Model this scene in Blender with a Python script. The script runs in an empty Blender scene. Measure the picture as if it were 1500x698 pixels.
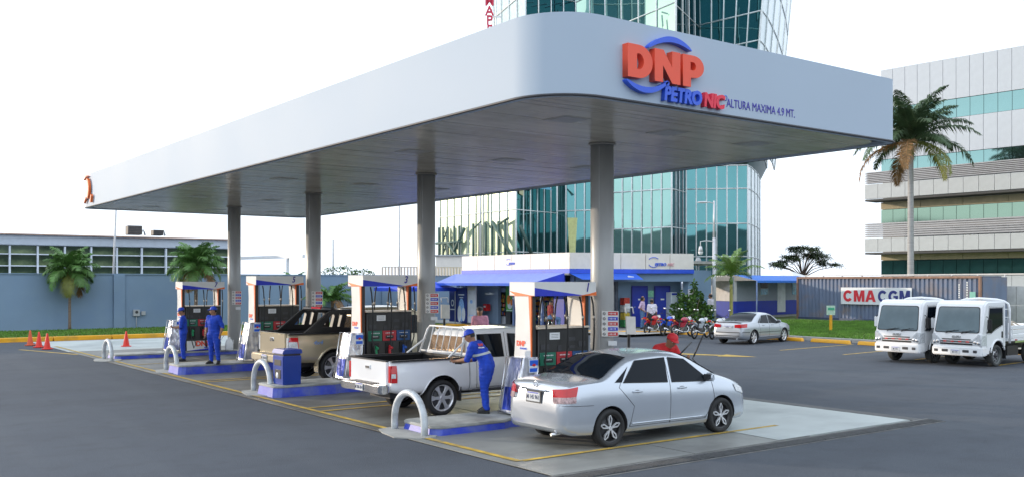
import bpy, bmesh, math, random
from mathutils import Vector, Matrix, noise
R = math.radians
random.seed(7)
C = bpy.context.scene.collection
scn = bpy.context.scene
# ---------------------------------------------------------------- camera
YAW = math.atan2(.597, .803)
cd = bpy.data.cameras.new('camera'); cam = bpy.data.objects.new('camera', cd); C.objects.link(cam)
cd.sensor_width = 36; cd.lens = 1412/1500*36; cd.shift_y = 63/1500; cd.clip_start = .2; cd.clip_end = 5000
cam.location = (0, 0, 2.6); cam.rotation_euler = (R(90), 0, -YAW)
scn.camera = cam
# ---------------------------------------------------------------- light
SUN_EL = R(10); TOSUN = Vector((-.56, .83, 0)).normalized()
w = bpy.data.worlds.new('World'); scn.world = w; w.use_nodes = True
nt = w.node_tree; nt.nodes.clear()
wo = nt.nodes.new('ShaderNodeOutputWorld'); bg = nt.nodes.new('ShaderNodeBackground')
sky = nt.nodes.new('ShaderNodeTexSky'); sky.sky_type = 'NISHITA'; sky.sun_disc = False
sky.sun_elevation = SUN_EL; sky.sun_rotation = math.atan2(TOSUN.x, TOSUN.y)
sky.air_density = 1.2; sky.dust_density = 4.0; sky.ozone_density = 1.5
bg.inputs['Strength'].default_value = .15
haz = nt.nodes.new('ShaderNodeMix'); haz.data_type = 'RGBA'; haz.inputs[0].default_value = .88
haz.inputs[7].default_value = (6.8, 7.6, 8.6, 1)          # thin bright cloud veil over the whole sky
nt.links.new(sky.outputs[0], haz.inputs[6]); nt.links.new(haz.outputs[2], bg.inputs[0]); nt.links.new(bg.outputs[0], wo.inputs[0])
ld = bpy.data.lights.new('sun', 'SUN'); ld.energy = 2.0; ld.angle = R(.5); ld.color = (1, .84, .66)
lo = bpy.data.objects.new('sun', ld); C.objects.link(lo)
dv = Vector((TOSUN.x*math.cos(SUN_EL), TOSUN.y*math.cos(SUN_EL), math.sin(SUN_EL)))
lo.rotation_euler = dv.to_track_quat('Z', 'Y').to_euler()
scn.view_settings.view_transform = 'Standard'; scn.view_settings.look = 'None'
scn.view_settings.exposure = .5; scn.view_settings.gamma = 1
scn.render.engine = 'CYCLES'; scn.cycles.max_bounces = 6

# ---------------------------------------------------------------- materials
MATS = {}
def mat(name, col, rough=.6, metal=0, var=.12, scale=3, bump=0, bscale=40, spec=.5, coat=0, stretch=None, dirt_or_reflection=None, dscale=.6, alpha=None):
    if name in MATS: return MATS[name]
    m = bpy.data.materials.new(name); m.use_nodes = True; MATS[name] = m
    n = m.node_tree; b = n.nodes['Principled BSDF']
    b.inputs['Roughness'].default_value = rough; b.inputs['Metallic'].default_value = metal
    b.inputs['Specular IOR Level'].default_value = spec; b.inputs['Coat Weight'].default_value = coat
    tc = n.nodes.new('ShaderNodeTexCoord'); mp = n.nodes.new('ShaderNodeMapping')
    if stretch: mp.inputs['Scale'].default_value = stretch
    n.links.new(tc.outputs['Object'], mp.inputs[0])
    no = n.nodes.new('ShaderNodeTexNoise'); no.inputs['Scale'].default_value = scale; no.inputs['Detail'].default_value = 5
    n.links.new(mp.outputs[0], no.inputs['Vector'])
    rmp = n.nodes.new('ShaderNodeMapRange'); rmp.inputs['From Min'].default_value = .3; rmp.inputs['From Max'].default_value = .7
    rmp.inputs['To Min'].default_value = 1-var; rmp.inputs['To Max'].default_value = 1+var
    n.links.new(no.outputs['Fac'], rmp.inputs['Value'])
    mx = n.nodes.new('ShaderNodeVectorMath'); mx.operation = 'SCALE'; mx.inputs[0].default_value = col[:3]
    n.links.new(rmp.outputs[0], mx.inputs['Scale'])
    out = mx.outputs[0]
    if dirt_or_reflection:  # patches of dirt; on window glass, painted reflections
        d = n.nodes.new('ShaderNodeTexNoise'); d.inputs['Scale'].default_value = dscale; d.inputs['Detail'].default_value = 8
        d.inputs['Roughness'].default_value = .65
        n.links.new(tc.outputs['Object'], d.inputs['Vector'])
        dr = n.nodes.new('ShaderNodeMapRange'); dr.inputs['From Min'].default_value = .48; dr.inputs['From Max'].default_value = .68
        dr.inputs['To Max'].default_value = .85
        n.links.new(d.outputs['Fac'], dr.inputs['Value'])
        mm = n.nodes.new('ShaderNodeMix'); mm.data_type = 'RGBA'; mm.inputs[7].default_value = (*dirt_or_reflection, 1)
        n.links.new(dr.outputs[0], mm.inputs[0]); n.links.new(out, mm.inputs[6]); out = mm.outputs[2]
    n.links.new(out, b.inputs['Base Color'])
    rr = n.nodes.new('ShaderNodeMapRange'); rr.inputs['To Min'].default_value = max(rough-.06, 0); rr.inputs['To Max'].default_value = min(rough+.06, 1)
    n.links.new(no.outputs['Fac'], rr.inputs['Value'])
    if rough > .1: n.links.new(rr.outputs[0], b.inputs['Roughness'])
    if bump:
        bn = n.nodes.new('ShaderNodeTexNoise'); bn.inputs['Scale'].default_value = bscale; bn.inputs['Detail'].default_value = 3
        n.links.new(mp.outputs[0], bn.inputs['Vector'])
        bp = n.nodes.new('ShaderNodeBump'); bp.inputs['Strength'].default_value = bump; bp.inputs['Distance'].default_value = .02
        n.links.new(bn.outputs['Fac'], bp.inputs['Height']); n.links.new(bp.outputs[0], b.inputs['Normal'])
    if alpha is not None: b.inputs['Alpha'].default_value = alpha
    return m
def emis(name, col, s):
    m = mat(name, col); b = m.node_tree.nodes['Principled BSDF']
    b.inputs['Emission Color'].default_value = (*col, 1); b.inputs['Emission Strength'].default_value = s; return m

asphalt = mat('asphalt', (.074,.085,.104), .85, var=.14, scale=28, bump=.6, bscale=55, dirt_or_reflection=(.094,.106,.123), dscale=.14, spec=.3)
concrete = mat('concrete', (.165,.165,.15), .48, var=.16, scale=.8, bump=.12, bscale=18, dirt_or_reflection=(.075,.073,.068), dscale=.5)
def tracks(m,amt,scl,col):                         # long faint tyre polish and seepage streaks
    n=m.node_tree; b=n.nodes['Principled BSDF']; src=b.inputs['Base Color'].links[0].from_socket
    tc=n.nodes.new('ShaderNodeTexCoord'); mp=n.nodes.new('ShaderNodeMapping'); mp.inputs['Scale'].default_value=scl; mp.inputs['Rotation'].default_value=(0,0,.12)
    no=n.nodes.new('ShaderNodeTexNoise'); no.inputs['Scale'].default_value=1; no.inputs['Detail'].default_value=7; no.inputs['Roughness'].default_value=.6
    r_=n.nodes.new('ShaderNodeMapRange'); r_.inputs['From Min'].default_value=.5; r_.inputs['From Max'].default_value=.72; r_.inputs['To Max'].default_value=amt
    mx=n.nodes.new('ShaderNodeMix'); mx.data_type='RGBA'; mx.inputs[7].default_value=(*col,1)
    n.links.new(tc.outputs['Object'],mp.inputs[0]); n.links.new(mp.outputs[0],no.inputs['Vector']); n.links.new(no.outputs['Fac'],r_.inputs['Value']); n.links.new(r_.outputs[0],mx.inputs[0]); n.links.new(src,mx.inputs[6]); n.links.new(mx.outputs[2],b.inputs['Base Color'])
tracks(asphalt,.5,(.05,.55,1),(.052,.059,.072)); tracks(asphalt,.45,(.9,.06,1),(.10,.11,.125)); tracks(asphalt,.5,(1.7,1.9,1),(.055,.06,.072))
tracks(concrete,.75,(.12,.9,1),(.07,.066,.06)); tracks(concrete,.6,(1.1,1.3,1),(.06,.055,.05))
concrete_pale = mat('pale concrete', (.46,.50,.49), .6, var=.10, scale=.9, bump=.1, bscale=18, dirt_or_reflection=(.30,.33,.33), dscale=.3)
concrete_mid = mat('mid grey concrete', (.25,.255,.24), .5, var=.14, scale=.8, bump=.12, bscale=18, dirt_or_reflection=(.15,.15,.14), dscale=.5); tracks(concrete_mid,.5,(.12,.9,1),(.11,.107,.10))  # lighter grey for the front row of slabs
kerb_blue = mat('blue kerb paint', (.03,.06,.50), .45, var=.2, scale=2.5, dirt_or_reflection=(.13,.17,.40), dscale=1.7, bump=.1)
kerb_yellow = mat('yellow kerb paint', (.80,.38,.008), .5, var=.12, scale=2, dirt_or_reflection=(.5,.28,.04), dscale=1.5)
line_yellow = mat('worn yellow line', (.50,.33,.05), .7, var=.3, scale=5, dirt_or_reflection=(.22,.19,.13), dscale=2.6)
grey_kerb = mat('grey kerb', (.36,.36,.34), .8, var=.15)
drain_m = mat('drain grate', (.06,.062,.065), .6, var=.3, scale=5, bump=.3)
soilm = mat('turf soil', (.10,.16,.035), .95, var=.35, scale=1.2, dirt_or_reflection=(.20,.16,.06), dscale=.25)
grassm = mat('grass blades', (.11,.24,.03), .8, var=.35, scale=1.5)
white = mat('white paint', (.78,.79,.80), .4, var=.03)
fascia_m = mat('brushed white panel', (.455,.535,.625), .6, var=.02, scale=.5, metal=0, spec=.25)
soffit_m = mat('soffit strip', (.56,.515,.44), .2, var=.14, scale=1.6, stretch=(.3,3,1), metal=.05, dirt_or_reflection=(.37,.34,.285), dscale=.7, spec=.3, bump=.12, bscale=2.2)
steel = mat('column steel', (.46,.46,.45), .38, metal=.12, var=.1, scale=3, stretch=(1,1,.1))
black = mat('black plastic', (.02,.02,.022), .4, var=.2)
dark = mat('dark grey', (.05,.05,.055), .5)
rubber = mat('tyre rubber', (.022,.022,.023), .8, var=.2, bump=.1)
alloy = mat('alloy wheel', (.80,.80,.82), .3, metal=.6, var=.04)
chrome = mat('chrome', (.75,.75,.76), .15, metal=1, var=.03)
glass_dark = mat('tinted car glass', (.004,.008,.014), .03, var=0, spec=.16)
glass_ws = mat('truck windscreen glass', (.16,.21,.23), .08, var=.15, scale=2, spec=.8)
red = mat('red', (.62,.02,.02), .4); blue = mat('sign blue', (.02,.04,.55), .4); orange = mat('orange', (.85,.17,.03), .45)
lamp_red = mat('red lamp lens', (.55,.01,.015), .12, coat=.6, var=.1, scale=20); lamp_clear = mat('clear lamp lens', (.6,.62,.64), .1, coat=.6, var=.25, scale=30)
green = mat('green', (.02,.20,.08), .4)
wall_blue = mat('blue grey wall', (.21,.30,.42), .8, var=.06, scale=.6, bump=.15, bscale=30, dirt_or_reflection=(.19,.28,.42), dscale=.4)
store_blue = mat('store wall blue grey', (.19,.29,.42), .75, var=.07, scale=.8, bump=.1)
deep_blue = mat('deep blue paint', (.012,.035,.38), .45, var=.1)
awning_blue = mat('blue awning cloth', (.02,.11,.60), .7, var=.1, scale=2)
cream = mat('cream panel', (.78,.73,.67), .5, var=.05)
terra = mat('rust', (.30,.13,.08), .8, var=.3)

# ---------------------------------------------------------------- builders
class MB:
    def __init__(s, M=None): s.v=[]; s.f=[]; s.mi=[]; s.sm=[]; s.M=M or Matrix(); s.cur=0
    def add(s, vs, fs, smooth=False):
        o=len(s.v); s.v += [s.M@Vector(v) for v in vs]
        for f in fs: s.f.append([i+o for i in f]); s.mi.append(s.cur); s.sm.append(smooth)
        return s
    def box(s, c, d, rz=0, ry=0, rx=0, taper=(1,1)):
        hx,hy,hz=d[0]/2,d[1]/2,d[2]/2; m=Matrix.Translation(c)@Matrix.Rotation(rz,4,'Z')@Matrix.Rotation(ry,4,'Y')@Matrix.Rotation(rx,4,'X')
        vs=[m@Vector((x*hx*(taper[0] if z>0 else 1),y*hy*(taper[1] if z>0 else 1),z*hz)) for z in(-1,1) for y in(-1,1) for x in(-1,1)]
        return s.add(vs,[(0,2,3,1),(4,5,7,6),(0,1,5,4),(2,6,7,3),(0,4,6,2),(1,3,7,5)])
    def cyl(s, a, b, r, r2=None, n=12, caps=True):
        a=Vector(a); b=Vector(b); r2=r if r2 is None else r2; d=(b-a).normalized()
        q=d.to_track_quat('Z','Y').to_matrix(); X=q.col[0]; Y=q.col[1]
        vs=[a+(X*math.cos(t)+Y*math.sin(t))*r for t in [2*math.pi*i/n for i in range(n)]]+[b+(X*math.cos(t)+Y*math.sin(t))*r2 for t in [2*math.pi*i/n for i in range(n)]]
        s.add(vs,[(i,(i+1)%n,n+(i+1)%n,n+i) for i in range(n)],True)
        if caps: s.add(vs[:n],[tuple(range(n))[::-1]]); s.add(vs[n:],[tuple(range(n))])
        return s
    def tube(s, pts, r, n=8, close=False):
        pts=[Vector(p) for p in pts]; rings=[]; up=None
        rr = r if hasattr(r,'__len__') else [r]*len(pts)
        for i,p in enumerate(pts):
            a=pts[i-1] if i>0 or close else pts[0]; b=pts[(i+1)%len(pts)] if i<len(pts)-1 or close else pts[-1]
            d=(b-a).normalized()
            if up is None: up=Vector((0,0,1)) if abs(d.z)<.9 else Vector((1,0,0))
            x=d.cross(up).normalized(); y=x.cross(d).normalized(); up=y
            rings.append([p+(x*math.cos(t)+y*math.sin(t))*rr[i] for t in [2*math.pi*k/n for k in range(n)]])
        vs=[v for q in rings for v in q]; m=len(rings); fs=[]
        for i in range(m if close else m-1):
            j=(i+1)%m
            for k in range(n): fs.append((i*n+k,i*n+(k+1)%n,j*n+(k+1)%n,j*n+k))
        s.add(vs,fs,True)
        if not close: s.add(rings[0],[tuple(range(n))]); s.add(rings[-1],[tuple(range(n))[::-1]])
        return s
    def lathe(s, prof, c=(0,0,0), axis='Z', n=24):
        m=Matrix.Translation(c)
        if axis=='Y': m=m@Matrix.Rotation(R(90),4,'X')
        if axis=='X': m=m@Matrix.Rotation(R(90),4,'Y')
        vs=[m@Vector((r*math.cos(t),r*math.sin(t),z)) for r,z in prof for t in [2*math.pi*i/n for i in range(n)]]
        fs=[(j*n+i,j*n+(i+1)%n,(j+1)*n+(i+1)%n,(j+1)*n+i) for j in range(len(prof)-1) for i in range(n)]
        return s.add(vs,fs,True)
    def prism(s, poly, z0, z1, plane='XY'):
        n=len(poly)
        f={'XY':lambda a,b,c:(a,b,c),'XZ':lambda a,b,c:(a,c,b),'YZ':lambda a,b,c:(c,a,b)}[plane]
        vs=[f(a,b,z0) for a,b in poly]+[f(a,b,z1) for a,b in poly]
        return s.add(vs,[tuple(range(n))[::-1],tuple(range(n,2*n))]+[(i,(i+1)%n,n+(i+1)%n,n+i) for i in range(n)])
    def quad(s,a,b,c,d): return s.add([a,b,c,d],[(0,1,2,3)])
    def sphere(s,c,r,n=12,m=8,sc=(1,1,1)):
        vs=[];fs=[]
        for j in range(m+1):
            ph=math.pi*j/m
            for i in range(n):
                t=2*math.pi*i/n; vs.append((c[0]+r*sc[0]*math.sin(ph)*math.cos(t),c[1]+r*sc[1]*math.sin(ph)*math.sin(t),c[2]+r*sc[2]*math.cos(ph)))
        for j in range(m):
            for i in range(n): fs.append((j*n+i,(j+1)*n+i,(j+1)*n+(i+1)%n,j*n+(i+1)%n))
        return s.add(vs,fs,True)
    def mesh(s,name,mats,bevel=0,fixn=True,seg=2):
        me=bpy.data.meshes.new(name); me.from_pydata([tuple(v) for v in s.v],[],s.f)
        for m in (mats if isinstance(mats,(list,tuple)) else [mats]): me.materials.append(m)
        for p,i,q in zip(me.polygons,s.mi,s.sm): p.material_index=i; p.use_smooth=q
        if bevel or fixn:
            bm=bmesh.new(); bm.from_mesh(me)
            bmesh.ops.remove_doubles(bm,verts=bm.verts,dist=1e-5)
            if fixn: bmesh.ops.recalc_face_normals(bm,faces=bm.faces)
            if bevel:
                es=[e for e in bm.edges if len(e.link_faces)==2 and e.calc_face_angle(0)>.5]
                bmesh.ops.bevel(bm,geom=es,offset=bevel,segments=seg,affect='EDGES',clamp_overlap=True)
                for f in bm.faces: f.smooth=True
            bm.to_mesh(me); bm.free()
            if bevel: me.set_sharp_from_angle(angle=R(42))
        return me
    def build(s,name,mats,parent=None,bevel=0,fixn=True,label=None,seg=2):
        return link(name,s.mesh(name,mats,bevel,fixn,seg),parent,label)
def link(name,me,parent=None,label=None,M=None):
    o=bpy.data.objects.new(name,me); C.objects.link(o)
    if parent: o.parent=parent
    if M is not None: o.matrix_local=M
    if label: o['label']=label
    return o
def thing(name,label,cat,loc=(0,0,0),rz=0,group=None,scale=1):
    o=bpy.data.objects.new(name,None); C.objects.link(o); o.location=loc; o.rotation_euler=(0,0,rz); o.scale=(scale,)*3
    o['label']=label; o['category']=cat
    if group: o['group']=group
    return o
def tag(o,label,cat,group=None):
    o['label']=label; o['category']=cat
    if group: o['group']=group
    return o
def struct(o,kind='structure'): o['kind']=kind; return o
def dup(o,parent=None,loc=None,rz=None,label=None,group=None):
    c=o.copy(); C.objects.link(c); c.parent=parent
    if loc is not None: c.location=loc
    if rz is not None: c.rotation_euler=(0,0,rz)
    if label: c['label']=label
    if group: c['group']=group
    for ch in list(o.children): dup(ch,c)
    return c
def realize(o):                                  # evaluate modifiers into the mesh
    dg=bpy.context.evaluated_depsgraph_get(); dg.update()
    me=bpy.data.meshes.new_from_object(o.evaluated_get(dg)); old=o.data; o.modifiers.clear(); o.data=me; return o
def cut(o,cutters,smooth=True):
    for k in cutters:
        c=bpy.data.objects.new('cutter',k.mesh('cutter',dark)); C.objects.link(c); c.parent=o.parent; c.matrix_basis=o.matrix_basis.copy()
        m=o.modifiers.new('b','BOOLEAN'); m.operation='DIFFERENCE'; m.object=c; m.solver='EXACT'; m.material_mode='TRANSFER'
    bpy.context.view_layer.update(); cs=[m.object for m in o.modifiers]; realize(o)
    for c in cs: bpy.data.objects.remove(c)
    o.data.set_sharp_from_angle(angle=R(35)); return o
def text(name,s,size,mt,parent,M,extrude=.004,bold=0,sx=1,shear=0,align='CENTER',label=None,space=1):
    cu=bpy.data.curves.new(name,'FONT'); cu.body=s; cu.size=size; cu.extrude=extrude; cu.offset=bold; cu.shear=shear
    cu.align_x=align; cu.align_y='CENTER'; cu.space_character=space; cu.resolution_u=3
    t=bpy.data.objects.new(name,cu); C.objects.link(t); dg=bpy.context.evaluated_depsgraph_get(); dg.update()
    me=bpy.data.meshes.new_from_object(t.evaluated_get(dg)); bpy.data.objects.remove(t)
    me.transform(Matrix.Diagonal((sx,1,1,1))); me.materials.clear(); me.materials.append(mt)
    return link(name,me,parent,label,M)
def face_m(pos,normal,up=(0,0,1)):               # local text frame: +Z out of the wall, +Y up
    n=Vector(normal).normalized(); u=Vector(up); x=u.cross(n).normalized(); y=n.cross(x)
    m=Matrix((x,y,n)).transposed().to_4x4(); m.translation=pos; return m
def P(b,d,h=0):                                  # point from image pixels: tangent b off the view axis, distance d along it
    x=b*d; return Vector((.803*x+.597*d,-.597*x+.803*d,h))
def Q(px,d,h=0): return P((px-750)/1412,d,h)
def strip(name,pts,wd,z0,mt,kind='structure'):
    mb=MB()
    for a,b in zip(pts[:-1],pts[1:]):
        a=Vector(a);b=Vector(b);d=(b-a).normalized();n=Vector((-d.y,d.x))*wd/2
        mb.add([(*(a-n),z0),(*(b-n),z0),(*(b+n),z0),(*(a+n),z0)],[(0,1,2,3)])
    o=mb.build(name,mt); struct(o,kind); return o
def poly(name,pts,z,mt,kind='structure'):
    mb=MB(); mb.add([(x,y,z) for x,y in pts],[tuple(range(len(pts)))]); o=mb.build(name,mt,fixn=False)
    me=o.data
    if me.polygons[0].normal.z<0: me.flip_normals()
    return struct(o,kind)

# ---------------------------------------------------------------- ground
mb=MB(); N=24; S=1500
for i in range(N):
    for j in range(N):
        x0=-S+2*S*i/N;x1=-S+2*S*(i+1)/N;y0=-S+2*S*j/N;y1=-S+2*S*(j+1)/N
        mb.add([(x0,y0,0),(x1,y0,0),(x1,y1,0),(x0,y1,0)],[(0,1,2,3)])
struct(mb.build('ground',asphalt))
# forecourt apron: cast slabs with open joints
slabs=thing('forecourt_apron','grey concrete forecourt slab grid under the station canopy','pavement'); 
del slabs['label'],slabs['category']; slabs['kind']='structure'
xs=[8.12,10.9,13.7,16.75]; ys=[10.02,14.3,18.3,20.95,24.9,27.6,31.2,34.3,38.5,42,45.6]
for i in range(3):
    for j in range(len(ys)-1):
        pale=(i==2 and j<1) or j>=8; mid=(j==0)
        mb=MB(); x0,x1,y0,y1=xs[i]+.012,xs[i+1]-.012,ys[j]+.012,ys[j+1]-.012
        mb.box(((x0+x1)/2,(y0+y1)/2,-.02+.0005*((i+j)%3)),(x1-x0,y1-y0,.06)); mb.build('slab',concrete_pale if pale else (concrete_mid if mid else concrete),slabs)
mb=MB(); mb.box((12.43,27.8,-.03),(8.66,35.6,.06)); mb.build('joint_bed',drain_m,slabs)
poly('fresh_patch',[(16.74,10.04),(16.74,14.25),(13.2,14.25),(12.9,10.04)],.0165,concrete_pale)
# drains round the apron
mb=MB()
dr=thing('drain_channel','x','x'); del dr['label'],dr['category']; dr['kind']='structure'
for k in range(30):
    mb=MB(); mb.box((8.2+.3*k+.15,9.78,.004),(.285,.26,.02)); 
    for q in range(4): mb.box((8.2+.3*k+.05+.07*q,9.78,.016),(.03,.22,.006))
    mb.build('drain_grate',drain_m,dr)
mb=MB(); mb.box((12.6,9.95,.004),(9.2,.05,.024)); mb.box((12.6,9.60,.002),(9.2,.03,.014)); mb.box((16.83,27.5,.004),(.05,35,.022)); mb.build('drain_kerb',mat('drain edge',(.17,.17,.165),.8,var=.3,scale=3,dirt_or_reflection=(.08,.085,.09),dscale=1.3),dr)
mb=MB(); mb.box((17.0,27.3,.002),(.26,35,.016)); mb.build('drain_strip',drain_m,dr)
# lines
strip('yellow_line',[(8.38,11.1),(8.38,42)],.11,.0195,line_yellow)
for y in (11.1,17.75,18.35,24.7,25.1,31.2):
    strip('yellow_line',[(8.44,y),(16.0 if y>12 else 14.2,y)],.10,.0195,line_yellow)
for a in ((9.0,13.0),(9,19.6)): pass
poly('painted_arrow',[(25.3,24.9),(25.2,24.5),(26.1,22.9),(25.8,22.7),(26.7,21.7),(26.75,23.1),(26.45,23.0),(25.7,24.9)],.006,line_yellow)
for k in range(5):
    y=27.5-k*2.75+.2
    strip('parking_line',[(30.0,y-4.4),(35.3,y-4.0)],.12,.006,line_yellow)
strip('parking_line',[(6.9,40.9),(8.1,36.9)],.16,.006,line_yellow)
# kerbs
def kerb(name,pts,wd,h,mt,seg=2.5,gap=.03,lbl=None):
    root=bpy.data.objects.new(name,None); C.objects.link(root); root['kind']='structure'
    for a,b in zip(pts[:-1],pts[1:]):
        a=Vector(a);b=Vector(b);L=(b-a).length;n=max(1,round(L/seg));d=(b-a)/L;ang=math.atan2(d.y,d.x)
        for i in range(n):
            c=a+d*(L*(i+.5)/n); m=MB(); m.box((c.x,c.y,h/2-.02),(L/n-gap,wd,h+.04),rz=ang,taper=(1,.85)); m.build('kerb_stone',mt,root,bevel=.02,seg=1)
    return root
kerb('yellow_kerb',[(-30,46.9),(14,46.1),(30.8,46.0)],.32,.19,kerb_yellow)
kerb('yellow_kerb',[(30.9,48),(30.9,38),(33.2,35.5),(36.0,32.2)],.28,.15,kerb_yellow)
kerb('grey_kerb',[(36.25,32),(36.25,4)],.2,.17,grey_kerb)
for k in range(9):
    m=MB(); m.box((0,0,.07),(.24,1.95,.16),taper=(.7,.96)); o=m.build('wheel_stop',kerb_yellow,bevel=.02,seg=1)
    o.location=(35.4-.04*k+random.uniform(-.05,.05),27.2-k*2.35,0); o.rotation_euler=(0,0,random.uniform(-.05,.05))
    side=['at the far end behind the parked silver sedan','just in front of the silver sedan bonnet','beside the green notice on its yellow post','left of the parked white trucks','behind the left white truck','behind the left white truck cab','behind the right white truck','under the right truck bed','at the near end beyond the right truck'][k]
    tag(o,'yellow painted concrete wheel stop '+side,'wheel stop','yellow wheel stops along the right kerb')
# verges
def verge(name,x0,x1,y0,y1,zf,nx,ny):
    mb=MB(); vs=[];fs=[]
    for i in range(nx+1):
        for j in range(ny+1):
            x=x0+(x1-x0)*i/nx;y=y0+(y1-y0)*j/ny; vs.append((x,y,zf(x,y)+.03*noise.noise((x*.7,y*.7,0))))
    for i in range(nx):
        for j in range(ny): a=i*(ny+1)+j; fs.append((a,a+ny+1,a+ny+2,a+1))
    mb.add(vs,fs,True); struct(mb.build(name,soilm)); return zf
zl=verge('grass_verge',-40,30.6,46.3,53.3,lambda x,y:.15,60,8)
zr=verge('grass_verge',36.35,75,-6,46,lambda x,y:.13+.18*min(1,max(0,(x-38)/9)),40,50)
pv=verge('store_pavement',31.1,62,33,60,lambda x,y:.12,10,10)
bpy.data.objects['store_pavement'].data.materials[0]=grey_kerb
def grass(name,n,regs,zf,hh):
    mb=MB()
    for k in range(n):
        x0,x1,y0,y1=random.choice(regs); x=random.uniform(x0,x1); y=random.uniform(y0,y1); z=zf(x,y)-.01
        for q in range(3):
            a=random.uniform(0,6.28);h=hh*random.uniform(.5,1.2);dx=math.cos(a)*.05;dy=math.sin(a)*.05;l=random.uniform(-.06,.06)
            mb.add([(x-dx*.4,y-dy*.4,z),(x+dx*.4,y+dy*.4,z),(x+l,y+l,z+h)],[(0,1,2)])
    struct(mb.build(name,grassm,fixn=False),'stuff')
grass('grass',16000,[(-4,30,46.4,53)],zl,.09)
grass('grass',30000,[(36.5,50,20,33),(36.5,48,26,36)],zr,.11)
# hills far behind the camera (they show in the glass of the tower) 
hm=mat('hill forest',(.055,.08,.085),.95,var=.3,scale=.02)
mb=MB(); n=90; vs=[];fs=[]
for i in range(n+1):
    a=R(110)+R(250)*i/n
    for j,(r,hh) in enumerate(((420,0),(500,.55),(620,1),(900,0))):
        H_=(40+22*noise.noise((i*.23,3.1,0))+9*noise.noise((i*.7,1,0))+3*noise.noise((i*2.1,5,0)))*hh
        vs.append((r*math.cos(a),r*math.sin(a),H_-.5))
for i in range(n):
    for j in range(3): fs.append((i*4+j,i*4+j+1,i*4+j+5,i*4+j+4))
mb.add(vs,fs); struct(mb.build('hills',hm))
# ================================================================ canopy
def rrect(x0,x1,y0,y1,r,n=10):
    out=[]; d_=.95-r; q=.34-d_
    for cx,cy,a0,r in ((x1-q,y1-q,0,q),(x0+q,y1-q,90,q),(x0+r,y0+r,180,r),(x1-q,y0+q,270,q)):
        for i in range(n+1):
            a=R(a0+90*i/n); out.append((cx+r*math.cos(a),cy+r*math.sin(a)))
    return out
CX0,CX1,CY0,CY1,CZ=8.63,17.38,10.63,38.4,5.33
cn=thing('station_canopy','huge white flat canopy with rounded corners standing on four round grey columns','canopy',(12.86,24.5,0))
cl=Matrix.Translation((-12.86,-24.5,0))
ro=rrect(CX0,CX1,CY0,CY1,.95,16); ri=rrect(CX0+.12,CX1-.12,CY0+.12,CY1-.12,.85,16)
mb=MB(cl); n=len(ro)
vs=[(x,y,CZ-.02) for x,y in ro]+[(x,y,CZ+1.2) for x,y in ro]+[(x,y,CZ+1.2) for x,y in ri]+[(x,y,CZ-.02) for x,y in ri]
fs=[]
for k in range(4):
    for i in range(n): fs.append((k*n+i,k*n+(i+1)%n,((k+1)%4)*n+(i+1)%n,((k+1)%4)*n+i))
mb.add(vs,fs); o=mb.build('fascia',fascia_m,cn)
for p_ in o.data.polygons: p_.use_smooth=True
o.data.set_sharp_from_angle(angle=R(30))
mb=MB(cl)
ed=rrect(CX0-.012,CX1+.012,CY0-.012,CY1+.012,.96,16); 
mb.tube([(x,y,CZ-.01) for x,y in ed],.022,6,True); mb.build('fascia_edge_trim',terra and dark,cn)
mb=MB(cl); mb.prism(ri,CZ+.9,CZ+.95); mb.build('roof_deck',dark,cn)
# soffit strips run across the short side
def xr(y,inset=.12):
    r=.85; a0,a1=CX0+inset,CX1-inset
    d=max(0,(CY0+inset+r)-y,y-(CY1-inset-r)); d=min(d,r); s=r-math.sqrt(max(0,r*r-d*d)); return a0+s,a1-s
nb=112; ww=(CY1-CY0-.24)/nb
for k in range(nb):
    y0=CY0+.12+k*ww+.003; y1=y0+ww-.006
    a0,a1=xr(y0); b0,b1=xr(y1); z=CZ+random.uniform(0,.003); tl=random.uniform(-.002,.002)
    mb=MB(cl); mb.add([(a0,y0,z),(a1,y0,z),(b1,y1,z+tl),(b0,y1,z+tl),(a0,y0,z+.03),(a1,y0,z+.03),(b1,y1,z+.03),(b0,y1,z+.03)],
        [(0,1,2,3),(7,6,5,4),(0,4,5,1),(2,6,7,3)]); mb.build('soffit_strip',soffit_m,cn)
mb=MB(cl); mb.prism(ri,CZ+.05,CZ+.07); mb.build('soffit_backing',dark,cn)
lt=mat('dead lamp diffuser',(.33,.33,.32),.3,var=.15); lf=mat('lamp frame',(.36,.34,.31),.3,metal=.2)
for y in (12.5,17.5,24.3,31.0,36.2):
    for x in (10.45,12.86,15.25):
        r_=MB(cl).box((x,y,CZ+.006),(.60,.60,.02)).build('ceiling_light_frame',lf,cn,bevel=.006,seg=1)
        MB(cl).box((x,y,CZ-.003),(.46,.46,.012)).build('diffuser',lt,r_,bevel=.01,seg=1)
for y in (14.3,20.95,27.6,34.3):
    mb=MB(cl); mb.cyl((12.86,y,-.02),(12.86,y,CZ+.02),.23,n=40)
    c_=mb.build('column',steel,cn)
    for q in range(20):
        a=2*math.pi*q/20; mb=None
    mb=MB(cl)
    for q in range(4):
        a=2*math.pi*q/4+.6; mb.box((12.86+.2295*math.cos(a),y+.2295*math.sin(a),2.7),(.003,.012,5.1),rz=a)
    mb.build('column_joint',steel,c_)['kind']='stuff'
    MB(cl).lathe([(.235,0),(.27,.0),(.27,.03),(.235,.03)],(12.86,y,CZ-.035),n=32).build('column_collar',lf,c_)
GL={'M':([(0,0),(.25,0),(.25,.58),(.40,0),(.60,0),(.75,.58),(.75,0),(1,0),(1,1),(.68,1),(.5,.40),(.32,1),(0,1)],[]),
'A':([(0,0),(.27,0),(.33,.19),(.67,.19),(.73,0),(1,0),(.67,1),(.33,1)],[[(.40,.38),(.60,.38),(.5,.74)]])}
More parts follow.
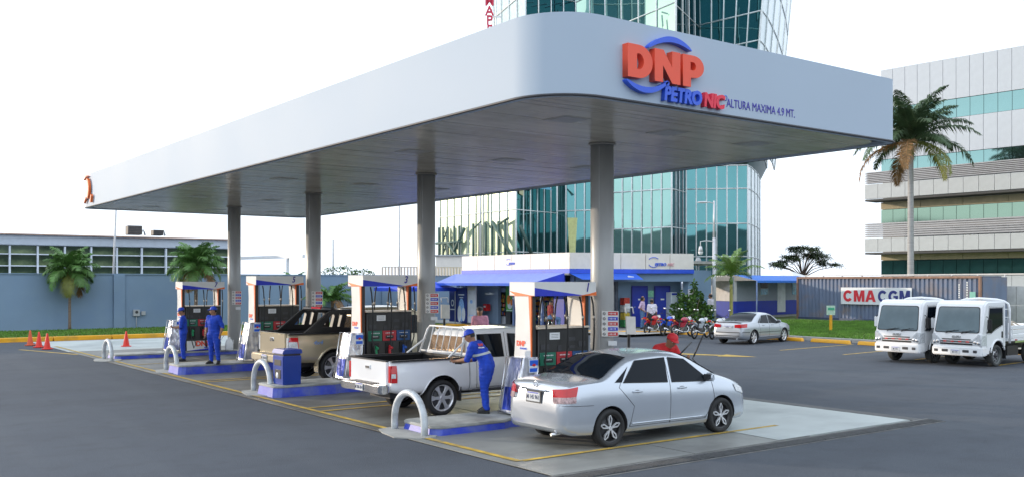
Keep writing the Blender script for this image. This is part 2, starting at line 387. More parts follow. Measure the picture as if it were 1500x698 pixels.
def arc(cx,cy,rx,ry,a0,a1,n=12): return [(cx+rx*math.cos(R(a0+(a1-a0)*i/n)),cy+ry*math.sin(R(a0+(a1-a0)*i/n))) for i in range(n+1)]
GL['C']=(arc(.5,.5,.5,.51,38,322,20)+arc(.5,.5,.25,.27,322,38,16),[])
GL['G']=(arc(.5,.5,.5,.51,38,318,20)+[(.97,.16),(.97,.56),(.52,.56),(.52,.37),(.73,.37),(.73,.27)]+arc(.5,.5,.25,.27,300,38,14),[])
def glyph(name,ch,w_,h_,depth,mt,parent,M):
    outer,holes=GL[ch]; cu=bpy.data.curves.new(name,'CURVE'); cu.dimensions='2D'; cu.fill_mode='BOTH'; cu.extrude=depth/2
    for pl in [outer]+holes:
        sp=cu.splines.new('POLY'); sp.points.add(len(pl)-1)
        for q,(a,b) in zip(sp.points,pl): q.co=(a*w_,b*h_,0,1)
        sp.use_cyclic_u=True
    t=bpy.data.objects.new(name,cu); C.objects.link(t); dg=bpy.context.evaluated_depsgraph_get(); dg.update()
    me=bpy.data.meshes.new_from_object(t.evaluated_get(dg)); bpy.data.objects.remove(t); me.materials.clear(); me.materials.append(mt)
    return link(name,me,parent,None,M)
# ---- raised lettering on the short fascia
sg=thing('company_sign','raised orange DNP letters with blue swooshes and PETRONIC lettering on the canopy fascia','sign',(10.77,CY0,5.66))
yf=-.004
let=mat('orange red letter',(.90,.10,.045),.45,var=.04); letb=mat('letter blue',(.035,.12,.72),.4,var=.04); letr=mat('letter red',(.82,.02,.06),.4,var=.04)
letbd=mat('letter side navy',(.01,.02,.25),.5)
def fm(x,z,y=yf): return face_m((x,y,z),(0,-1,0))
def solid_poly(outer,holes,depth,name,mt,parent,ox,oz,sx=1,sz=1):
    cu=bpy.data.curves.new(name,'CURVE'); cu.dimensions='2D'; cu.fill_mode='BOTH'; cu.extrude=depth/2
    for pl in [outer]+holes:
        sp=cu.splines.new('POLY'); sp.points.add(len(pl)-1)
        for q,(a,b) in zip(sp.points,pl): q.co=(a*sx,b*sz,0,1)
        sp.use_cyclic_u=True
    t=bpy.data.objects.new(name,cu); C.objects.link(t); dg=bpy.context.evaluated_depsgraph_get(); dg.update()
    me=bpy.data.meshes.new_from_object(t.evaluated_get(dg)); bpy.data.objects.remove(t); me.materials.clear(); me.materials.append(mt)
    return link(name,me,parent,None,fm(ox,oz,-depth/2))
def arc(cx,cy,rx,ry,a0,a1,n=12): return [(cx+rx*math.cos(R(a0+(a1-a0)*i/n)),cy+ry*math.sin(R(a0+(a1-a0)*i/n))) for i in range(n+1)]
LH=.50
# glyphs in a unit box, heavy slab weight
Dg=([(0,0)]+arc(.42,.5,.52,.5,-90,90)+[(0,1)],[[(.34,.27)]+arc(.42,.5,.18,.24,-90,90,8)+[(.34,.73)]])
Ng=([(0,0),(.32,0),(.32,.52),(.68,0),(1.0,0),(1.0,1),(.68,1),(.68,.5),(.34,1),(0,1)],[])
Pg=([(0,0),(.36,0),(.36,.30)]+arc(.50,.65,.46,.35,-90,90)+[(0,1)],[[(.34,.54)]+arc(.47,.66,.12,.13,-90,90,6)+[(.34,.79)]])
LD=.12
for nm,gl,ox,oz,wd in (('letter_D',Dg,-.80,0,.55),('letter_N',Ng,-.24,0,.56),('letter_P',Pg,.38,0,.50)):
    solid_poly(gl[0],gl[1],LD,nm.lower(),let,sg,ox,oz,wd,LH)
def swoosh(name,p0,p1,bul,th,cap=False):
    n=18; a=[];b=[]
    for i in range(n+1):
        t=i/n; x=p0[0]+(p1[0]-p0[0])*t; z=p0[1]+(p1[1]-p0[1])*t+bul*4*t*(1-t)
        w_=th*(4*t*(1-t))**.6*.5+.01; a.append((x,z+w_)); b.append((x,z-w_))
    return solid_poly(a+b[::-1],[],.10,name,letb,sg,0,0)
swoosh('upper_swoosh',(-.35,.50),(.60,.58),.15,.07)
swoosh('lower_swoosh',(-.80,-.045),(.08,.02),-.14,.07)
MB().cyl((.06,-.004,.0),(.06,-.10,.0),.04,n=16).build('swoosh_dot',letb,sg)
text('petro_letters','PETRO',.30,letb,sg,fm(.0,-.16,-.045),.04,.014,.96,.12,'LEFT',space=.95)
text('nic_letters','NIC',.30,letr,sg,fm(.90,-.16,-.045),.04,.014,.96,.12,'LEFT',space=.95)
mb=MB(); mb.M=fm(1.50,-.05,-.008); mb.lathe([(.035,0),(.045,0),(.045,.005),(.035,.005)],n=14); mb.build('registered_mark',letb,sg)
hs=text('clearance_lettering','ALTURA MAXIMA 4.9 MT.',.20,mat('clearance ink',(.05,.03,.38),.5),None,face_m((13.2,CY0-.006,5.53),(0,-1,0)),.002,0,.8,0,'CENTER')
tag(hs,'blue painted words ALTURA MAXIMA 4.9 MT. on the short canopy fascia','lettering')
# the same logo seen edge-on at the far end of the long fascia
s2=thing('side_logo','orange and white logo emblem at the far end of the long canopy fascia','sign',(CX0,37.6,5.9))
def fm2(y,z): return face_m((-.05,y,z),(-1,0,0))
mb=MB(); mb.M=fm2(0,.06)
pts=arc(0,0,.42,.42,-60,70,10)+arc(-.02,.02,.28,.32,70,-60,10); mb.prism(pts,-.03,.06); mb.build('emblem_crescent',orange,s2)
mb=MB(); mb.M=fm2(0,.06); mb.prism(arc(-.12,-.02,.28,.34,-80,90,8)+[(-.3,.2),(-.3,-.2)],-.03,.03); mb.build('emblem_white',white,s2)
mb=MB(); mb.M=fm2(.0,.06); mb.prism([(-.4,.36),(-.1,.52),(.25,.46),(0,.46)],-.03,.05); mb.prism([(-.35,-.5),(-.2,-.3),(.02,-.28),(-.2,-.42)],-.03,.05); mb.prism([(.55,-.5),(.68,-.22),(.75,-.3),(.64,-.52)],-.03,.05); mb.build('emblem_flame',orange,s2)

# ================================================================ islands, hoops, pumps
ISY=[14.3,20.95,27.6,34.3]; IST=[.17,.27,.27,.16]; NUM=['1','3','5','7']
def island(y0,h,label):
    r=thing('pump_island',label,'kerb',(8.6,y0,0),0,'blue edged concrete pump islands')
    def outline(e,c=.16):
        w1,w2=.56+e,.47+e; xs0,xs1=0-e,6.9+e
        q=[(xs0,-w1+c),(xs0+c*.4,-w1+c*.4),(xs0+c,-w1),(1.45,-w1),(1.6,-w2),(xs1-.5,-w2),(xs1-.1,-w2+.2),(xs1,0)]
        return q+[(x,-y) for x,y in q[::-1][1:]]
    a=outline(0); b=outline(.035)
    n=len(a); mb=MB(); mb.add([(x,y,-.02) for x,y in b]+[(x,y,h-.045) for x,y in a],[(i,(i+1)%n,n+(i+1)%n,n+i) for i in range(n)]); mb.build('kerb_face',kerb_blue,r)
    t=outline(.02); mb=MB(); mb.prism(t,h-.05,h); mb.build('island_top',mat('island cement',(.42,.43,.41),.6,var=.12,scale=2,dirt_or_reflection=(.2,.2,.19),dscale=1.2,bump=.1),r,bevel=.015,seg=2)
    return r
lb=['nearest blue edged island carrying pump 1 and the stooping attendant','second blue edged island from the front carrying pump 3 and the blue bin','third blue edged island carrying pump 5, under the attendant','farthest blue edged island carrying pump 7 beyond the attendants']
for y,h,l in zip(ISY,IST,lb): island(y,h,l)
hoopm=mat('galvanised white hoop',(.56,.60,.63),.45,metal=.2,var=.15,scale=4,dirt_or_reflection=(.3,.31,.32),dscale=3)
hl=['nearest white steel hoop barrier in front of pump island 1','white steel hoop barrier in front of the blue bin','white steel hoop barrier nearest the two blue attendants','farthest white steel hoop barrier, by the traffic cones']
for (x,y),h,l in zip(((8.46,14.34),(8.74,21.55),(8.74,28.3),(8.3,33.6)),(.70,.74,.72,.66),hl):
    r=thing('hoop_barrier',l,'barrier',(x,y,0),0,'arched hoop barriers at the island ends')
    w_=.5; pts=[(0,-w_,-.03),(0,-w_,.15)]+[(0,w_*math.cos(R(t)),h-w_+w_*math.sin(R(t))) for t in range(180,-1,-12)]+[(0,w_,.15),(0,w_,-.03)]
    MB().tube(pts,.062,14).build('hoop',hoopm,r)
    mb=MB(); 
    mb.prism([(.45*math.cos(i*.7)*(1+.2*math.sin(i*3)),(.8*math.sin(i*.7))*(1+.12*math.cos(i*5))) for i in range(9)],.004,.024); mb.build('footing_patch',grey_kerb,r)
# ---- pump
pw=mat('pump white panel',(.78,.77,.74),.35,var=.04); pbody=mat('pump charcoal',(.035,.034,.033),.35,var=.2)
pgreen=mat('product green',(.02,.16,.10),.4); pred=mat('product red',(.45,.03,.04),.4); pblue=mat('product blue',(.02,.08,.22),.4)
hose_m=mat('hose rubber',(.015,.015,.015),.5)
def pump(y0,z0,num,label,s):
    r=thing('fuel_pump',label,'fuel pump',(11.61,y0,z0),0,'numbered fuel pumps on the islands'); r.scale=(1,1,s)
    hx=.75;T=2.43
    hd=MB().box((0,0,T-.13),(1.5,.78,.26)).build('header_box',pw,r,bevel=.008,seg=1)
    mb=MB(); mb.prism([(-hx,T-.262),(-hx,T-.11),(.42,T-.255),(.30,T-.262)],-.394,-.389,'XZ'); mb.build('blue_wedge',blue,hd); mb=MB(); mb.prism([(-hx,T-.262),(-hx,T-.11),(.42,T-.255),(.30,T-.262)],.389,.394,'XZ'); mb.build('blue_wedge',blue,hd)
    mb=MB(); mb.prism([(.30,T-.262),(.52,T-.235),(.752,T-.19),(.752,T-.262)],-.396,-.39,'XZ'); mb.build('orange_wedge',orange,hd); mb=MB(); mb.prism([(-.39,T-.262),(.39,T-.262),(.20,T-.25),(.39,T-.17)],-.757,-.751,'YZ'); mb.build('orange_wedge',orange,hd)
    text('pump_number',num,.24,mat('number ink',(.03,.02,.30),.5),hd,face_m((.52 if num=='1' else .42,-.397,T-.11),(0,-1,0)),.002,.004,.8,.25)
    # pylons (thin across, wide along y, waisted)
    for x0 in (-.69,.60):
        pts=[(-.27,0),(.27,0),(.27,.9),(.23,1.3),(.21,1.8),(.25,T-.26),(-.27,T-.26)]
        q=MB(); q.prism(pts,x0-.05,x0+.05,'YZ'); py=q.build('pylon',pw,r,bevel=.006,seg=1)
        q=MB(); q.prism([(-.274,.9),(-.262,1.0),(-.235,1.6),(-.19,T-.262),(-.274,T-.262)],x0-.054,x0+.054,'YZ'); q.build('orange_edge',orange,py)
        q=MB(); q.prism([(-.274,0),(-.262,0),(-.22,.5),(-.262,.95),(-.274,.95)],x0-.055,x0+.055,'YZ'); q.build('blue_edge',blue,py)
        q=MB(); q.box((x0+.01,-.279,(T-.26)/2),(.075,.008,T-.27)); q.build('side_trim',pbody,py)
        text('pylon_logo','DNP',.13,let,py,face_m((x0-.056,.04,1.28),(-1,0,0)),.002,.006)
        text('pylon_word','PETRONIC',.045,letb,py,face_m((x0-.056,-.04,1.19),(-1,0,0)),.002,.001)
    cab=MB().box((.0,0,.78),(1.2,.62,1.54)).build('cabinet',pbody,r,bevel=.012,seg=1)
    MB().box((.0,0,1.575),(1.26,.66,.035)).build('cabinet_ledge',mat('ledge',(.72,.62,.5),.4),r)
    for sd in (-1,1):
        yy=sd*.315
        MB().box((-.22,yy,1.42),(.24,.016,.13)).build('display_plate',white,cab)
        mb=MB()
        for k in range(3): mb.box((-.22,yy*1.027,1.45-k*.03),(.17,.002,.006))
        mb.build('display_print',dark,cab)
        for x,z,ww_,hh in ((-.45,1.22,.2,.09),(.2,1.35,.16,.07),(-.1,1.18,.09,.12),(.45,1.25,.18,.1),(.2,1.2,.14,.05)):
            MB().box((x,yy,z),(ww_,.012,hh)).build('meter_window',dark,cab)
        for k,(m_,xx) in enumerate(((pgreen,-.39),(pred,.0),(pblue,.39))):
            b=MB().box((xx,sd*.325,1.0),(.372,.03,.24)).build('product_panel',m_,cab,bevel=.004,seg=1)
            mb=MB(); mb.box((xx,sd*.342,.97),(.22,.004,.075)); mb.build('price_window',black,b)
            mb=MB()
            for q in range(7): mb.box((xx-.1+.034*q,sd*.342,1.065),(.02,.003,.018+.006*(q%2)))
            for q in range(5): mb.box((xx-.06+.03*q,sd*.345,.985),(.016,.003,.018))
            mb.build('product_print',white,b)
            # nozzle boot and nozzle
            n_=MB(); n_.box((xx,sd*.36,.62),(.06,.09,.2),rx=sd*.35); n_.box((xx,sd*.40,.73),(.05,.16,.055),rx=sd*-.3)
            n_.build('nozzle',(mat('nozzle green',(.02,.3,.12),.4),mat('nozzle red',(.6,.03,.04),.4),mat('nozzle blue',(.03,.12,.5),.4))[k],r,bevel=.012,seg=1)
            MB().box((xx,sd*.317,.64),(.2,.03,.40)).build('nozzle_boot',mat('boot',(.008,.008,.009),.5),cab)
        lp=MB().box((0,sd*.325,.19),(1.16,.02,.34)).build('lower_panel',pw,cab)
        text('panel_logo','DNP',.24,let,lp,face_m((-.02,sd*.338,.25),(0,sd,0)),.003,.012)
        text('panel_word','PETRONIC',.075,letb,lp,face_m((.2,sd*.338,.11),(0,sd,0)),.003,.003)
        mb=MB(); mb.prism([(-.58,.02),(.58,.02),(.58,.10),(-.1,.06)],sd*.337-.002,sd*.337+.002,'XZ'); mb.build('panel_wave',blue,lp)
        for k,x in enumerate((-.52,.0,.38,.68)):
            mb=MB(); xx=(-.39,.0,.39,.39)[k]
            pts=[(x,sd*.33,T-.28)]+[(x+(xx-x)*.1*math.sin(t*2),sd*(.36+.08*math.sin(t*3.1)),T-.3-(T-1.1)*t) for t in (.1,.3,.5,.7,.9)]
            pts+=[(x*.6+xx*.4,sd*.42,.75),(xx*.5+x*.5,sd*.50,.35),(xx*.6+x*.4+.05,sd*.5,.12),(xx+.08,sd*.46,.25),(xx+.02,sd*.42,.55)]
            mb.tube(pts,.017,8); h_=mb.build('hose',hose_m,r)
            m2=MB(); p=Vector(pts[2]); m2.cyl(p+Vector((0,0,.06)),p-Vector((0,0,.02)),.024,n=10); m2.build('hose_coupling',mat('coupling metal',(.35,.33,.30),.35,metal=.7),h_)
    return r
pl=['nearest fuel pump, number 1, beside the silver sedan','fuel pump number 3 behind the white pickup','fuel pump number 5 behind the tan pickup','farthest fuel pump, number 7, behind the two blue attendants']
for y,z,n_,l,s in zip(ISY,(.17,.27,.27,.16),NUM,pl,(1,1.025,1.03,1.005)): pump(y,z,n_,l,s)
# ---- price boards on columns
pb=['white price board of red and blue bars on the nearest column','white price board on the second column, above the white pickup','white price board on the third column, behind the tan pickup','white price board on the farthest column, right of the attendants']
for y,l,zc in zip(ISY,pb,(1.78,2.06,2.06,2.02)):
    # facing the camera side of the column
    dirv=Vector((-.62,-.785,0)).normalized() if y<15 else Vector((-.5,-.866,0))
    c=Vector((12.86,y,zc))+dirv*.27+Vector((.803,-.597,0))*.14
    r=thing('price_board',l,'price board',c,math.atan2(dirv.y,dirv.x)+R(90),'price boards on the canopy columns')
    MB().box((0,0,0),(.33,.02,.50)).build('board',pw,r,bevel=.004,seg=1)
    for k in range(5):
        z=.2-.1*k
        b_=MB().box((.055,-.012,z),(.19,.008,.066)).build('price_bar',(red,blue,red,blue,red)[k],r)
        mb=MB()
        for q in range(6): mb.box((-.02+.025*q,-.018,z),(.014,.003,.016+.008*(q%3)))
        mb.build('bar_print',white,b_)
        mb=MB(); mb.lathe([(.02,0),(.028,0),(.028,.006),(.02,.006)],(-.115,-.011,z),'Y',12); mb.box((-.115,-.013,z),(.045,.004,.006),ry=.7); mb.build('warning_icon',dark,r)
    MB().box((.05,0,-.38),(.17,.012,.09)).build('small_plate',white,r)
# ---- wrapped merchandise racks
foil=mat('crumpled clear plastic wrap',(.72,.73,.78),.18,metal=.55,var=.55,scale=6,bump=1,bscale=9,stretch=(1,1,.35),dirt_or_reflection=(.10,.12,.38),dscale=2.2)
foilb=mat('blue goods under plastic',(.05,.09,.5),.15,metal=.3,var=.8,scale=5,bump=1,bscale=8,stretch=(1,1,.4))
def rack(x,y,z,h,label):
    r=thing('display_rack',label,'display rack',(x,y,z),0,'plastic wrapped display racks beside the pumps')
    mb=MB(); nx,nz=14,22; 
    def sk(u,v):   # closed lumpy leaning box, u round, v up
        a=u*4; k=int(a)%4; f=a-int(a); hw=.26;hd=.19
        px,py=[(-hd,hw-2*hw*f),(-hd+2*hd*f,-hw),(hd,-hw+2*hw*f),(hd-2*hd*f,hw)][k]
        lean=.17*v; s=1-.12*v
        nn=noise.noise((px*9,py*9,v*5))*.028+noise.noise((px*20,py*20,v*12))*.012
        return (px*s*(1+nn*3)+lean+nn*.3,py*s*(1+nn*2),.06+v*(h-.06))
    nu=56; vs=[sk(i/nu,j/nz) for j in range(nz+1) for i in range(nu)]
    fs=[(j*nu+i,j*nu+(i+1)%nu,(j+1)*nu+(i+1)%nu,(j+1)*nu+i) for j in range(nz) for i in range(nu)]
    mb.add(vs,fs,True); mb.add(vs[-nu:],[tuple(range(nu))]); mb.build('plastic_cover',foil,r,fixn=False)
    mb=MB(); mb.box((-.155,0,.30),(.012,.36,.42),ry=.16); mb.build('goods_front',foilb,r)
    mb=MB()
    for sy in (-.27,.27):
        mb.tube([(-.22,sy,0),(-.05,sy*.9,h)],.011,6); mb.tube([(.2,sy,0),(.33,sy*.9,h)],.011,6)
    mb.tube([(-.22,-.27,.05),(-.22,.27,.05)],.011,6); mb.tube([(-.05,-.245,h),(-.05,.245,h)],.011,6); mb.build('wire_frame',chrome,r)
    t=MB().box((.22,-.235,h-.16),(.22,.012,.24)).build('header_card',mat('card white',(.7,.75,.8),.4),r)
    mb=MB(); mb.box((.22,-.243,h-.10),(.19,.004,.10)); mb.box((.22,-.243,h-.23),(.19,.004,.07)); mb.build('card_print_blue',mat('card blue',(.02,.12,.65),.4),t)
    mb=MB(); mb.prism([(.17,h-.14),(.22,h-.11),(.27,h-.14),(.22,h-.17)],-.249,-.246,'XZ'); mb.build('card_print_red',red,t)
rack(10.62,14.15,.17,1.05,'plastic wrapped display rack between the stooping attendant and the silver sedan')
rack(10.55,20.8,.27,1.12,'plastic wrapped display rack by pump 3, right of the tan pickup wheel')
rack(10.68,27.45,.27,1.14,'leaning plastic wrapped display rack between the standing attendant and the tan pickup')
rack(10.55,34.2,.16,1.10,'plastic wrapped display rack behind the left blue attendant')
# ---- blue bin
r=thing('litter_bin','blue litter bin with hooded lid on the second island','bin',(9.02,20.75,.27),R(2))
bm_=mat('bin blue',(.010,.045,.30),.35,var=.08)
MB().box((0,0,.33),(.44,.52,.66),taper=(1.04,1.04)).build('bin_body',bm_,r,bevel=.015)
MB().prism([(-.25,.70),(.25,.70),(.23,.80),(-.21,.80)],-.29,.29,'XZ').build('bin_lid',bm_,r,bevel=.015)
MB().box((0,0,.68),(.42,.5,.05)).build('bin_gap',black,r)
MB().box((-.228,0,.50),(.012,.34,.13)).build('upper_opening',black,r)
MB().box((-.226,0,.24),(.012,.30,.20)).build('lower_opening',black,r)
MB().sphere((-.22,.03,.21),.07,sc=(.4,1,1.1)).build('refuse_bag',white,r)
# ---- cones
ocone=mat('cone red',(.78,.035,.02),.5,var=.1); oc2=mat('cone faded orange',(.66,.10,.03),.55,var=.15)
for (x,y),l,m_ in zip(((7.69,43.3),(7.74,41.8),(7.78,40.45),(10.65,40.26)),
    ('faded orange traffic cone, leftmost of the three at the apron corner','red traffic cone in the middle of the three at the apron corner','red traffic cone, nearest of the three at the apron corner','red traffic cone alone beside the yellow kerb'),(oc2,ocone,ocone,ocone)):
    r=thing('traffic_cone',l,'traffic cone',(x,y,.01),random.uniform(0,1),'traffic cones at the forecourt end',.88)
    MB().box((0,0,.02),(.36,.36,.04)).build('cone_base',m_,r,bevel=.01,seg=1)
    MB().lathe([(.15,.04),(.14,.06),(.035,.68),(.02,.7),(0,.7)],n=20).build('cone_body',m_,r)
r=thing('traffic_cone','small red traffic cone by the seated customer at the shop door','traffic cone',Q(819,53,.14),0)
MB().box((0,0,.02),(.36,.36,.04)).build('cone_base',ocone,r,bevel=.01,seg=1); MB().lathe([(.15,.04),(.14,.06),(.035,.68),(.02,.7),(0,.7)],n=20).build('cone_body',ocone,r)
# ---- bits at the far column: mop bucket, jugs, white board on a stand
r=thing('bucket','black bucket with squeegee handles beside the farthest column','bucket',(12.0,33.75,.16))
MB().lathe([(0,0),(.13,0),(.17,.3),(.155,.3),(.12,.02)],n=20).build('bucket_shell',black,r)
MB().tube([(0,0,.1),(.25,-.1,.55)],.012,6).build('squeegee_handle',chrome,r); MB().tube([(-.02,.02,.1),(-.3,.02,.62)],.012,6).build('squeegee_handle',dark,r)
for i,(x,y,l) in enumerate(((12.45,33.7,'white plastic jug at the foot of the farthest column, left one'),(13.25,33.9,'white plastic jug on the right side of the farthest column foot'))):
    r=thing('plastic_jug',l,'jug',(x,y,.16),0,'white jugs at the far column'); MB().lathe([(0,0),(.13,0),(.14,.02),(.14,.25),(.1,.36),(.04,.42),(.04,.46),(0,.46)],n=18).build('jug_body',white,r)
    MB().tube([(.1,0,.34),(.16,0,.36),(.15,0,.22)],.012,6).build('jug_handle',white,r)
for (x,y,z),l in (((13.40,14.10,.17),'white notice board on a black stand right of the nearest column'),((13.5,21.1,.27),'grey notice board on a stand behind the second column')):
    r=thing('notice_stand',l,'notice board',(x,y,z))
    MB().tube([(0,0,0),(0,0,1.45)],.03,8).build('post',black,r); MB().box((0,0,.02),(.4,.4,.04)).build('foot',black,r)
    b=MB().box((.0,-.05,1.56),(.26,.03,.36),ry=.06,rx=-.1).build('board',mat('notice paper',(.70,.68,.62),.5,var=.08,scale=8),r,bevel=.004,seg=1)
    MB().tube([(-.1,-.03,1.8),(-.1,0,1.92),(.1,0,1.92),(.1,-.03,1.8)],.014,6).build('handle',white,r)
# ================================================================ vehicles
def itp(tab,x):
    if x<=tab[0][0]: return tab[0][1]
    for (a,p),(b,q) in zip(tab[:-1],tab[1:]):
        if x<=b:
            t=(x-a)/(b-a); return p+(q-p)*t
    return tab[-1][1]
def smooth_tab(tab):                             # Catmull-Rom through the control points, clamped to stay monotone
    def f(x):
        n=len(tab)
        if x<=tab[0][0]: return tab[0][1]
        if x>=tab[-1][0]: return tab[-1][1]
        for i in range(n-1):
            if x<=tab[i+1][0]: break
        x0,y0=tab[i]; x1,y1=tab[i+1]; h=x1-x0; d=(y1-y0)/h
        def slope(k):
            if k<=0 or k>=n-1: return (tab[min(k+1,n-1)][1]-tab[max(k-1,0)][1])/(tab[min(k+1,n-1)][0]-tab[max(k-1,0)][0])
            a=(tab[k][1]-tab[k-1][1])/(tab[k][0]-tab[k-1][0]); b=(tab[k+1][1]-tab[k][1])/(tab[k+1][0]-tab[k][0])
            return 0 if a*b<=0 else 2*a*b/(a+b)
        m0,m1=slope(i),slope(i+1); t=(x-x0)/h
        return (2*t**3-3*t*t+1)*y0+(t**3-2*t*t+t)*h*m0+(-2*t**3+3*t*t)*y1+(t**3-t*t)*h*m1
    return f
class Shell:
    def __init__(s,ztop,belt,wid,bot,tumble=.42,crown=.05,r=.10,flare=.0):
        s.zt=smooth_tab(ztop); s.b=smooth_tab(belt); s.w=smooth_tab(wid); s.zb=smooth_tab(bot); s.t=tumble; s.cr=crown; s.r=r; s.x0=wid[0][0]; s.x1=wid[-1][0]; s.fl=flare
    def belt(s,x): return min(s.b(x),s.zt(x)-.035)
    def side(s,x,z):
        w=s.w(x); b=s.belt(x)
        if z<=b:
            zb=s.zb(x); u=(z-zb)/max(b-zb,.01)
            return w*(1-.09*max(0,(.22-u)/.22)**2-.045*max(0,(u-.62)/.38)**2)
        return w*.955-(z-b)*s.t
    def edge(s,x):                                # where roof or deck meets the side
        b=s.belt(x); h=s.zt(x)-s.cr-b; h=max(h,.006); r=min(s.r,h*.75); return b,h,r
    def top(s,x,y):
        b,h,r=s.edge(x); yc=s.w(x)*.955-h*s.t; return s.zt(x)-s.cr*min(1,abs(y)/max(yc,.01))**2
    def section(s,x):
        zb=s.zb(x); w=s.w(x); b,h,r=s.edge(x); out=[(0,zb),(w*.5,zb),(w*.86,zb)]
        for u in (.03,.12,.25,.42,.58,.72,.86,1): z=zb+(b-zb)*u; out.append((s.side(x,z),z))
        for u in (.33,.66,1): z=b+(h-r)*u; out.append((w*.955-(z-b)*s.t,z))
        e0=Vector(out[-1]); yc=w*.955-h*s.t; c=Vector((yc,b+h)); e1=Vector((max(yc-r*1.4,.02),s.top(x,max(yc-r*1.4,.02))))
        for u in (.3,.6,1):
            p=e0*(1-u)**2+c*2*u*(1-u)+e1*u*u; out.append((p.x,p.y))
        for u in (.75,.5,.25,0): y=e1.x*u; out.append((y,s.top(x,y)))
        return out
    def body(s,xs):
        mb=MB(); secs=[s.section(x) for x in xs]; m=len(secs[0]); vs=[];ring=2*m-2
        for x,se in zip(xs,secs):
            full=[(-y,z) for y,z in se]+[(y,z) for y,z in se[-2:0:-1]]
            vs+=[(x,y,z) for y,z in full]
        fs=[(i*ring+k,i*ring+(k+1)%ring,(i+1)*ring+(k+1)%ring,(i+1)*ring+k) for i in range(len(xs)-1) for k in range(ring)]
        mb.add(vs,fs,True); mb.add(vs[:ring],[tuple(range(ring))]); mb.add(vs[-ring:],[tuple(range(ring))]); return mb
def bil(c,u,v): return tuple((c[0][k]*(1-u)+c[1][k]*u)*(1-v)+(c[3][k]*(1-u)+c[2][k]*u)*v for k in (0,1))
def spatch(sh,corners,sd,off=.006,n=8):            # a pane or lamp following the side; corners in x,z
    mb=MB(); vs=[]
    for j in range(n+1):
        for i in range(n+1):
            x,z=bil(corners,i/n,j/n); x_=min(max(x,sh.x0),sh.x1); y=sh.side(x_,z)
            e=.01; dx=(sh.side(x_+e,z)-sh.side(x_-e,z))/(2*e); dz=(sh.side(x_,z+e)-sh.side(x_,z-e))/(2*e)
            nn=Vector((-dx,1,-dz)).normalized()*off; vs.append((x_+nn.x,sd*(y+nn.y),z+nn.z))
    mb.add(vs,[(j*(n+1)+i,j*(n+1)+i+1,(j+1)*(n+1)+i+1,(j+1)*(n+1)+i) for j in range(n) for i in range(n)],True)
    return mb
def tpatch(sh,x0,x1,f0,f1,off=.007,n=10,m=10,inner=0):    # a pane on the top surface; f = fraction of half width
    mb=MB(); vs=[]
    for i in range(n+1):
        x=x0+(x1-x0)*i/n; f=f0+(f1-f0)*i/n; b,h,r=sh.edge(x); yc=sh.w(x)*.955-h*sh.t
        for j in range(m+1):
            y=yc*f*(2*j/m-1); z=sh.top(x,y); e=.01; dz=(sh.top(x+e,y)-sh.top(x-e,y))/(2*e); nn=Vector((-dz,0,1)).normalized()*off
            vs.append((x+nn.x,y,z+nn.z))
    mb.add(vs,[(i*(m+1)+j,i*(m+1)+j+1,(i+1)*(m+1)+j+1,(i+1)*(m+1)+j) for i in range(n) for j in range(m)],True)
    return mb
def seam(sh,pts,sd,name,mt,parent,r=.004,n=14,off=0):
    q=[]
    for a,b in zip(pts[:-1],pts[1:]):
        for i in range(n): q.append((a[0]+(b[0]-a[0])*i/n,a[1]+(b[1]-a[1])*i/n))
    q.append(pts[-1]); mb=MB(); mb.tube([(x,sd*(sh.side(x,z)+off),z) for x,z in q],r,5); return mb.build(name,mt,parent)
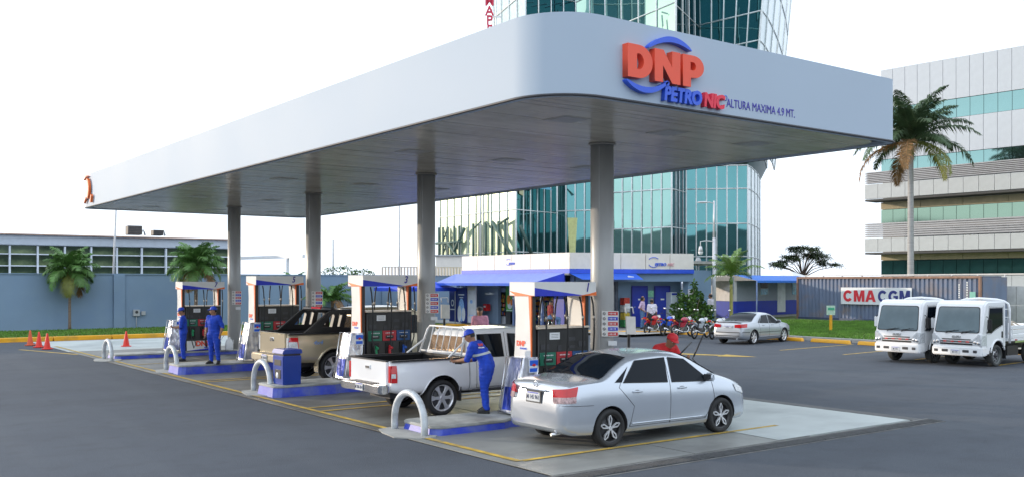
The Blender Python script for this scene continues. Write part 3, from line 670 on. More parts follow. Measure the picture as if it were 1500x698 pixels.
def wheel(parent,x,y,r,w,style,sd,tm=rubber,rm=None):
    o=bpy.data.objects.new('wheel',None); C.objects.link(o); o.parent=parent; o.location=(x,y,r)
    if sd<0: o.rotation_euler=(0,0,math.pi)
    rm=rm or alloy; ri=r*.74
    # profile along local y; outer face at +y
    MB().lathe([(ri,-w/2),(r*.93,-w/2),(r*.985,-w*.36),(r,-w*.2),(r,w*.2),(r*.985,w*.36),(r*.93,w/2),(ri+.01,w/2),(ri,w/2-.015),(ri,-w/2)],axis='Y',n=36).build('tyre',tm,o)
    hub=MB(); k=w/2
    def R_(prof): hub.lathe([(a,-b) for a,b in prof],axis='Y',n=30)
    # 'lathe' on Y maps +profile z to -y, so negate
    R_([(ri+.003,k-.012),(ri-.012,k-.01),(ri-.03,k-.05),(ri-.035,-k*.6)])
    rim=hub.build('rim',rm if style!='star' else black,o)
    d=MB(); d.lathe([(0,-(k-.075)),(ri-.03,-(k-.075)),(ri-.03,-(k-.09)),(0,-(k-.09))],axis='Y',n=24); d.build('brake_disc',dark if style!='steel' else alloy,rim)
    sp=MB()
    if style=='star':
        for q in range(5):
            a=2*math.pi*q/5+.3; c,s_=math.cos(a),math.sin(a); L=ri-.015
            L=ri+.008; prof=[(.015,0),(.06,.020),(L*.62,.040),(L,.0),(L*.62,-.040),(.06,-.020)]
            sp.prism([(u*c-v*s_,u*s_+v*c) for u,v in prof],k-.04,k-.015,'XZ')
        sp.cyl((0,k-.05,0),(0,k-.008,0),.034,n=14); st=sp.build('spoke',alloy,rim)
        s3=MB()
        for q in range(5):
            a=2*math.pi*q/5+.3; c,s_=math.cos(a),math.sin(a); L=ri-.015
            L=ri; prof=[(.08,0),(.11,.007),(L*.62,.018),(L*.86,.0),(L*.62,-.018),(.11,-.007)]
            s3.prism([(u*c-v*s_,u*s_+v*c) for u,v in prof],k-.016,k-.0125,'XZ')
        s3.build('spoke_inset',black,st)
    elif style=='steel':
        for q in range(8):
            a=2*math.pi*q/8; sp.cyl((.62*ri*math.cos(a),k-.085,.62*ri*math.sin(a)),(.62*ri*math.cos(a),k-.07,.62*ri*math.sin(a)),.035,n=8)
        sp.build('vent_hole',black,rim); s3=MB(); s3.lathe([(0,-(k+.0)),(.055,-(k-.01)),(.07,-(k-.06)),(.07,-(k-.08))],axis='Y',n=14)
        for q in range(6):
            a=2*math.pi*q/6; s3.cyl((.095*math.cos(a),k-.08,.095*math.sin(a)),(.095*math.cos(a),k-.045,.095*math.sin(a)),.013,n=6)
        s3.build('hub',dark,rim)
    else:
        ns=6
        for q in range(ns):
            a=2*math.pi*q/ns; c,s_=math.cos(a),math.sin(a); L=ri-.015
            prof=[(.04,.035),(L*.6,.028),(L,.055),(L,-.055),(L*.6,-.028),(.04,-.035)]
            sp.prism([(u*c-v*s_,u*s_+v*c) for u,v in prof],k-.05,k-.02,'XZ')
        sp.cyl((0,k-.06,0),(0,k-.005,0),.05,n=16); sp.build('spoke',rm,rim,bevel=.004,seg=1)
    return o
def archcut(xs,r,wid,y0=.35,rz=None):
    out=[]
    for x in xs:
        for sd in (-1,1):
            c=MB(); c.cyl((x,sd*y0,rz or r*.93),(x,sd*(wid+.3),rz or r*.93),r,n=40); out.append(c)
    return out
def plate(parent,x,z,s,rx=0,y=0,face=-1,w=.34,h=.15,label=None):
    o=MB().box((x,y,z),(.012,w,h),ry=rx).build('number_plate',mat('plate white',(.62,.64,.66),.4,var=.05),parent,bevel=.003,seg=1)
    f=MB(); f.box((x+face*.004,y,z+h/2-.014),(.01,w*.8,.012),ry=rx); f.build('plate_band',blue,o)
    m=face_m((x+face*.0085,y,z-.008),(face,0,0)); m=m@Matrix.Rotation(-rx*0,4,'X')
    text('plate_number',s,h*.62,mat('plate ink',(.03,.05,.12),.5),o,m,.0015,.001,.8)
    return o
def paint(name,col,metal=.0,rough=.28,var=.015): return mat(name,col,rough,metal=metal,var=var,scale=.8,coat=.5)
def mirror(parent,x,y,z,sd,mt,s=1):
    m=MB(); m.box((0,0,0),(.11*s,.2*s,.14*s),taper=(.7,.9)); m.M=Matrix()
    o=m.build('side_mirror',mt,parent,bevel=.03*s,seg=3); o.location=(x,sd*(y+.12*s),z)
    g=MB().box((-.057*s,0,0),(.008,.16*s,.1*s)).build('mirror_glass',chrome,o)
    MB().box((.01,-sd*.11*s,-.03),(.05,.1,.04)).build('mirror_arm',mt,o)
def frange(a,b,n): return [a+(b-a)*i/n for i in range(n+1)]
def xstations(x0,x1,ctrl):
    xs=set(round(v,4) for v in frange(x0,x1,60))|set(round(c,4) for c in ctrl)
    xs=sorted(v for v in xs if x0<=v<=x1); out=[xs[0]]
    for v in xs[1:]:
        if v-out[-1]>.012: out.append(v)
    out[-1]=x1; return out

def sedan(name,label,cat,loc,rz,pm,kind,group=None,scale=1):
    r=thing(name,label,cat,loc,rz,group,scale)
    if kind=='small':
        zt=[(-2.15,.66),(-2.135,.80),(-2.10,.97),(-2.02,1.035),(-1.85,1.06),(-1.50,1.085),(-1.40,1.10),(-1.05,1.27),(-.72,1.405),(-.4,1.45),(0,1.465),(.3,1.45),(.55,1.40),(.95,1.21),(1.32,1.03),(1.42,1.00),(1.75,.90),(1.98,.79),(2.08,.68),(2.13,.55),(2.15,.48)]
        bl=[(-2.15,.64),(-2.0,.93),(-1.6,1.0),(-.8,.985),(.4,.93),(1.2,.885),(1.6,.82),(2.0,.66),(2.15,.46)]
        wd=[(-2.15,.58),(-2.12,.66),(-2.05,.745),(-1.9,.80),(-1.6,.838),(-1.0,.848),(0,.85),(1.0,.846),(1.5,.835),(1.85,.78),(2.02,.69),(2.12,.56),(2.15,.47)]
        bt=[(-2.15,.34),(-2.08,.27),(-1.9,.22),(-1,.19),(1,.19),(1.9,.20),(2.1,.24),(2.15,.28)]
        wx=(-1.27,1.28); wr=.305; sw=[((-.98,1.0),(.0,.955),(.07,1.345),(-.62,1.325)),((.10,.95),(1.03,.915),(.52,1.30),(.15,1.345))]
        q=((-1.16,1.01),(-1.01,1.005),(-.80,1.245),(-.86,1.20)); rg=(-1.40,-.73,.90,.88); wg=(.56,1.34,.88,.90); style='star'
    else:
        zt=[(-2.24,.62),(-2.225,.80),(-2.19,.95),(-2.13,1.01),(-1.9,1.03),(-1.5,1.045),(-1.38,1.06),(-.98,1.27),(-.70,1.375),(-.4,1.41),(0,1.42),(.25,1.40),(.5,1.34),(.85,1.16),(1.18,1.0),(1.3,.97),(1.75,.90),(2.02,.80),(2.16,.68),(2.21,.55),(2.24,.48)]
        bl=[(-2.24,.60),(-2.1,.90),(-1.6,.945),(-.8,.93),(.4,.90),(1.2,.87),(1.6,.83),(2.0,.72),(2.24,.46)]
        wd=[(-2.24,.66),(-2.2,.74),(-2.1,.79),(-1.9,.83),(-1.5,.868),(-1.0,.872),(0,.874),(1.0,.872),(1.5,.865),(1.85,.82),(2.08,.74),(2.2,.62),(2.24,.55)]
        bt=[(-2.24,.34),(-2.15,.26),(-1.9,.21),(-1,.18),(1,.18),(1.9,.19),(2.15,.22),(2.24,.26)]
        wx=(-1.36,1.37); wr=.32; sw=[((-.85,.955),(-.08,.93),(-.02,1.30),(-.50,1.29)),((.0,.93),(.88,.905),(.36,1.26),(.05,1.30))]
        q=((-1.02,.965),(-.88,.96),(-.62,1.24),(-.70,1.18)); rg=(-1.37,-.70,.86,.88); wg=(.50,1.2,.88,.90); style='six'
    sh=Shell(zt,bl,wd,bt,tumble=.40,crown=.045,r=.11)
    xs=xstations(sh.x0,sh.x1,[a for a,_ in zt]+[a for a,_ in wd])
    body=sh.body(xs).build('body',[pm,dark],r); body.data.materials.clear(); body.data.materials.append(pm)
    cut(body,archcut(wx,wr*1.16,.9,.45,wr))
    for p_ in body.data.polygons: p_.use_smooth=True
    body.data.set_sharp_from_angle(angle=R(38))
    MB().box((0,0,.42),(wx[1]-wx[0]+1.1,1.0,.36)).build('chassis',dark,r)
    # arch liners
    for x in wx:
        for sd in (-1,1):
            m=MB(); m.lathe([(wr*1.155,0),(wr*1.155,.22)],(x,sd*.80 if sd>0 else -.58,wr),'Y',30); 
            wheel(r,x,sd*(.845-.095),wr,.19,style,sd)
    for sd in (-1,1):
        g=[]
        for i,c in enumerate(sw):
            cc=[(min(max(a,-9),9),b) for a,b in c]; o=spatch(sh,[(a,b) for a,b in cc],sd,.007,8).build('door_window',glass_dark,r)
            fr=[c[0],c[1],c[2],c[3],c[0]]; seam(sh,[fr[0],fr[1]],sd,'window_trim',black,o,.008,off=.004); seam(sh,[fr[1],fr[2],fr[3],fr[0]],sd,'window_seal',black,o,.006,off=.005)
        o=spatch(sh,list(q),sd,.007,4).build('quarter_window',glass_dark,r)
        # door seams
        d1=sw[0];d2=sw[1]; xb=(sw[0][1][0]+sw[1][0][0])/2
        wob=[(wx[0]+wr*1.3,.30),(wx[0]+wr*1.62,.62),(d1[0][0]-.10,.93),(d1[0][0]+.02,1.12)]
        seam(sh,wob,sd,'door_seam',dark,body,.0045)
        seam(sh,[(xb-.03,.29),(xb-.01,.6),(xb,.94),(xb+.02,1.3)],sd,'door_seam',dark,body,.0045)
        seam(sh,[(wx[1]-wr*1.35,.30),(d2[1][0]+.07,.62),(d2[1][0]+.03,.89)],sd,'door_seam',dark,body,.0045)
        seam(sh,[(wx[0]+wr*1.3,.30),(wx[1]-wr*1.35,.30)],sd,'sill_seam',dark,body,.004)
        seam(sh,[(wx[0]+.45,.345),(wx[1]-.42,.335)],sd,'sill_crease',pm,body,.012,off=-.004)
        for xh in ((d1[0][0]+.28),(d2[0][0]+.22)):
            z=.84; y=sh.side(xh,z); h=MB(); h.tube([(xh-.10,sd*(y+.002),z),(xh-.07,sd*(y+.032),z+.008),(xh+.07,sd*(y+.032),z+.008),(xh+.10,sd*(y+.002),z)],.014,8)
            h.build('door_handle',pm,r); m=MB(); m.sphere((xh,sd*(y-.004),z+.004),.05,sc=(1.2,.18,.62)); m.build('handle_cup',mat('cup shade',(.28,.29,.31),.4),r)
        mirror(r,d2[1][0]-.10,sh.side(d2[1][0]-.1,.96)-.02,.99,sd,pm)
        # lamps
        if kind=='small':
            t=spatch(sh,[(-1.93,.84),(-2.15,.82),(-2.14,.94),(-1.88,.985)],sd,.014,10).build('tail_lamp',lamp_red,r)
            t2=spatch(sh,[(-1.94,.745),(-2.15,.725),(-2.15,.82),(-1.93,.84)],sd,.014,8).build('reverse_lamp',mat('lamp lens pinkish',(.42,.28,.28),.12,coat=.5,var=.5,scale=25),t)
            m=MB(); m.quad((-2.165,sd*.55,.72),(-2.165,sd*.60,.72),(-2.16,sd*.60,.93),(-2.155,sd*.53,.93))
            spatch(sh,[(1.68,.70),(2.10,.58),(2.06,.70),(1.62,.83)],sd,.010,10).build('headlamp',lamp_clear,r)
        else:
            t=spatch(sh,[(-1.93,.78),(-2.24,.76),(-2.23,.92),(-1.88,.94)],sd,.010,10).build('tail_lamp',lamp_red,r)
            spatch(sh,[(1.82,.66),(2.19,.60),(2.15,.70),(1.78,.78)],sd,.010,10).build('headlamp',lamp_clear,r)
            seam(sh,[(-2.2,.56),(-1.75,.56)],sd,'bump_strip',dark,r,.018); seam(sh,[(-.98,.54),(.98,.53)],sd,'bump_strip',dark,r,.014); seam(sh,[(1.75,.53),(2.2,.5)],sd,'bump_strip',dark,r,.018)
    tpatch(sh,rg[0],rg[1],rg[2],rg[3],.013).build('rear_window',glass_dark,r)
    tpatch(sh,wg[0],wg[1],wg[2],wg[3]).build('windscreen',glass_dark,r)
    xr=sh.x0
    # rear panel: tail lamps wrap onto the rear, plate, chrome strip, bumper crease
    for sd in (-1,1):
        m=MB(); 
        if kind=='small': m.prism([(sd*.53,.81),(sd*.475,.81),(sd*.50,.92),(sd*.53,.925)],xr-.002,xr+.03,'YZ')
        if kind=='small': MB().prism([(sd*.53,.73),(sd*.465,.75),(sd*.475,.808),(sd*.53,.808)],xr-.001,xr+.03,'YZ').build('rear_lamp_clear',lamp_clear,r)
        else: m.prism([(sd*.68,.76),(sd*.36,.765),(sd*.36,.90),(sd*.68,.93)],xr-.012,xr+.05,'YZ')
        m.build('rear_lamp',lamp_red,r,bevel=.008,seg=1)
    if kind=='small':
        MB().box((xr-.006,0,.905),(.05,.62,.03),ry=-.15).build('boot_strip',chrome,r,bevel=.008,seg=1)
        plate(r,xr-.012,.79,'M 145 961',0,face=-1); MB().box((xr-.003,0,.79),(.01,.39,.19)).build('plate_frame',dark,r)
        MB().lathe([(.04,0),(.052,0),(.052,.008),(.04,.008)],(xr+.035,0,.985),'X',16).build('badge',chrome,r)
    else:
        plate(r,xr-.014,.79,'M 0932',0,face=-1,w=.45,h=.11); m=MB(); m.box((xr-.008,0,.55),(.03,1.25,.035)); m.box((xr-.006,0,.40),(.03,1.2,.03)); m.build('bump_strip',dark,r)
        MB().box((sh.x0+.12,0,1.03),(.16,1.25,.025),ry=.05).build('boot_spoiler',pm,r,bevel=.01,seg=1)
    for z in (.70,):
        m=MB(); q_=[]
        for y in frange(-1,1,30):
            a=y; 
        for sd in (-1,1):
            seam(sh,[(-2.13 if kind=='small' else -2.22,z),(wx[0]-wr*1.15,z-.01)],sd,'bumper_seam',dark,body,.004)
    m=MB(); m.box((sh.x1-.005,0,.40),(.05,.8,.16)); m.build('front_grille',dark,r,bevel=.01,seg=1)
    plate(r,sh.x1+.03,.48,'M 145 961' if kind=='small' else 'M 0932',0,face=1)
    tail=MB().tube([(xr+.3,-.45,.24),(xr-.01,-.45,.24)],.025,8).build('exhaust_pipe',chrome,r)
    return r,sh
silver=paint('silver paint',(.56,.60,.66),.6,.24); silver2=paint('pale silver paint',(.50,.53,.57),.7,.32)
car,shl=sedan('parked_car','silver four door sedan with black star wheels beside pump 1, wipers raised','car',(11.53,12.02,0),R(-.5),silver,'small','silver sedans')
# raised wipers
for a,b,c_ in ((Vector((1.34,.20,1.02)),Vector((1.55,.48,1.20)),Vector((2.06,.60,1.46))),(Vector((1.32,-.42,1.02)),Vector((1.20,-.24,1.24)),Vector((1.53,-.20,1.66)))):
    w_=MB().tube([a,b,b*.5+c_*.5],.010,6).build('raised_wiper',black,car)
    MB().tube([b*.9+c_*.1,c_],.015,6).build('wiper_blade',black,w_)
bmw,_=sedan('parked_car','silver sedan parked by the motorcycles, seen from behind, near the yellow kerb','car',(33.15,27.15,0),R(9),silver2,'big','silver sedans',.92)

def pickup(name,label,loc,rz,pm,spec,scale=1,group='pickup trucks between the pumps'):
    r=thing(name,label,'pickup truck',loc,rz,group,scale); tan=spec=='tan'
    railz=1.10 if not tan else 1.14; H_=1.66 if not tan else 1.72
    # x=0 at rear axle; bed -1.12..0.62, cab .66.., nose 3.75
    zt=[(.66,1.18),(.70,1.40),(.76,H_-.08),(.84,H_-.02),(1.1,H_+.01),(1.7,H_+.02),(2.1,H_-.01),(2.3,H_-.06),(2.65,1.36),(2.95,1.14),(3.05,1.11),(3.5,1.06),(3.75,1.0),(3.85,.9),(3.9,.7)]
    bl=[(.66,1.06),(2.4,1.04),(3.2,.98),(3.9,.85)]; wd=[(.66,.86),(.8,.875),(3.2,.875),(3.6,.86),(3.8,.80),(3.9,.72)]; bt=[(.66,.44),(3.5,.42),(3.9,.45)]
    sh=Shell(zt,bl,wd,bt,tumble=.26,crown=.04,r=.08)
    xs=xstations(.66,3.9,[a for a,_ in zt]+[a for a,_ in wd]); cab=sh.body(xs).build('cab',pm,r)
    wr=.35; cut(cab,archcut([3.0],wr*1.2,.9,.45,wr+.02))
    for p_ in cab.data.polygons: p_.use_smooth=True
    cab.data.set_sharp_from_angle(angle=R(38))
    # bed
    bs=Shell([(-1.12,railz),(.62,railz)],[(-1.12,railz-.07),(.62,railz-.07)],[(-1.12,.835),(-1.04,.865),(-.8,.875),(.62,.875)],[(-1.12,.52),(-.9,.48),(.62,.44)],tumble=.35,crown=.002,r=.03)
    bed=bs.body(frange(-1.12,.62,24)).build('bed',pm,r)
    c=MB(); c.box((-.25,0,1.05),(1.60,1.56,.76)); cut(bed,archcut([0],wr*1.22,.9,.45,wr+.02)+[c])
    bed.data.set_sharp_from_angle(angle=R(38))
    m=MB()
    m.box((-.25,0,.69),(1.60,1.56,.02)); m.box((-.25,.775,.89),(1.60,.02,.38)); m.box((-.25,-.775,.89),(1.60,.02,.38)); m.box((.54,0,.89),(.02,1.56,.38)); m.box((-1.045,0,.89),(.02,1.56,.38))
    for k in range(9): m.box((-.25,-.64+.16*k,.705),(1.58,.05,.015))
    for sd in (-1,1): m.box((0,sd*.66,.78),(.8,.24,.2))
    m.build('bed_liner',mat('bed liner',(.012,.012,.013),.85,spec=.15),r)
    m=MB(); m.box((-.25,.835,railz+.006),(1.74,.10,.028)); m.box((-.25,-.835,railz+.006),(1.74,.10,.028)); m.box((.58,0,railz+.006),(.09,1.6,.028)); m.build('rail_cap',black if not tan else black,r,bevel=.008,seg=1)
    tg=MB(); tg.box((-1.135,0,(railz+.56)/2+.0),(.05,1.44,railz-.57)); tg=tg.build('tailgate',pm,r,bevel=.012)
    MB().box((-1.135,0,railz+.002),(.07,1.45,.02)).build('tailgate_cap',black if not tan else pm,tg,bevel=.004,seg=1)
    hnd=MB().box((-1.165,.0,railz-.14),(.02,.22,.09)).build('tailgate_handle',pm if not tan else chrome,tg,bevel=.01,seg=1)
    m=MB(); m.box((-1.178,.0,railz-.145),(.01,.15,.04)); m.build('handle_recess',dark,hnd)
    m=MB()
    for k in range(9): m.box((-1.163,.60-.045*k,.63),(.003,.026,.03))
    m.build('tailgate_lettering',dark if not tan else chrome,tg)
    for sd in (-1,1):
        lx=(-1.12,-1.01) if not tan else (-1.12,-.90); lz=(.70,1.02) if not tan else (.72,1.06)
        t=spatch(bs,[(lx[1],lz[0]),(lx[0],lz[0]),(lx[0],lz[1]),(lx[1],lz[1])],sd,.012,8).build('tail_lamp',lamp_red,r)
        if tan: spatch(bs,[(lx[1],lz[0]),(lx[0],lz[0]),(lx[0],lz[0]+.24),(lx[1]-.03,lz[0]+.24)],sd,.017,6).build('lamp_clear_part',lamp_clear,t)
        else: spatch(bs,[(lx[1]-.03,lz[0]+.09),(lx[0],lz[0]+.09),(lx[0],lz[0]+.17),(lx[1]-.03,lz[0]+.17)],sd,.017,6).build('lamp_clear_part',lamp_clear,t)
        MB().prism([(sd*.835,lz[0]),(sd*.76,lz[0]),(sd*.76,lz[1]),(sd*.835,lz[1])],-1.142,-1.10,'YZ').build('tail_lamp_rear',lamp_red if not tan else lamp_clear,t,bevel=.006,seg=1)
        # doors and windows
        for c_ in ([(.88,1.09),(1.50,1.09),(1.50,1.545),(.90,1.545)],[(1.64,1.085),(2.62,1.07),(2.28,1.50),(1.66,1.545)]):
            o=spatch(sh,c_,sd,.007,8).build('door_window',glass_dark,r); fr=c_+[c_[0]]; seam(sh,fr,sd,'window_seal',black,o,.007,off=.004)
        for pts in ([(.80,.50),(.80,1.0),(.84,1.56)],[(1.57,.50),(1.57,1.0),(1.58,1.58)],[(2.58,.50),(2.70,.8),(2.69,1.04)],[(.80,.50),(2.58,.50)]):
            seam(sh,pts,sd,'door_seam',dark,cab,.0045)
        for xh in (.97,1.78):
            y=sh.side(xh,.98); h=MB(); h.tube([(xh-.09,sd*y,.98),(xh-.06,sd*(y+.03),.985),(xh+.06,sd*(y+.03),.985),(xh+.09,sd*y,.98)],.014,8); h.build('door_handle',chrome if not tan else pm,r)
        mirror(r,2.52,sh.side(2.5,1.1)-.02,1.16,sd,pm if tan else chrome,1.2)
        spatch(sh,[(3.55,.72),(3.9,.70),(3.9,.90),(3.5,.95)],sd,.012,8).build('headlamp',lamp_clear,r)
        wheel(r,0,sd*(.86-.10),wr,.23,'six',sd); wheel(r,3.0,sd*(.86-.10),wr,.23,'six',sd)
        # arch flare
        for cx,shx in ((0,bs),(3.0,sh)):
            fp=[(cx+wr*1.235*math.cos(R(t)),wr+.02+wr*1.235*math.sin(R(t))) for t in range(5,176,10)]
            mb=MB(); mb.tube([(x,sd*(shx.side(min(max(x,shx.x0),shx.x1),z)+.002),z) for x,z in fp],.014 if not tan else .03,8); mb.build('arch_flare',pm,bed if cx==0 else cab)
        MB().box((1.72,sd*.80,.44),(2.0,.12,.05)).build('side_step',dark,r,bevel=.01,seg=1)
        MB().box((.42 if not tan else -.42,sd*.78,.40),(.02,.2,.28)).build('mud_flap',dark if not tan else pm,r)
    MB().box((1.4,0,.45),(4.6,.8,.2)).build('chassis',dark,r); m=MB(); m.cyl((0,-.6,wr),(0,.6,wr),.06,n=10); m.sphere((0,0,wr),.15); m.cyl((3,-.6,wr),(3,.6,wr),.05,n=10); m.build('axle',dark,r)
    tpatch(sh,2.28,2.98,.90,.92).build('windscreen',glass_dark,r)
    rw=MB(); rw.prism([(-.66,1.19),(.66,1.19),(.60,1.50),(-.60,1.50)],.640,.66,'YZ'); rw=rw.build('rear_window',mat('rear glass painted warm reflection',(.62,.42,.27),.1,metal=.75,var=.25,scale=5,dirt_or_reflection=(.03,.025,.02),dscale=2.5),r); rw.location=(.0,0,0)  # warm sun reflection painted into the rear glass colour
    bmp=MB()
    ch=chrome if not tan else mat('tan bumper chrome',(.75,.66,.5),.25,metal=.6)
    q=[(-1.24,-.62),(-1.38,-.56),(-1.42,-.3),(-1.42,.3),(-1.38,.56),(-1.24,.62)]
    b=MB(); b.prism([(-1.16,-.84),(-1.26,-.85),(-1.36,-.78),(-1.38,-.6),(-1.34,-.28),(-1.34,.28),(-1.38,.6),(-1.36,.78),(-1.26,.85),(-1.16,.84)],.50,.67,'XY'); b=b.build('rear_bumper',ch,r,bevel=.025)
    MB().box((-1.25,0,.675),(.17,.9,.012)).build('bumper_step_pad',dark,b)
    plate(r,-1.355,.585,'M 206 814' if not tan else 'M 118 052',0,w=.30,h=.14)
    MB().box((3.92,0,.56),(.12,1.5,.22)).build('front_bumper',ch,r,bevel=.03); MB().box((3.9,0,.84),(.04,.8,.2)).build('grille',chrome,r,bevel=.01,seg=1)
    if not tan:   # white guard cage behind the cab glass
        g=MB(); x=.50; top=[(x-.02,-.78,railz+.02),(x+.12,-.70,1.60),(x+.14,-.62,H_+.02),(x+.14,.62,H_+.02),(x+.12,.70,1.60),(x-.02,.78,railz+.02)]
        g.tube(top,.022,8); g=g.build('guard_frame',white,r)
        for k in range(5):
            y=-.48+.24*k; MB().tube([(x+.01,y,railz+.06),(x+.13,y,H_+.01)],.010,6).build('guard_bar',white,g)
        MB().tube([(x,-.76,railz+.07),(x,.76,railz+.07)],.018,6).build('guard_rail',white,g)
        MB().tube([(x-.32,.80,railz+.02),(x+.1,.74,1.42)],.02,6).build('guard_brace',white,g); MB().tube([(x-.32,-.80,railz+.02),(x+.1,-.74,1.42)],.02,6).build('guard_brace',white,g)
    else:         # black sport bar
        pl_=mat('sport bar plastic',(.018,.018,.02),.3,var=.1)
        for sd in (-1,1):
            m=MB(); o_=[(-.72,railz+.02),(-.66,railz+.06),(-.12,H_-.10),(.02,H_-.05),(.63,H_-.04),(.63,railz+.02)]
            m.prism([(x,z) for x,z in o_],sd*.70 if sd>0 else -.83,sd*.83 if sd>0 else -.70,'XZ'); sb=m.build('sport_bar_side',pl_,r,bevel=.015)
            c1=MB(); c1.prism([(-.30,railz+.14),(-.05,railz+.14),(.03,H_-.14),(-.06,H_-.16)],-1.2,1.2,'XZ'); c2=MB(); c2.prism([(.26,railz+.12),(.52,railz+.12),(.50,H_-.16),(.33,H_-.16)],-1.2,1.2,'XZ')
            c3=MB(); c3.prism([(.08,railz+.14),(.15,railz+.14),(.22,H_-.14),(.13,H_-.14)],-1.2,1.2,'XZ')
            cut(sb,[c1,c2,c3])
        MB().tube([(.0,-.76,H_-.05),(.0,.76,H_-.05)],.055,10).build('sport_bar_top',pl_,r); MB().tube([(.55,-.76,H_-.06),(.55,.76,H_-.06)],.03,8).build('sport_bar_rear_tube',pl_,r)
        MB().box((-.055,.0,H_-.02),(.03,.5,.04)).build('brake_light',lamp_red,r)
        tx=text('side_decal','4x4',.12,mat('decal blue',(.15,.25,.5),.4),bed,face_m((-.42,-bs.side(-.42,.93)-.006,.93),(0,-1,0)),.001,.003,1.3,.2)
        m=MB(); m.box((-1.36,.45,.44),(.06,.1,.1)); m.build('tow_hook',chrome,r)
    return r
pickup('pickup_truck','white double cab pickup with chrome bumper and empty black bed at pump 1',(10.08,16.68,0),R(0),paint('white car paint',(.84,.85,.87),0,.22),'white')
pickup('pickup_truck','tan double cab pickup with black sport bar over the bed at pump 3',(11.0,23.30,.05),R(0),paint('tan metallic paint',(.52,.45,.32),.5,.26),'tan',1.10)

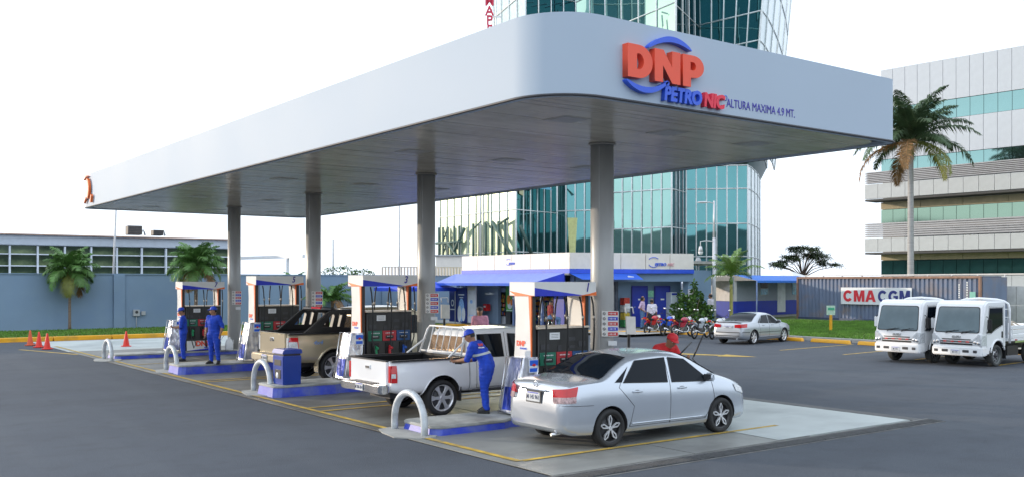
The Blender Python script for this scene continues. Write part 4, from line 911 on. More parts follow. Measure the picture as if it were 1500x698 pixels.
# ---------------- light trucks
tw=paint('truck white',(.86,.87,.88),0,.3)
def light_truck(label,loc,s=1):
    r=thing('light_truck',label,'truck',loc,R(180),'white cab-over trucks parked side by side',s)
    # local: +x is the nose; nose plane at x=.95, wheel at x=0, z up ; width 1.56
    W=.78
    side=[(.96,.36),(.985,.62),(.97,.98),(.78,1.86),(.70,1.97),(.55,2.02),(-.42,2.02),(-.50,1.96),(-.52,.60),(-.38,.55),(.42,.55),(.5,.36)]
    m=MB(); m.prism(side,-W,W,'XZ'); cab=m.build('cab',tw,r,bevel=.055,seg=3)
    cut(cab,[MB().cyl((0,-1.2,.36),(0,-.45,.36),.43,n=32),MB().cyl((0,1.2,.36),(0,.45,.36),.43,n=32)])
    # windscreen on the slanted face
    sl=(1.86-.98)/(.78-.97); 
    def fx(z): return .97+(z-.98)/(1.86-.98)*(.78-.97)
    def scr(nm,w0,w1,z0,z1,off,mt,par,rr=.09):
        m=MB(); o=[]
        pts=[(-w0,z0),(w0,z0),(w1,z1),(-w1,z1)]
        for i in range(4):
            p0=Vector(pts[i-1]);p=Vector(pts[i]);p1=Vector(pts[(i+1)%4]); a=p+(p0-p).normalized()*rr; b=p+(p1-p).normalized()*rr
            for k in range(5): t=k/4; o.append(a*(1-t)**2+p*2*t*(1-t)+b*t*t)
        vs=[(fx(q.y)+off,q.x,q.y) for q in o]+[(fx(q.y)+off-.03,q.x,q.y) for q in o]; n=len(o)
        m.add(vs,[tuple(range(n)),tuple(range(n,2*n))[::-1]]+[(i,(i+1)%n,n+(i+1)%n,n+i) for i in range(n)]); return m.build(nm,mt,par)
    rub=scr('windscreen_seal',.715,.655,1.04,1.84,.006,black,r); scr('windscreen',.69,.635,1.065,1.815,.012,glass_ws,r)
    for y in (-.35,.15): 
        m=MB(); m.tube([(fx(1.03)+.03,y,1.02),(fx(1.1)+.035,y+.30,1.12)],.010,6); m.tube([(fx(1.08)+.035,y+.02,1.075),(fx(1.12)+.035,y+.42,1.12)],.008,5); m.build('wiper',black,r)
    # grille area
    gz=.80
    for z,(h) in ((.845,.022),(.775,.03),(.70,.05)):
        mb=MB(); mb.box((.985,0,z),(.03,1.02 if z<.8 else .9,h)); mb.build('grille_slot',black,r)
    for k in range(4): MB().box((.998,-.36+.24*k,.775),(.02,.10,.036)).build('red_reflector',mat('reflector red',(.65,.02,.02),.3),r)
    text('maker_letters','ISUZU',.09,mat('dull chrome letters',(.35,.36,.37),.3,metal=.6),r,face_m((.992,0,.915),(1,0,.1)),.006,.004,1.1)
    for sd in (-1,1):
        m=MB(); m.prism([(.50*sd,.67),(.775*sd,.66),(.775*sd,.99),(.70*sd,1.02),(.52*sd,.84)],.90,1.0,'YZ'); h=m.build('headlamp',lamp_clear,r,bevel=.012,seg=1)
        m=MB(); m.lathe([(.0,.004),(.05,.004),(.055,0)],(1.003,sd*.60,.76),'X',14); m.lathe([(.0,.004),(.05,.004),(.055,0)],(1.003,sd*.70,.74),'X',14); m.build('lamp_bowl',chrome,h)
        m=MB(); m.prism([(.66,.66),(.66,.99),(.96,.96),(.985,.66)],sd*.76,sd*.785,'XZ'); m.build('indicator',lamp_clear,h)
    bp=MB(); bp.prism([(.70,-.80),(.98,-.80),(1.05,-.70),(1.06,0),(1.05,.70),(.98,.80),(.70,.80)],.35,.62,'XY'); bp=bp.build('bumper',tw,r,bevel=.03,seg=2)
    for y,w_ in ((-.62,.12),(-.33,.20),(.33,.20),(.62,.12)): MB().box((1.052,y,.49),(.03,w_,.08)).build('bumper_opening',dark,bp,bevel=.01,seg=1)
    plate(r,1.068,.46,'M 172',0,face=1,w=.30,h=.13)
    for sd in (-1,1):
        m=MB(); m.prism([(.60,1.04),(.48,1.80),(-.28,1.80),(-.30,1.28),(.12,1.16),(.40,1.04)],sd*(W+.004),sd*(W-.02),'XZ'); g=m.build('door_window',glass_dark,r)
        mb=MB(); lp=[(.62,1.02),(.495,1.82),(-.30,1.82),(-.32,1.27),(.12,1.14),(.42,1.02)]; mb.tube([(x,sd*(W+.002),z) for x,z in lp],.008,5,True); mb.build('window_seal',black,g)
        mb=MB(); lp=[(.66,.62),(.68,1.0),(.53,1.86),(-.36,1.86),(-.37,.66),(-.3,.64)]; mb.tube([(x,sd*(W+.0),z) for x,z in lp],.005,5); mb.build('door_seam',dark,r)
        MB().box((-.26,sd*(W+.01),.98),(.06,.03,.20)).build('door_handle',black,r,bevel=.008,seg=1)
        m=MB(); m.box((.72,sd*(W+.12),1.30),(.07,.13,.34)); mm=m.build('side_mirror',black if sd>0 else tw,r,bevel=.02)
        MB().tube([(.68,sd*W,1.55),(.74,sd*(W+.10),1.50),(.74,sd*(W+.10),1.12),(.68,sd*W,1.05)],.012,6).build('mirror_arm',black,mm)
        mb=MB(); mb.tube([(.41*math.cos(R(t))*1.03,sd*(W+.002),.38+.43*math.sin(R(t))*1.03) for t in range(8,173,12)],.03,8); mb.build('arch_lip',tw,r)
        wheel(r,0,sd*.66,.335,.20,'steel',sd,mat('dusty tyre',(.06,.062,.06),.9),mat('dark steel rim',(.12,.13,.13),.5,metal=.4))
        for q in (0,.0):
            pass
        wheel(r,-2.3,sd*.64,.335,.24,'steel',sd,mat('dusty tyre',(.06,.062,.06),.9),mat('dark steel rim',(.12,.13,.13),.5,metal=.4))
        MB().box((-.46,sd*.70,.42),(.02,.2,.40)).build('mud_flap',black,r); MB().box((.42,sd*.62,.42),(.12,.25,.16)).build('cab_step',black,r)
    m=MB(); m.box((-1.3,.33,.55),(4.0,.08,.16)); m.box((-1.3,-.33,.55),(4.0,.08,.16)); m.box((-1.1,.55,.45),(.7,.3,.3)); m.box((-1.1,-.55,.45),(.5,.3,.28)); m.cyl((0,-.6,.335),(0,.6,.335),.05); m.cyl((-2.3,-.6,.335),(-2.3,.6,.335),.08); m.box((.2,0,.5),(1.3,.9,.2)); m.build('chassis',black,r)
    bw=.84; m=MB(); m.box((-2.05,0,.80),(2.9,2*bw,.09)); bd=m.build('load_bed',tw,r,bevel=.01,seg=1)
    for sd in (-1,1):
        for k in range(3):
            b_=MB().box((-2.05,sd*bw,.91+.135*k),(2.88,.03,.118)).build('side_board',tw,bd,bevel=.01,seg=1)
        for k in range(4): MB().box((-.75-.86*k,sd*(bw+.022),1.03),(.05,.02,.36)).build('board_latch',tw,bd)
        for k in range(3): MB().box((-1.0-1.0*k,sd*(bw+.01),.79),(.09,.05,.035)).build('side_marker',lamp_red,bd)
    MB().box((-3.5,0,1.03),(.03,2*bw,.36)).build('tail_board',tw,bd); MB().box((-.60,0,1.15),(.03,2*bw-.1,.6)).build('head_board',mat('grey head board',(.42,.46,.5),.5),bd)
    MB().tube([(-.62,-bw,.7),(-.62,-bw,1.75),(-.62,-bw+.04,1.92),(-.58,-bw+.16,2.0),(-.52,-bw+.35,2.05),(-.45,.0,2.08),(-.52,bw-.35,2.05),(-.58,bw-.16,2.0),(-.62,bw-.04,1.92),(-.62,bw,1.75),(-.62,bw,.7)],.035,8).build('head_hoop',tw,bd)
    for z in (1.5,1.75): MB().tube([(-.62,-bw,z),(-.62,bw,z)],.018,6).build('head_rail',tw,bd)
    return r
light_truck('white cab-over flatbed truck on the left, its roof under the CMA CGM sign',(29.42,17.50,0))
light_truck('white cab-over flatbed truck on the right, with the load bed running out of frame',(29.62,15.63,0))
r=thing('rope_coil','pale coil of rope and sticks on the right truck bed','rope',(31.4,15.1,.86))
for k in range(5): MB().tube([(.35*math.cos(t)+.05*k,.25*math.sin(t),.15+.06*k+.08*math.sin(2*t+k)) for t in frange(0,6,14)],.02,6).build('rope_loop',mat('rope',(.5,.42,.33),.8),r)
# ================================================================ far left: blue wall, glazed building
pw_=thing('boundary_wall','long blue grey boundary wall with shallow piers behind the yellow kerb','wall',(8,53.4,0))
for k in range(9):
    x=-34+k*8.0; m=MB(); m.box((x+3.72,0,1.49),(7.42,.2,2.98)); m.build('wall_panel',wall_blue,pw_)
    m=MB(); m.box((x-.28,-.06,1.50),(.56,.36,3.0)); m.build('pier',wall_blue,pw_)
m=MB(); m.box((0,-.02,3.01),(76,.26,.05)); m.build('coping',wall_blue,pw_)
r=thing('socket_box','small grey utility box with two covers fixed on the blue wall','utility box',Q(204,50.2,1.35))
r.location=(14.6,53.22,.95)
MB().box((0,0,0),(.34,.12,.34)).build('box_body',mat('grey box',(.4,.42,.44),.5),r,bevel=.01,seg=1); MB().box((.36,0,-.02),(.2,.1,.2)).build('side_box',mat('grey box',(.4,.42,.44),.5),r)
MB().cyl((0,0,-.15),(0,0,-.9),.02).build('conduit',mat('grey box',(.4,.42,.44),.5),r); MB().cyl((-.0,-.07,.04),(0,-.05,.04),.08).build('cover',dark,r)
# glazed low building beyond the wall
GA=Q(-260,58.5); GB=Q(345,73); d=(GB-GA); L=d.length; ang=math.atan2(d.y,d.x)
gb=thing('glazed_building','long low building with a grid of dark windows behind the blue wall','building',GA,ang)
winm=mat('dark window painted tree reflection',(.06,.10,.06),.08,var=.8,scale=.45,spec=.9,dirt_or_reflection=(.38,.44,.22),dscale=.22,metal=.45)  # tree reflections painted as yellow-green patches on dark green
frm=mat('window frame grey white',(.70,.76,.84),.5)
def f0(z): return z
TOP=5.74
m=MB(); m.box((L/2,4,TOP-.33),(L,8,.62)); m.build('parapet',mat('parapet grey',(.54,.60,.68),.6,var=.05),gb)
m=MB(); m.box((L/2,3.9,TOP+.03),(L+.3,8.3,.08)); m.build('roof_edge',mat('warm roof edge',(.55,.38,.30),.6),gb)
m=MB(); m.box((L/2,4.2,2.5),(L,7.6,5)); m.build('wall',mat('parapet grey',(.54,.60,.68),.6,var=.05),gb)
nx=int(L/1.62); zz=[.9,1.9,2.88,3.68,4.47,5.10]
pane=None
wsx=L/nx
for i in range(nx):
    for j in range(2,5):
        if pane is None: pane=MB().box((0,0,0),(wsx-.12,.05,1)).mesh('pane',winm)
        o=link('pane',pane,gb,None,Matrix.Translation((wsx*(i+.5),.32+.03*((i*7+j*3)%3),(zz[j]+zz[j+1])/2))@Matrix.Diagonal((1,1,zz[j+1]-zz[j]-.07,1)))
for i in range(nx+1): MB().box((wsx*i,.22,2.95),(.11,.30,4.15)).build('mullion',frm,gb)
for z in (2.88,3.68,4.47,5.10): MB().box((L/2,.24,z),(L,.26,.07)).build('transom',frm,gb)
for k,(px,z,w_,h_) in enumerate(((196,5.78,1.25,.62),(230,5.78,.9,.38))):
    dd=66+k; c=Q(px,dd,z); r=thing('rooftop_unit','dark rooftop air unit, the '+('taller left one' if k==0 else 'lower right one')+' on the glazed building','air unit',c,ang)
    MB().box((0,0,h_/2),(w_*.75,.8,h_)).build('casing',mat('unit brown',(.12,.10,.09),.6),r,bevel=.03,seg=1)
    for q in range(4): MB().box((0,-.41,h_*(.2+.2*q)),(w_*.65,.03,.05)).build('louvre',dark,r)
    MB().tube([(w_*.38,0,.1),(w_*.5,0,.4),(w_*.6,0,.0)],.06,8).build('duct',chrome,r)
# poles
polem=mat('pale pole',(.55,.55,.56),.5)
def pole(px,dd,top,label,r0=.07,lean=0,cat='pole',z0=0):
    p=Q(px,dd); r=thing('pole',label,cat,(p.x,p.y,z0)); MB().cyl((0,0,0),(lean*.8,-lean*.6,top),r0*1.2,r0*.7,n=10).build('shaft',polem,r); MB().cyl((0,0,0),(0,0,.25),r0*2.2,n=10).build('base',polem,r); return r
pole(163,56,8.6,'thin pole rising behind the blue wall at the far left',.06,.35)
r=pole(585,64,8.2,'thin tall pole beyond the store, left of the second column',.06); MB().box((.25,-.2,8.15),(.7,.2,.1)).build('lamp_head',polem,r,bevel=.02,seg=1)
pole(488,75,5.9,'short dark post on the skyline right of the third column',.09)
r=thing('roof_frame','white gate frame crossing above the wall between the columns','frame',Q(345,72)); e=Q(445,66)-Q(345,72)
MB().box((e.x/2,e.y/2,4.35),(e.length,.2,.22),rz=math.atan2(e.y,e.x)).build('beam',white,r)
for t in (.02,.78): MB().box((e.x*t,e.y*t,2.2),(.16,.16,4.3)).build('frame_post',white,r)
# ================================================================ store
st=thing('petrol_shop','low blue grey shop with cream fascia, blue awning and stocked windows','shop',(32.2,38.4,0))
S0=Matrix.Translation((-32.2,-38.4,0))
SC=Vector((32.25,38.35,0)); SL=Vector((32.15,48.3,0)); SR=Vector((39.2,36.15,0)); SR2=Vector((41.2,35.6,0)); SRR=Vector((42.0,37.4,0))
def wallseg(mb,a,b,z0,z1,t=.25,inset=0):
    d=(b-a); n=Vector((-d.y,d.x,0)).normalized(); 
    if n.dot(Vector((32.2,38.4,0))-Vector((36,44,0)))<0: n=-n      # outwards, to the camera side
    a=a-n*inset;b=b-n*inset
    mb.add([(*(a.xy),z0),(*(b.xy),z0),(*((b-n*t).xy),z0),(*((a-n*t).xy),z0),(*(a.xy),z1),(*(b.xy),z1),(*((b-n*t).xy),z1),(*((a-n*t).xy),z1)],
        [(0,1,5,4),(1,2,6,5),(2,3,7,6),(3,0,4,7),(4,5,6,7),(3,2,1,0)])
# fascia: cream panels with joints over a blue band
def panels(a,b,n,z0,z1,name,mt,t=.25,inset=0,gap=.012):
    d=b-a
    for i in range(n):
        p=a+d*((i+gap)/n);q=a+d*((i+1-gap)/n); mb=MB(S0); wallseg(mb,p,q,z0,z1,t,inset); mb.build(name,mt,st)
panels(SC,SL,6,3.28,4.12,'fascia_panel',cream); panels(SC,SR,5,3.28,4.12,'fascia_panel',cream)
panels(SC,SL,1,3.05,3.27,'blue_band',mat('band blue',(.03,.10,.68),.4),.25,-.02,0); panels(SC,SR,1,3.05,3.27,'blue_band',mat('band blue',(.03,.10,.68),.4),.25,-.02,0)
def facing(a,b):
    d=b-a; n=Vector((-d.y,d.x,0)).normalized()
    return -n if n.dot(Vector((32.2,38.4,0))-Vector((36,44,0)))<0 else n
nL=facing(SC,SL); nR=facing(SC,SR)
pL=SC+(SL-SC)*.50+nL*.01; pL.z=3.62
text('shop_lettering','PETRO',.17,letb,st,S0@face_m(pL+nL*.01,nL),.02,.004,1.0,.2); 
pR=SC+(SR-SC)*.72; pR.z=3.52
text('shop_lettering','PETRO',.22,letb,st,S0@face_m(pR+nR*.02,nR),.02,.006,1.0,.2); p2=pR+(SR-SC).normalized()*.62
text('shop_lettering','NIC',.22,mat('faded pink letters',(.75,.42,.45),.5),st,S0@face_m(p2+nR*.02,nR),.02,.004,1.0,.2)
for (c,s_) in ((pR-(SR-SC).normalized()*.40,.62),(pL-(SL-SC).normalized()*-.30,.42)):
    nn=nR if s_==.62 else nL; u=Vector((0,0,1)).cross(nn)
    mb=MB(S0); mb.tube([c+u*(.55*s_*math.cos(R(t)))+Vector((0,0,.25*s_+.38*s_*math.sin(R(t))))+nn*.03 for t in range(40,150,12)],.03*s_,6); mb.tube([c+u*(.5*s_*math.cos(R(t)))+Vector((0,0,.12*s_+.34*s_*math.sin(R(t))))+nn*.03 for t in range(200,320,12)],.03*s_,6); mb.build('shop_swoosh',letb,st)
# roof slab
mb=MB(S0); mb.prism([(32.6,38.8),(32.5,48),(44,48),(45,37.4),(39.4,36.6)],3.6,3.75); mb.build('roof',grey_kerb,st)
# walls: right wing
mb=MB(S0); wallseg(mb,Vector((32.9,38.6,0)),SR,2.62,3.06,.3,.05); mb.build('eave_beam',store_blue,st)
A=Vector((33.6,39.6,0)); 
wm=MB(S0); wallseg(wm,Vector((33.3,38.9,0)),Vector((39.35,36.9,0)),.1,2.75,.2,.55); wm.build('recessed_wall',store_blue,st)
dRw=(Vector((39.35,36.9,0))-Vector((33.3,38.9,0))); 
def onw(t,z,off=.05): # point on the recessed wall
    p=Vector((33.3,38.9,0))+dRw*t-nR*.55+nR*off; return Vector((p.x,p.y,z))
angR=math.atan2(dRw.y,dRw.x)
for t,nm in ((.60,'door'),(.815,'door')):
    p=onw(t,1.22); m=MB(S0); m.box(p,(.82,.08,2.15),rz=angR); dd=m.build(nm,deep_blue,st)
    m=MB(S0); m.box(p+nR*.02+Vector((0,0,1.12)),(.95,.07,.09),rz=angR); 
    for s_ in (-.45,.45): m.box(p+nR*.02+dRw.normalized()*s_,(.07,.07,2.2),rz=angR)
    m.build('door_frame',mat('door frame blue',(.02,.025,.3),.5),dd)
    m=MB(S0); m.box(p+nR*.05+Vector((0,0,.42)),(.22,.01,.08),rz=angR); m.build('door_sign',white,dd)
    m=MB(S0); m.sphere(p+nR*.06+dRw.normalized()*-.32,.035); m.build('door_handle',chrome,dd)
m=MB(S0); m.box(onw(.71,1.95,.03),(.34,.02,.34),rz=angR); m.build('green_notice',mat('green notice',(.25,.62,.42),.5,var=.2,scale=9),st)
m=MB(S0); m.box(onw(.90,.62,.03),(.95,.03,1.0),rz=angR); m.build('blue_dado',deep_blue,st); m=MB(S0); m.box(onw(.48,.62,.03),(.35,.03,1.0),rz=angR); m.build('blue_dado',deep_blue,st)
# return wall to the right
mb=MB(S0); wallseg(mb,SR+Vector((-.1,.35,0)),SRR,.1,3.25,.3,.0); mb.build('right_wall',store_blue,st)
m=MB(S0); p=SR+(SRR-SR)*.06; m.box((p.x,p.y+.2,1.15),(.62,.12,2.1),rz=.1); m.build('white_panel',white,st)
m=MB(S0); m.box((SC.x+2.95,SC.y-1.45,2.83),(.34,.14,.13),rz=-.3,ry=.15); cm=m.build('security_camera',white,st,bevel=.02,seg=1)
# awning on the long face
aw=thing('awning','long sloping blue cloth awning over the shop front','awning',(32.2,43,0)); A0=Matrix.Translation((-32.2,-43,0))
y0,y1=38.5,48.8; xt,zt_=32.0,3.06; xb,zb_=30.55,2.52
nbay=5
for k in range(nbay):
    a=y0+(y1-y0)*k/nbay; b=y0+(y1-y0)*(k+1)/nbay; m=MB(A0)
    if k==0: vs=[(xt,a,zt_),(xt,b,zt_),(xb,b,zb_),(xb,a+.9,zb_)]; m.add(vs+[(x,y,z-.02) for x,y,z in vs],[(0,1,2,3),(7,6,5,4)]); m.add([(xt,a,zt_),(xb,a+.9,zb_),(xt,a,zb_)],[(0,1,2)])
    else: vs=[(xt,a,zt_),(xt,b,zt_),(xb,b,zb_),(xb,a,zb_)]; m.add(vs+[(x,y,z-.02) for x,y,z in vs],[(0,1,2,3),(7,6,5,4)])
    m.build('awning_cloth',mat('awning pale blue cloth',(.20,.26,.62),.7,var=.08),aw,fixn=False)
m=MB(A0); m.box((xb,(y0+y1+.9)/2,zb_-.06),(.02,y1-y0-.9,.14)); m.build('valance',awning_blue,aw)
m=MB(A0); m.add([(xt,y0-.02,zt_),(xb,y0+.88,zb_),(xb,y0+.88,zb_-.14),(xt,y0-.02,zb_-.14)],[(0,1,2,3)]); m.build('awning_end',mat('awning deep blue',(.02,.05,.6),.6),aw)
for k in range(6): 
    yy=y0+.9+(y1-y0-.9)*k/5; m=MB(A0); m.tube([(xt,yy,zb_+.1),(xb+.02,yy,zb_)],.02,6); m.build('awning_rib',chrome,aw)
aw2=thing('awning','small blue awning corner over the shop side doors','awning',(34,38,0)); m=MB(Matrix.Translation((-34,-38,0)))
b0=SC+(SR-SC)*.0; b1=SC+(SR-SC)*.52
m.add([(b0.x,b0.y,3.04),(b1.x,b1.y,3.04),(b1.x+nR.x*.9,b1.y+nR.y*.9,2.72),(b0.x+nR.x*.9+.4,b0.y+nR.y*.9,2.72)],[(0,1,2,3)]); m.build('awning_cloth',awning_blue,aw2)
# interior shop front along the long face (recess)
mb=MB(S0); mb.box((34.6,43.3,.06),(4.6,9.6,.14)); mb.build('floor_slab',grey_kerb,st)
mb=MB(S0); mb.box((35.6,43.3,1.6),(.2,9.8,3.0)); mb.build('back_wall',mat('shop interior',(.10,.12,.16),.8,var=.3),st)
mb=MB(S0); mb.box((33.8,48.2,1.55),(3.4,.2,3.0)); mb.build('end_wall',wall_blue,st)
mb=MB(S0); mb.box((33.0,46.9,1.6),(.2,2.6,2.9)); mb.build('front_wall',wall_blue,st)
mb=MB(S0); mb.box((33.9,43.3,3.0),(3.4,9.8,.1)); mb.build('ceiling',mat('shop ceiling',(.3,.3,.32),.8),st)
for y in (38.75,41.3,43.85): MB(S0).box((32.75,y,1.55),(.14,.14,3.0)).build('post',mat('post blue grey',(.2,.28,.5),.5),st)
MB(S0).box((32.8,42.6,1.55),(.10,.6,2.9)).build('door_jamb',deep_blue,st)
MB(S0).box((32.85,39.9,1.6),(.12,.85,2.9)).build('blue_panel',deep_blue,st)
# --- goods in front, located along the face by image pixel column
def shopx(px,xw):                                # point where that pixel column's ray meets the vertical plane X = xw
    b=(px-750)/1412; y=(.803-.597*b)*xw/(.803*b+.597); return y
stock=[mat('stock %s'%n,c,.5,var=.4,scale=12) for n,c in (('red',(.5,.05,.03)),('yellow',(.6,.45,.06)),('blue',(.05,.1,.4)),('white',(.6,.6,.58)),('green',(.06,.3,.1)),('orange',(.7,.25,.04)),('brown',(.15,.07,.04)))]
def cooler(pxa,pxb,xw,z0,h,label,banner):
    y0=shopx(pxb,xw);y1=shopx(pxa,xw); w_=y1-y0; r=thing('drinks_cooler',label,'cooler',(xw,(y0+y1)/2,z0),0,'drinks coolers in the shop')
    MB().box((.3,0,h/2),(.04,w_,h)).build('back',dark,r)
    for s_ in (-1,1): MB().box((.15,s_*w_/2,h/2),(.34,.05,h)).build('side_panel',mat('cooler steel',(.2,.21,.23),.4),r)
    MB().box((.14,0,h-.14),(.36,w_,.28)).build('top_banner',banner,r,bevel=.03,seg=1)
    MB().box((.14,0,.24),(.36,w_,.42)).build('base_grille',mat('grille pale',(.5,.53,.58),.5),r)
    for k in range(5): MB().box((-.045,0,.12+.07*k),(.02,w_*.9,.02)).build('grille_bar',dark,r)
    n=max(2,round(w_/.6))
    for k in range(n+1): MB().box((-.03,-w_/2+w_*k/n,(h)/2+.1),(.03,.05,h-.75)).build('door_stile',black,r)
    ns=5
    for s_ in range(ns):
        z=.52+(h-.9)*s_/ns; sf=MB().box((.14,0,z),(.3,w_-.06,.02)).build('shelf',chrome,r)
        mm=[MB() for _ in stock]
        y=-w_/2+.08
        while y<w_/2-.06:
            q=random.randrange(len(stock)); hh=random.uniform(.14,.24); mm[q].cyl((.03,y,z+.01),(.03,y,z+hh),.035,.03,n=7); y+=.085
        for q,m in enumerate(mm):
            if m.v: m.build('bottles',stock[q],sf)['kind']='stuff'
cooler(716,741,33.2,.13,2.15,'three door drinks cooler with white vent panel at its foot, left of pump 1',mat('banner blue white',(.25,.35,.6),.4,var=.4,scale=4))
cooler(882,893,34.6,.13,2.3,'tall drinks cooler seen through pump 1 beside the column',deep_blue)
def banner(pxa,pxb,xw,z0,z1,label,base,shapes,nm='advert_banner'):
    y0=shopx(pxb,xw);y1=shopx(pxa,xw); r=thing(nm,label,'advert',(xw,(y0+y1)/2,z0)); w_=y1-y0;h=z1-z0
    MB().box((.04,0,h/2),(.08,w_,h)).build('panel',base,r,bevel=.01,seg=1)
    for k,(kind,cy,cz,sy,sz,m_) in enumerate(shapes):
        m=MB(); 
        if kind=='e': m.M=face_m((-.004,0,0),(-1,0,0)); m.prism([(-cy*w_+sy*w_*math.cos(t),cz*h+sz*h*math.sin(t)) for t in frange(0,6.1,14)],0,.004+.002*k)
        else: m.box((-.004-.002*k,cy*w_,cz*h),(.004,sy*w_,sz*h))
        m.build('print_shape',m_,r)
    return r
gA=mat('ad green',(.08,.35,.08),.4,var=.4,scale=6); wA=mat('ad white',(.65,.7,.75),.4); oA=mat('ad orange',(.8,.25,.04),.4); lb_=mat('ad light blue',(.25,.45,.8),.4,var=.3,scale=8); nv=mat('ad navy',(.015,.03,.18),.4)
banner(741,753,32.9,.9,2.4,'green banner with orange and white drinks beside the cooler',gA,[('e',0,.25,.3,.16,wA),('e',.15,.45,.2,.18,oA),('e',-.2,.35,.14,.12,oA),('b',0,.04,.9,.03,wA)])
banner(658,668,31.9,.2,2.25,'dark navy ice machine with a white droplet, left of the bottle panel',nv,[('e',0,.55,.22,.10,wA),('e',0,.55,.14,.06,nv),('b',0,.36,.7,.03,wA)],'ice_machine')
banner(669,683,31.6,.2,2.25,'navy panel printed with pale water bottles',nv,[('e',0,.36,.30,.34,lb_),('e',.2,.25,.2,.24,wA),('e',-.22,.24,.18,.2,wA),('b',0,.80,.6,.03,wA),('b',0,.72,.4,.025,wA)],'water_dispenser')
banner(684,697,31.7,.2,2.45,'tall white freezer with a pale grey logo stripe',mat('freezer white',(.6,.64,.70),.4),[('b',0,.9,.8,.1,mat('freezer cream',(.55,.52,.40),.4)),('e',0,.55,.15,.05,lb_),('b',0,.2,.5,.02,lb_)],'freezer')
for i,px in enumerate((672,679)):
    y=shopx(px,31.9); r=thing('water_bottle','large clear blue water bottle on the navy cabinets, '+('left one' if i==0 else 'right one'),'bottle',(31.85,y,2.27),0,'large water bottles on the cabinets'); MB().lathe([(0,0),(.13,0),(.14,.03),(.13,.15),(.14,.3),(.08,.38),(.04,.40),(.04,.44),(0,.44)],n=14).build('bottle',mat('bottle plastic',(.35,.55,.85),.15),r)
def shelf(pxa,pxb,xw,label):
    y0=shopx(pxb,xw);y1=shopx(pxa,xw); w_=y1-y0; r=thing('snack_shelf',label,'shelf',(xw,(y0+y1)/2,.13),0,'snack shelves in the shop')
    for k in range(7):
        z=.2+.3*k; s_=MB().box((.15,0,z),(.3,w_,.02)).build('shelf_board',mat('shelf blue',(.06,.12,.5),.5),r)
        y=-w_/2+.06; mm=[MB() for _ in stock]
        while y<w_/2-.05: q=random.randrange(6); mm[q].box((.05,y,z+.1),(.1,.09,random.uniform(.13,.22))); y+=.11
        for q,m in enumerate(mm):
            if m.v: m.build('packets',stock[q],s_)['kind']='stuff'
    for s_ in (-1,1): MB().box((.15,s_*w_/2,1.15),(.3,.03,2.3)).build('upright',mat('shelf blue',(.06,.12,.5),.5),r)
shelf(795,812,34.2,'packed snack shelf seen through the gap in pump 1'); shelf(781,793,34.9,'darker snack shelf at the left of the gap in pump 1')
MB(S0).box((34.1,shopx(827,34.1),1.35),(.1,1.15,2.5)).build('inner_partition',deep_blue,st)
y=shopx(820,33.9); r=thing('fire_extinguisher','red fire extinguisher hung on the blue shop partition','fire extinguisher',(33.95,y,1.35)); MB().cyl((0,0,0),(0,0,.42),.08,n=12).build('cylinder',red,r,bevel=.02,seg=1); MB().cyl((0,0,.42),(0,0,.5),.03).build('valve',black,r); MB().box((-.08,0,.2),(.01,.09,.12)).build('tag',white,r)
y0_=shopx(832,33.7); fr_=thing('shop_door','white framed glass door standing behind pump 1','door',(33.6,y0_,.13)); m=MB(); 
for s_ in (-.42,.42): m.box((0,s_,1.1),(.06,.07,2.2))
m.box((0,0,2.2),(.06,.9,.07)); m.box((0,0,.05),(.06,.9,.1)); m.build('door_frame',white,fr_); MB().box((0,0,1.1),(.02,.78,2.1)).build('door_glass',glass_dark,fr_)
# produce and red crate row under the awning, small table
r=thing('red_box','small red box on the counter behind the pickup','box',(32.6,shopx(713,32.6),.9)); MB().box((0,0,.2),(.3,.35,.4)).build('box_shell',red,r,bevel=.02,seg=1); MB().box((-.16,0,.25),(.01,.2,.1)).build('box_label',white,r)
r=thing('white_crates','stack of white wire crates beside pump 1 and the column','crate',(33.2,shopx(867+11,33.2),.13))
for k in range(4): MB().box((0,0,.2+.4*k),(.3,.4,.36)).build('crate',mat('wire crate',(.5,.52,.55),.5),r); MB().box((-.16,0,.2+.4*k),(.01,.3,.24)).build('crate_hole',black,r)
r=thing('red_stack','stack of red and yellow goods with a white notice right of the column','goods',onw(.44,.13,.35))
for k in range(4): MB().box((0,0,.22+.4*k),(.42,.35,.38)).build('pack',[stock[4],stock[1],stock[3],stock[0]][k],r,bevel=.02,seg=1)
MB().box((0,-.2,1.15),(.36,.02,.30)).build('notice',white,r)
# gazebo tent left of the store
tn=thing('gazebo_tent','blue pop-up gazebo tent behind pump 3 and the second column','tent',(0,0,0)); c0=Q(608,57.5); tn.location=c0; tn.rotation_euler=(0,0,.1)
m=MB(); hw=1.75; m.add([(-hw,-hw,2.25),(hw,-hw,2.25),(hw,hw,2.25),(-hw,hw,2.25),(0,0,2.95)],[(0,1,4),(1,2,4),(2,3,4),(3,0,4)]); m.build('tent_roof',mat('tent blue',(.02,.07,.60),.6,var=.1),tn)
m=MB(); 
for a,b in (((-hw,-hw),(hw,-hw)),((hw,-hw),(hw,hw)),((-hw,-hw),(-hw,hw))): m.add([(*a,2.25),(*b,2.25),(*b,2.05),(*a,2.05)],[(0,1,2,3)])
m.build('tent_valance',mat('tent blue',(.02,.07,.60),.6,var=.1),tn)
for a in (-1,1):
    for b in (-1,1): MB().cyl((a*hw*.97,b*hw*.97,0),(a*hw*.97,b*hw*.97,2.25),.03,n=6).build('tent_leg',mat('grey box',(.4,.42,.44),.5),tn)
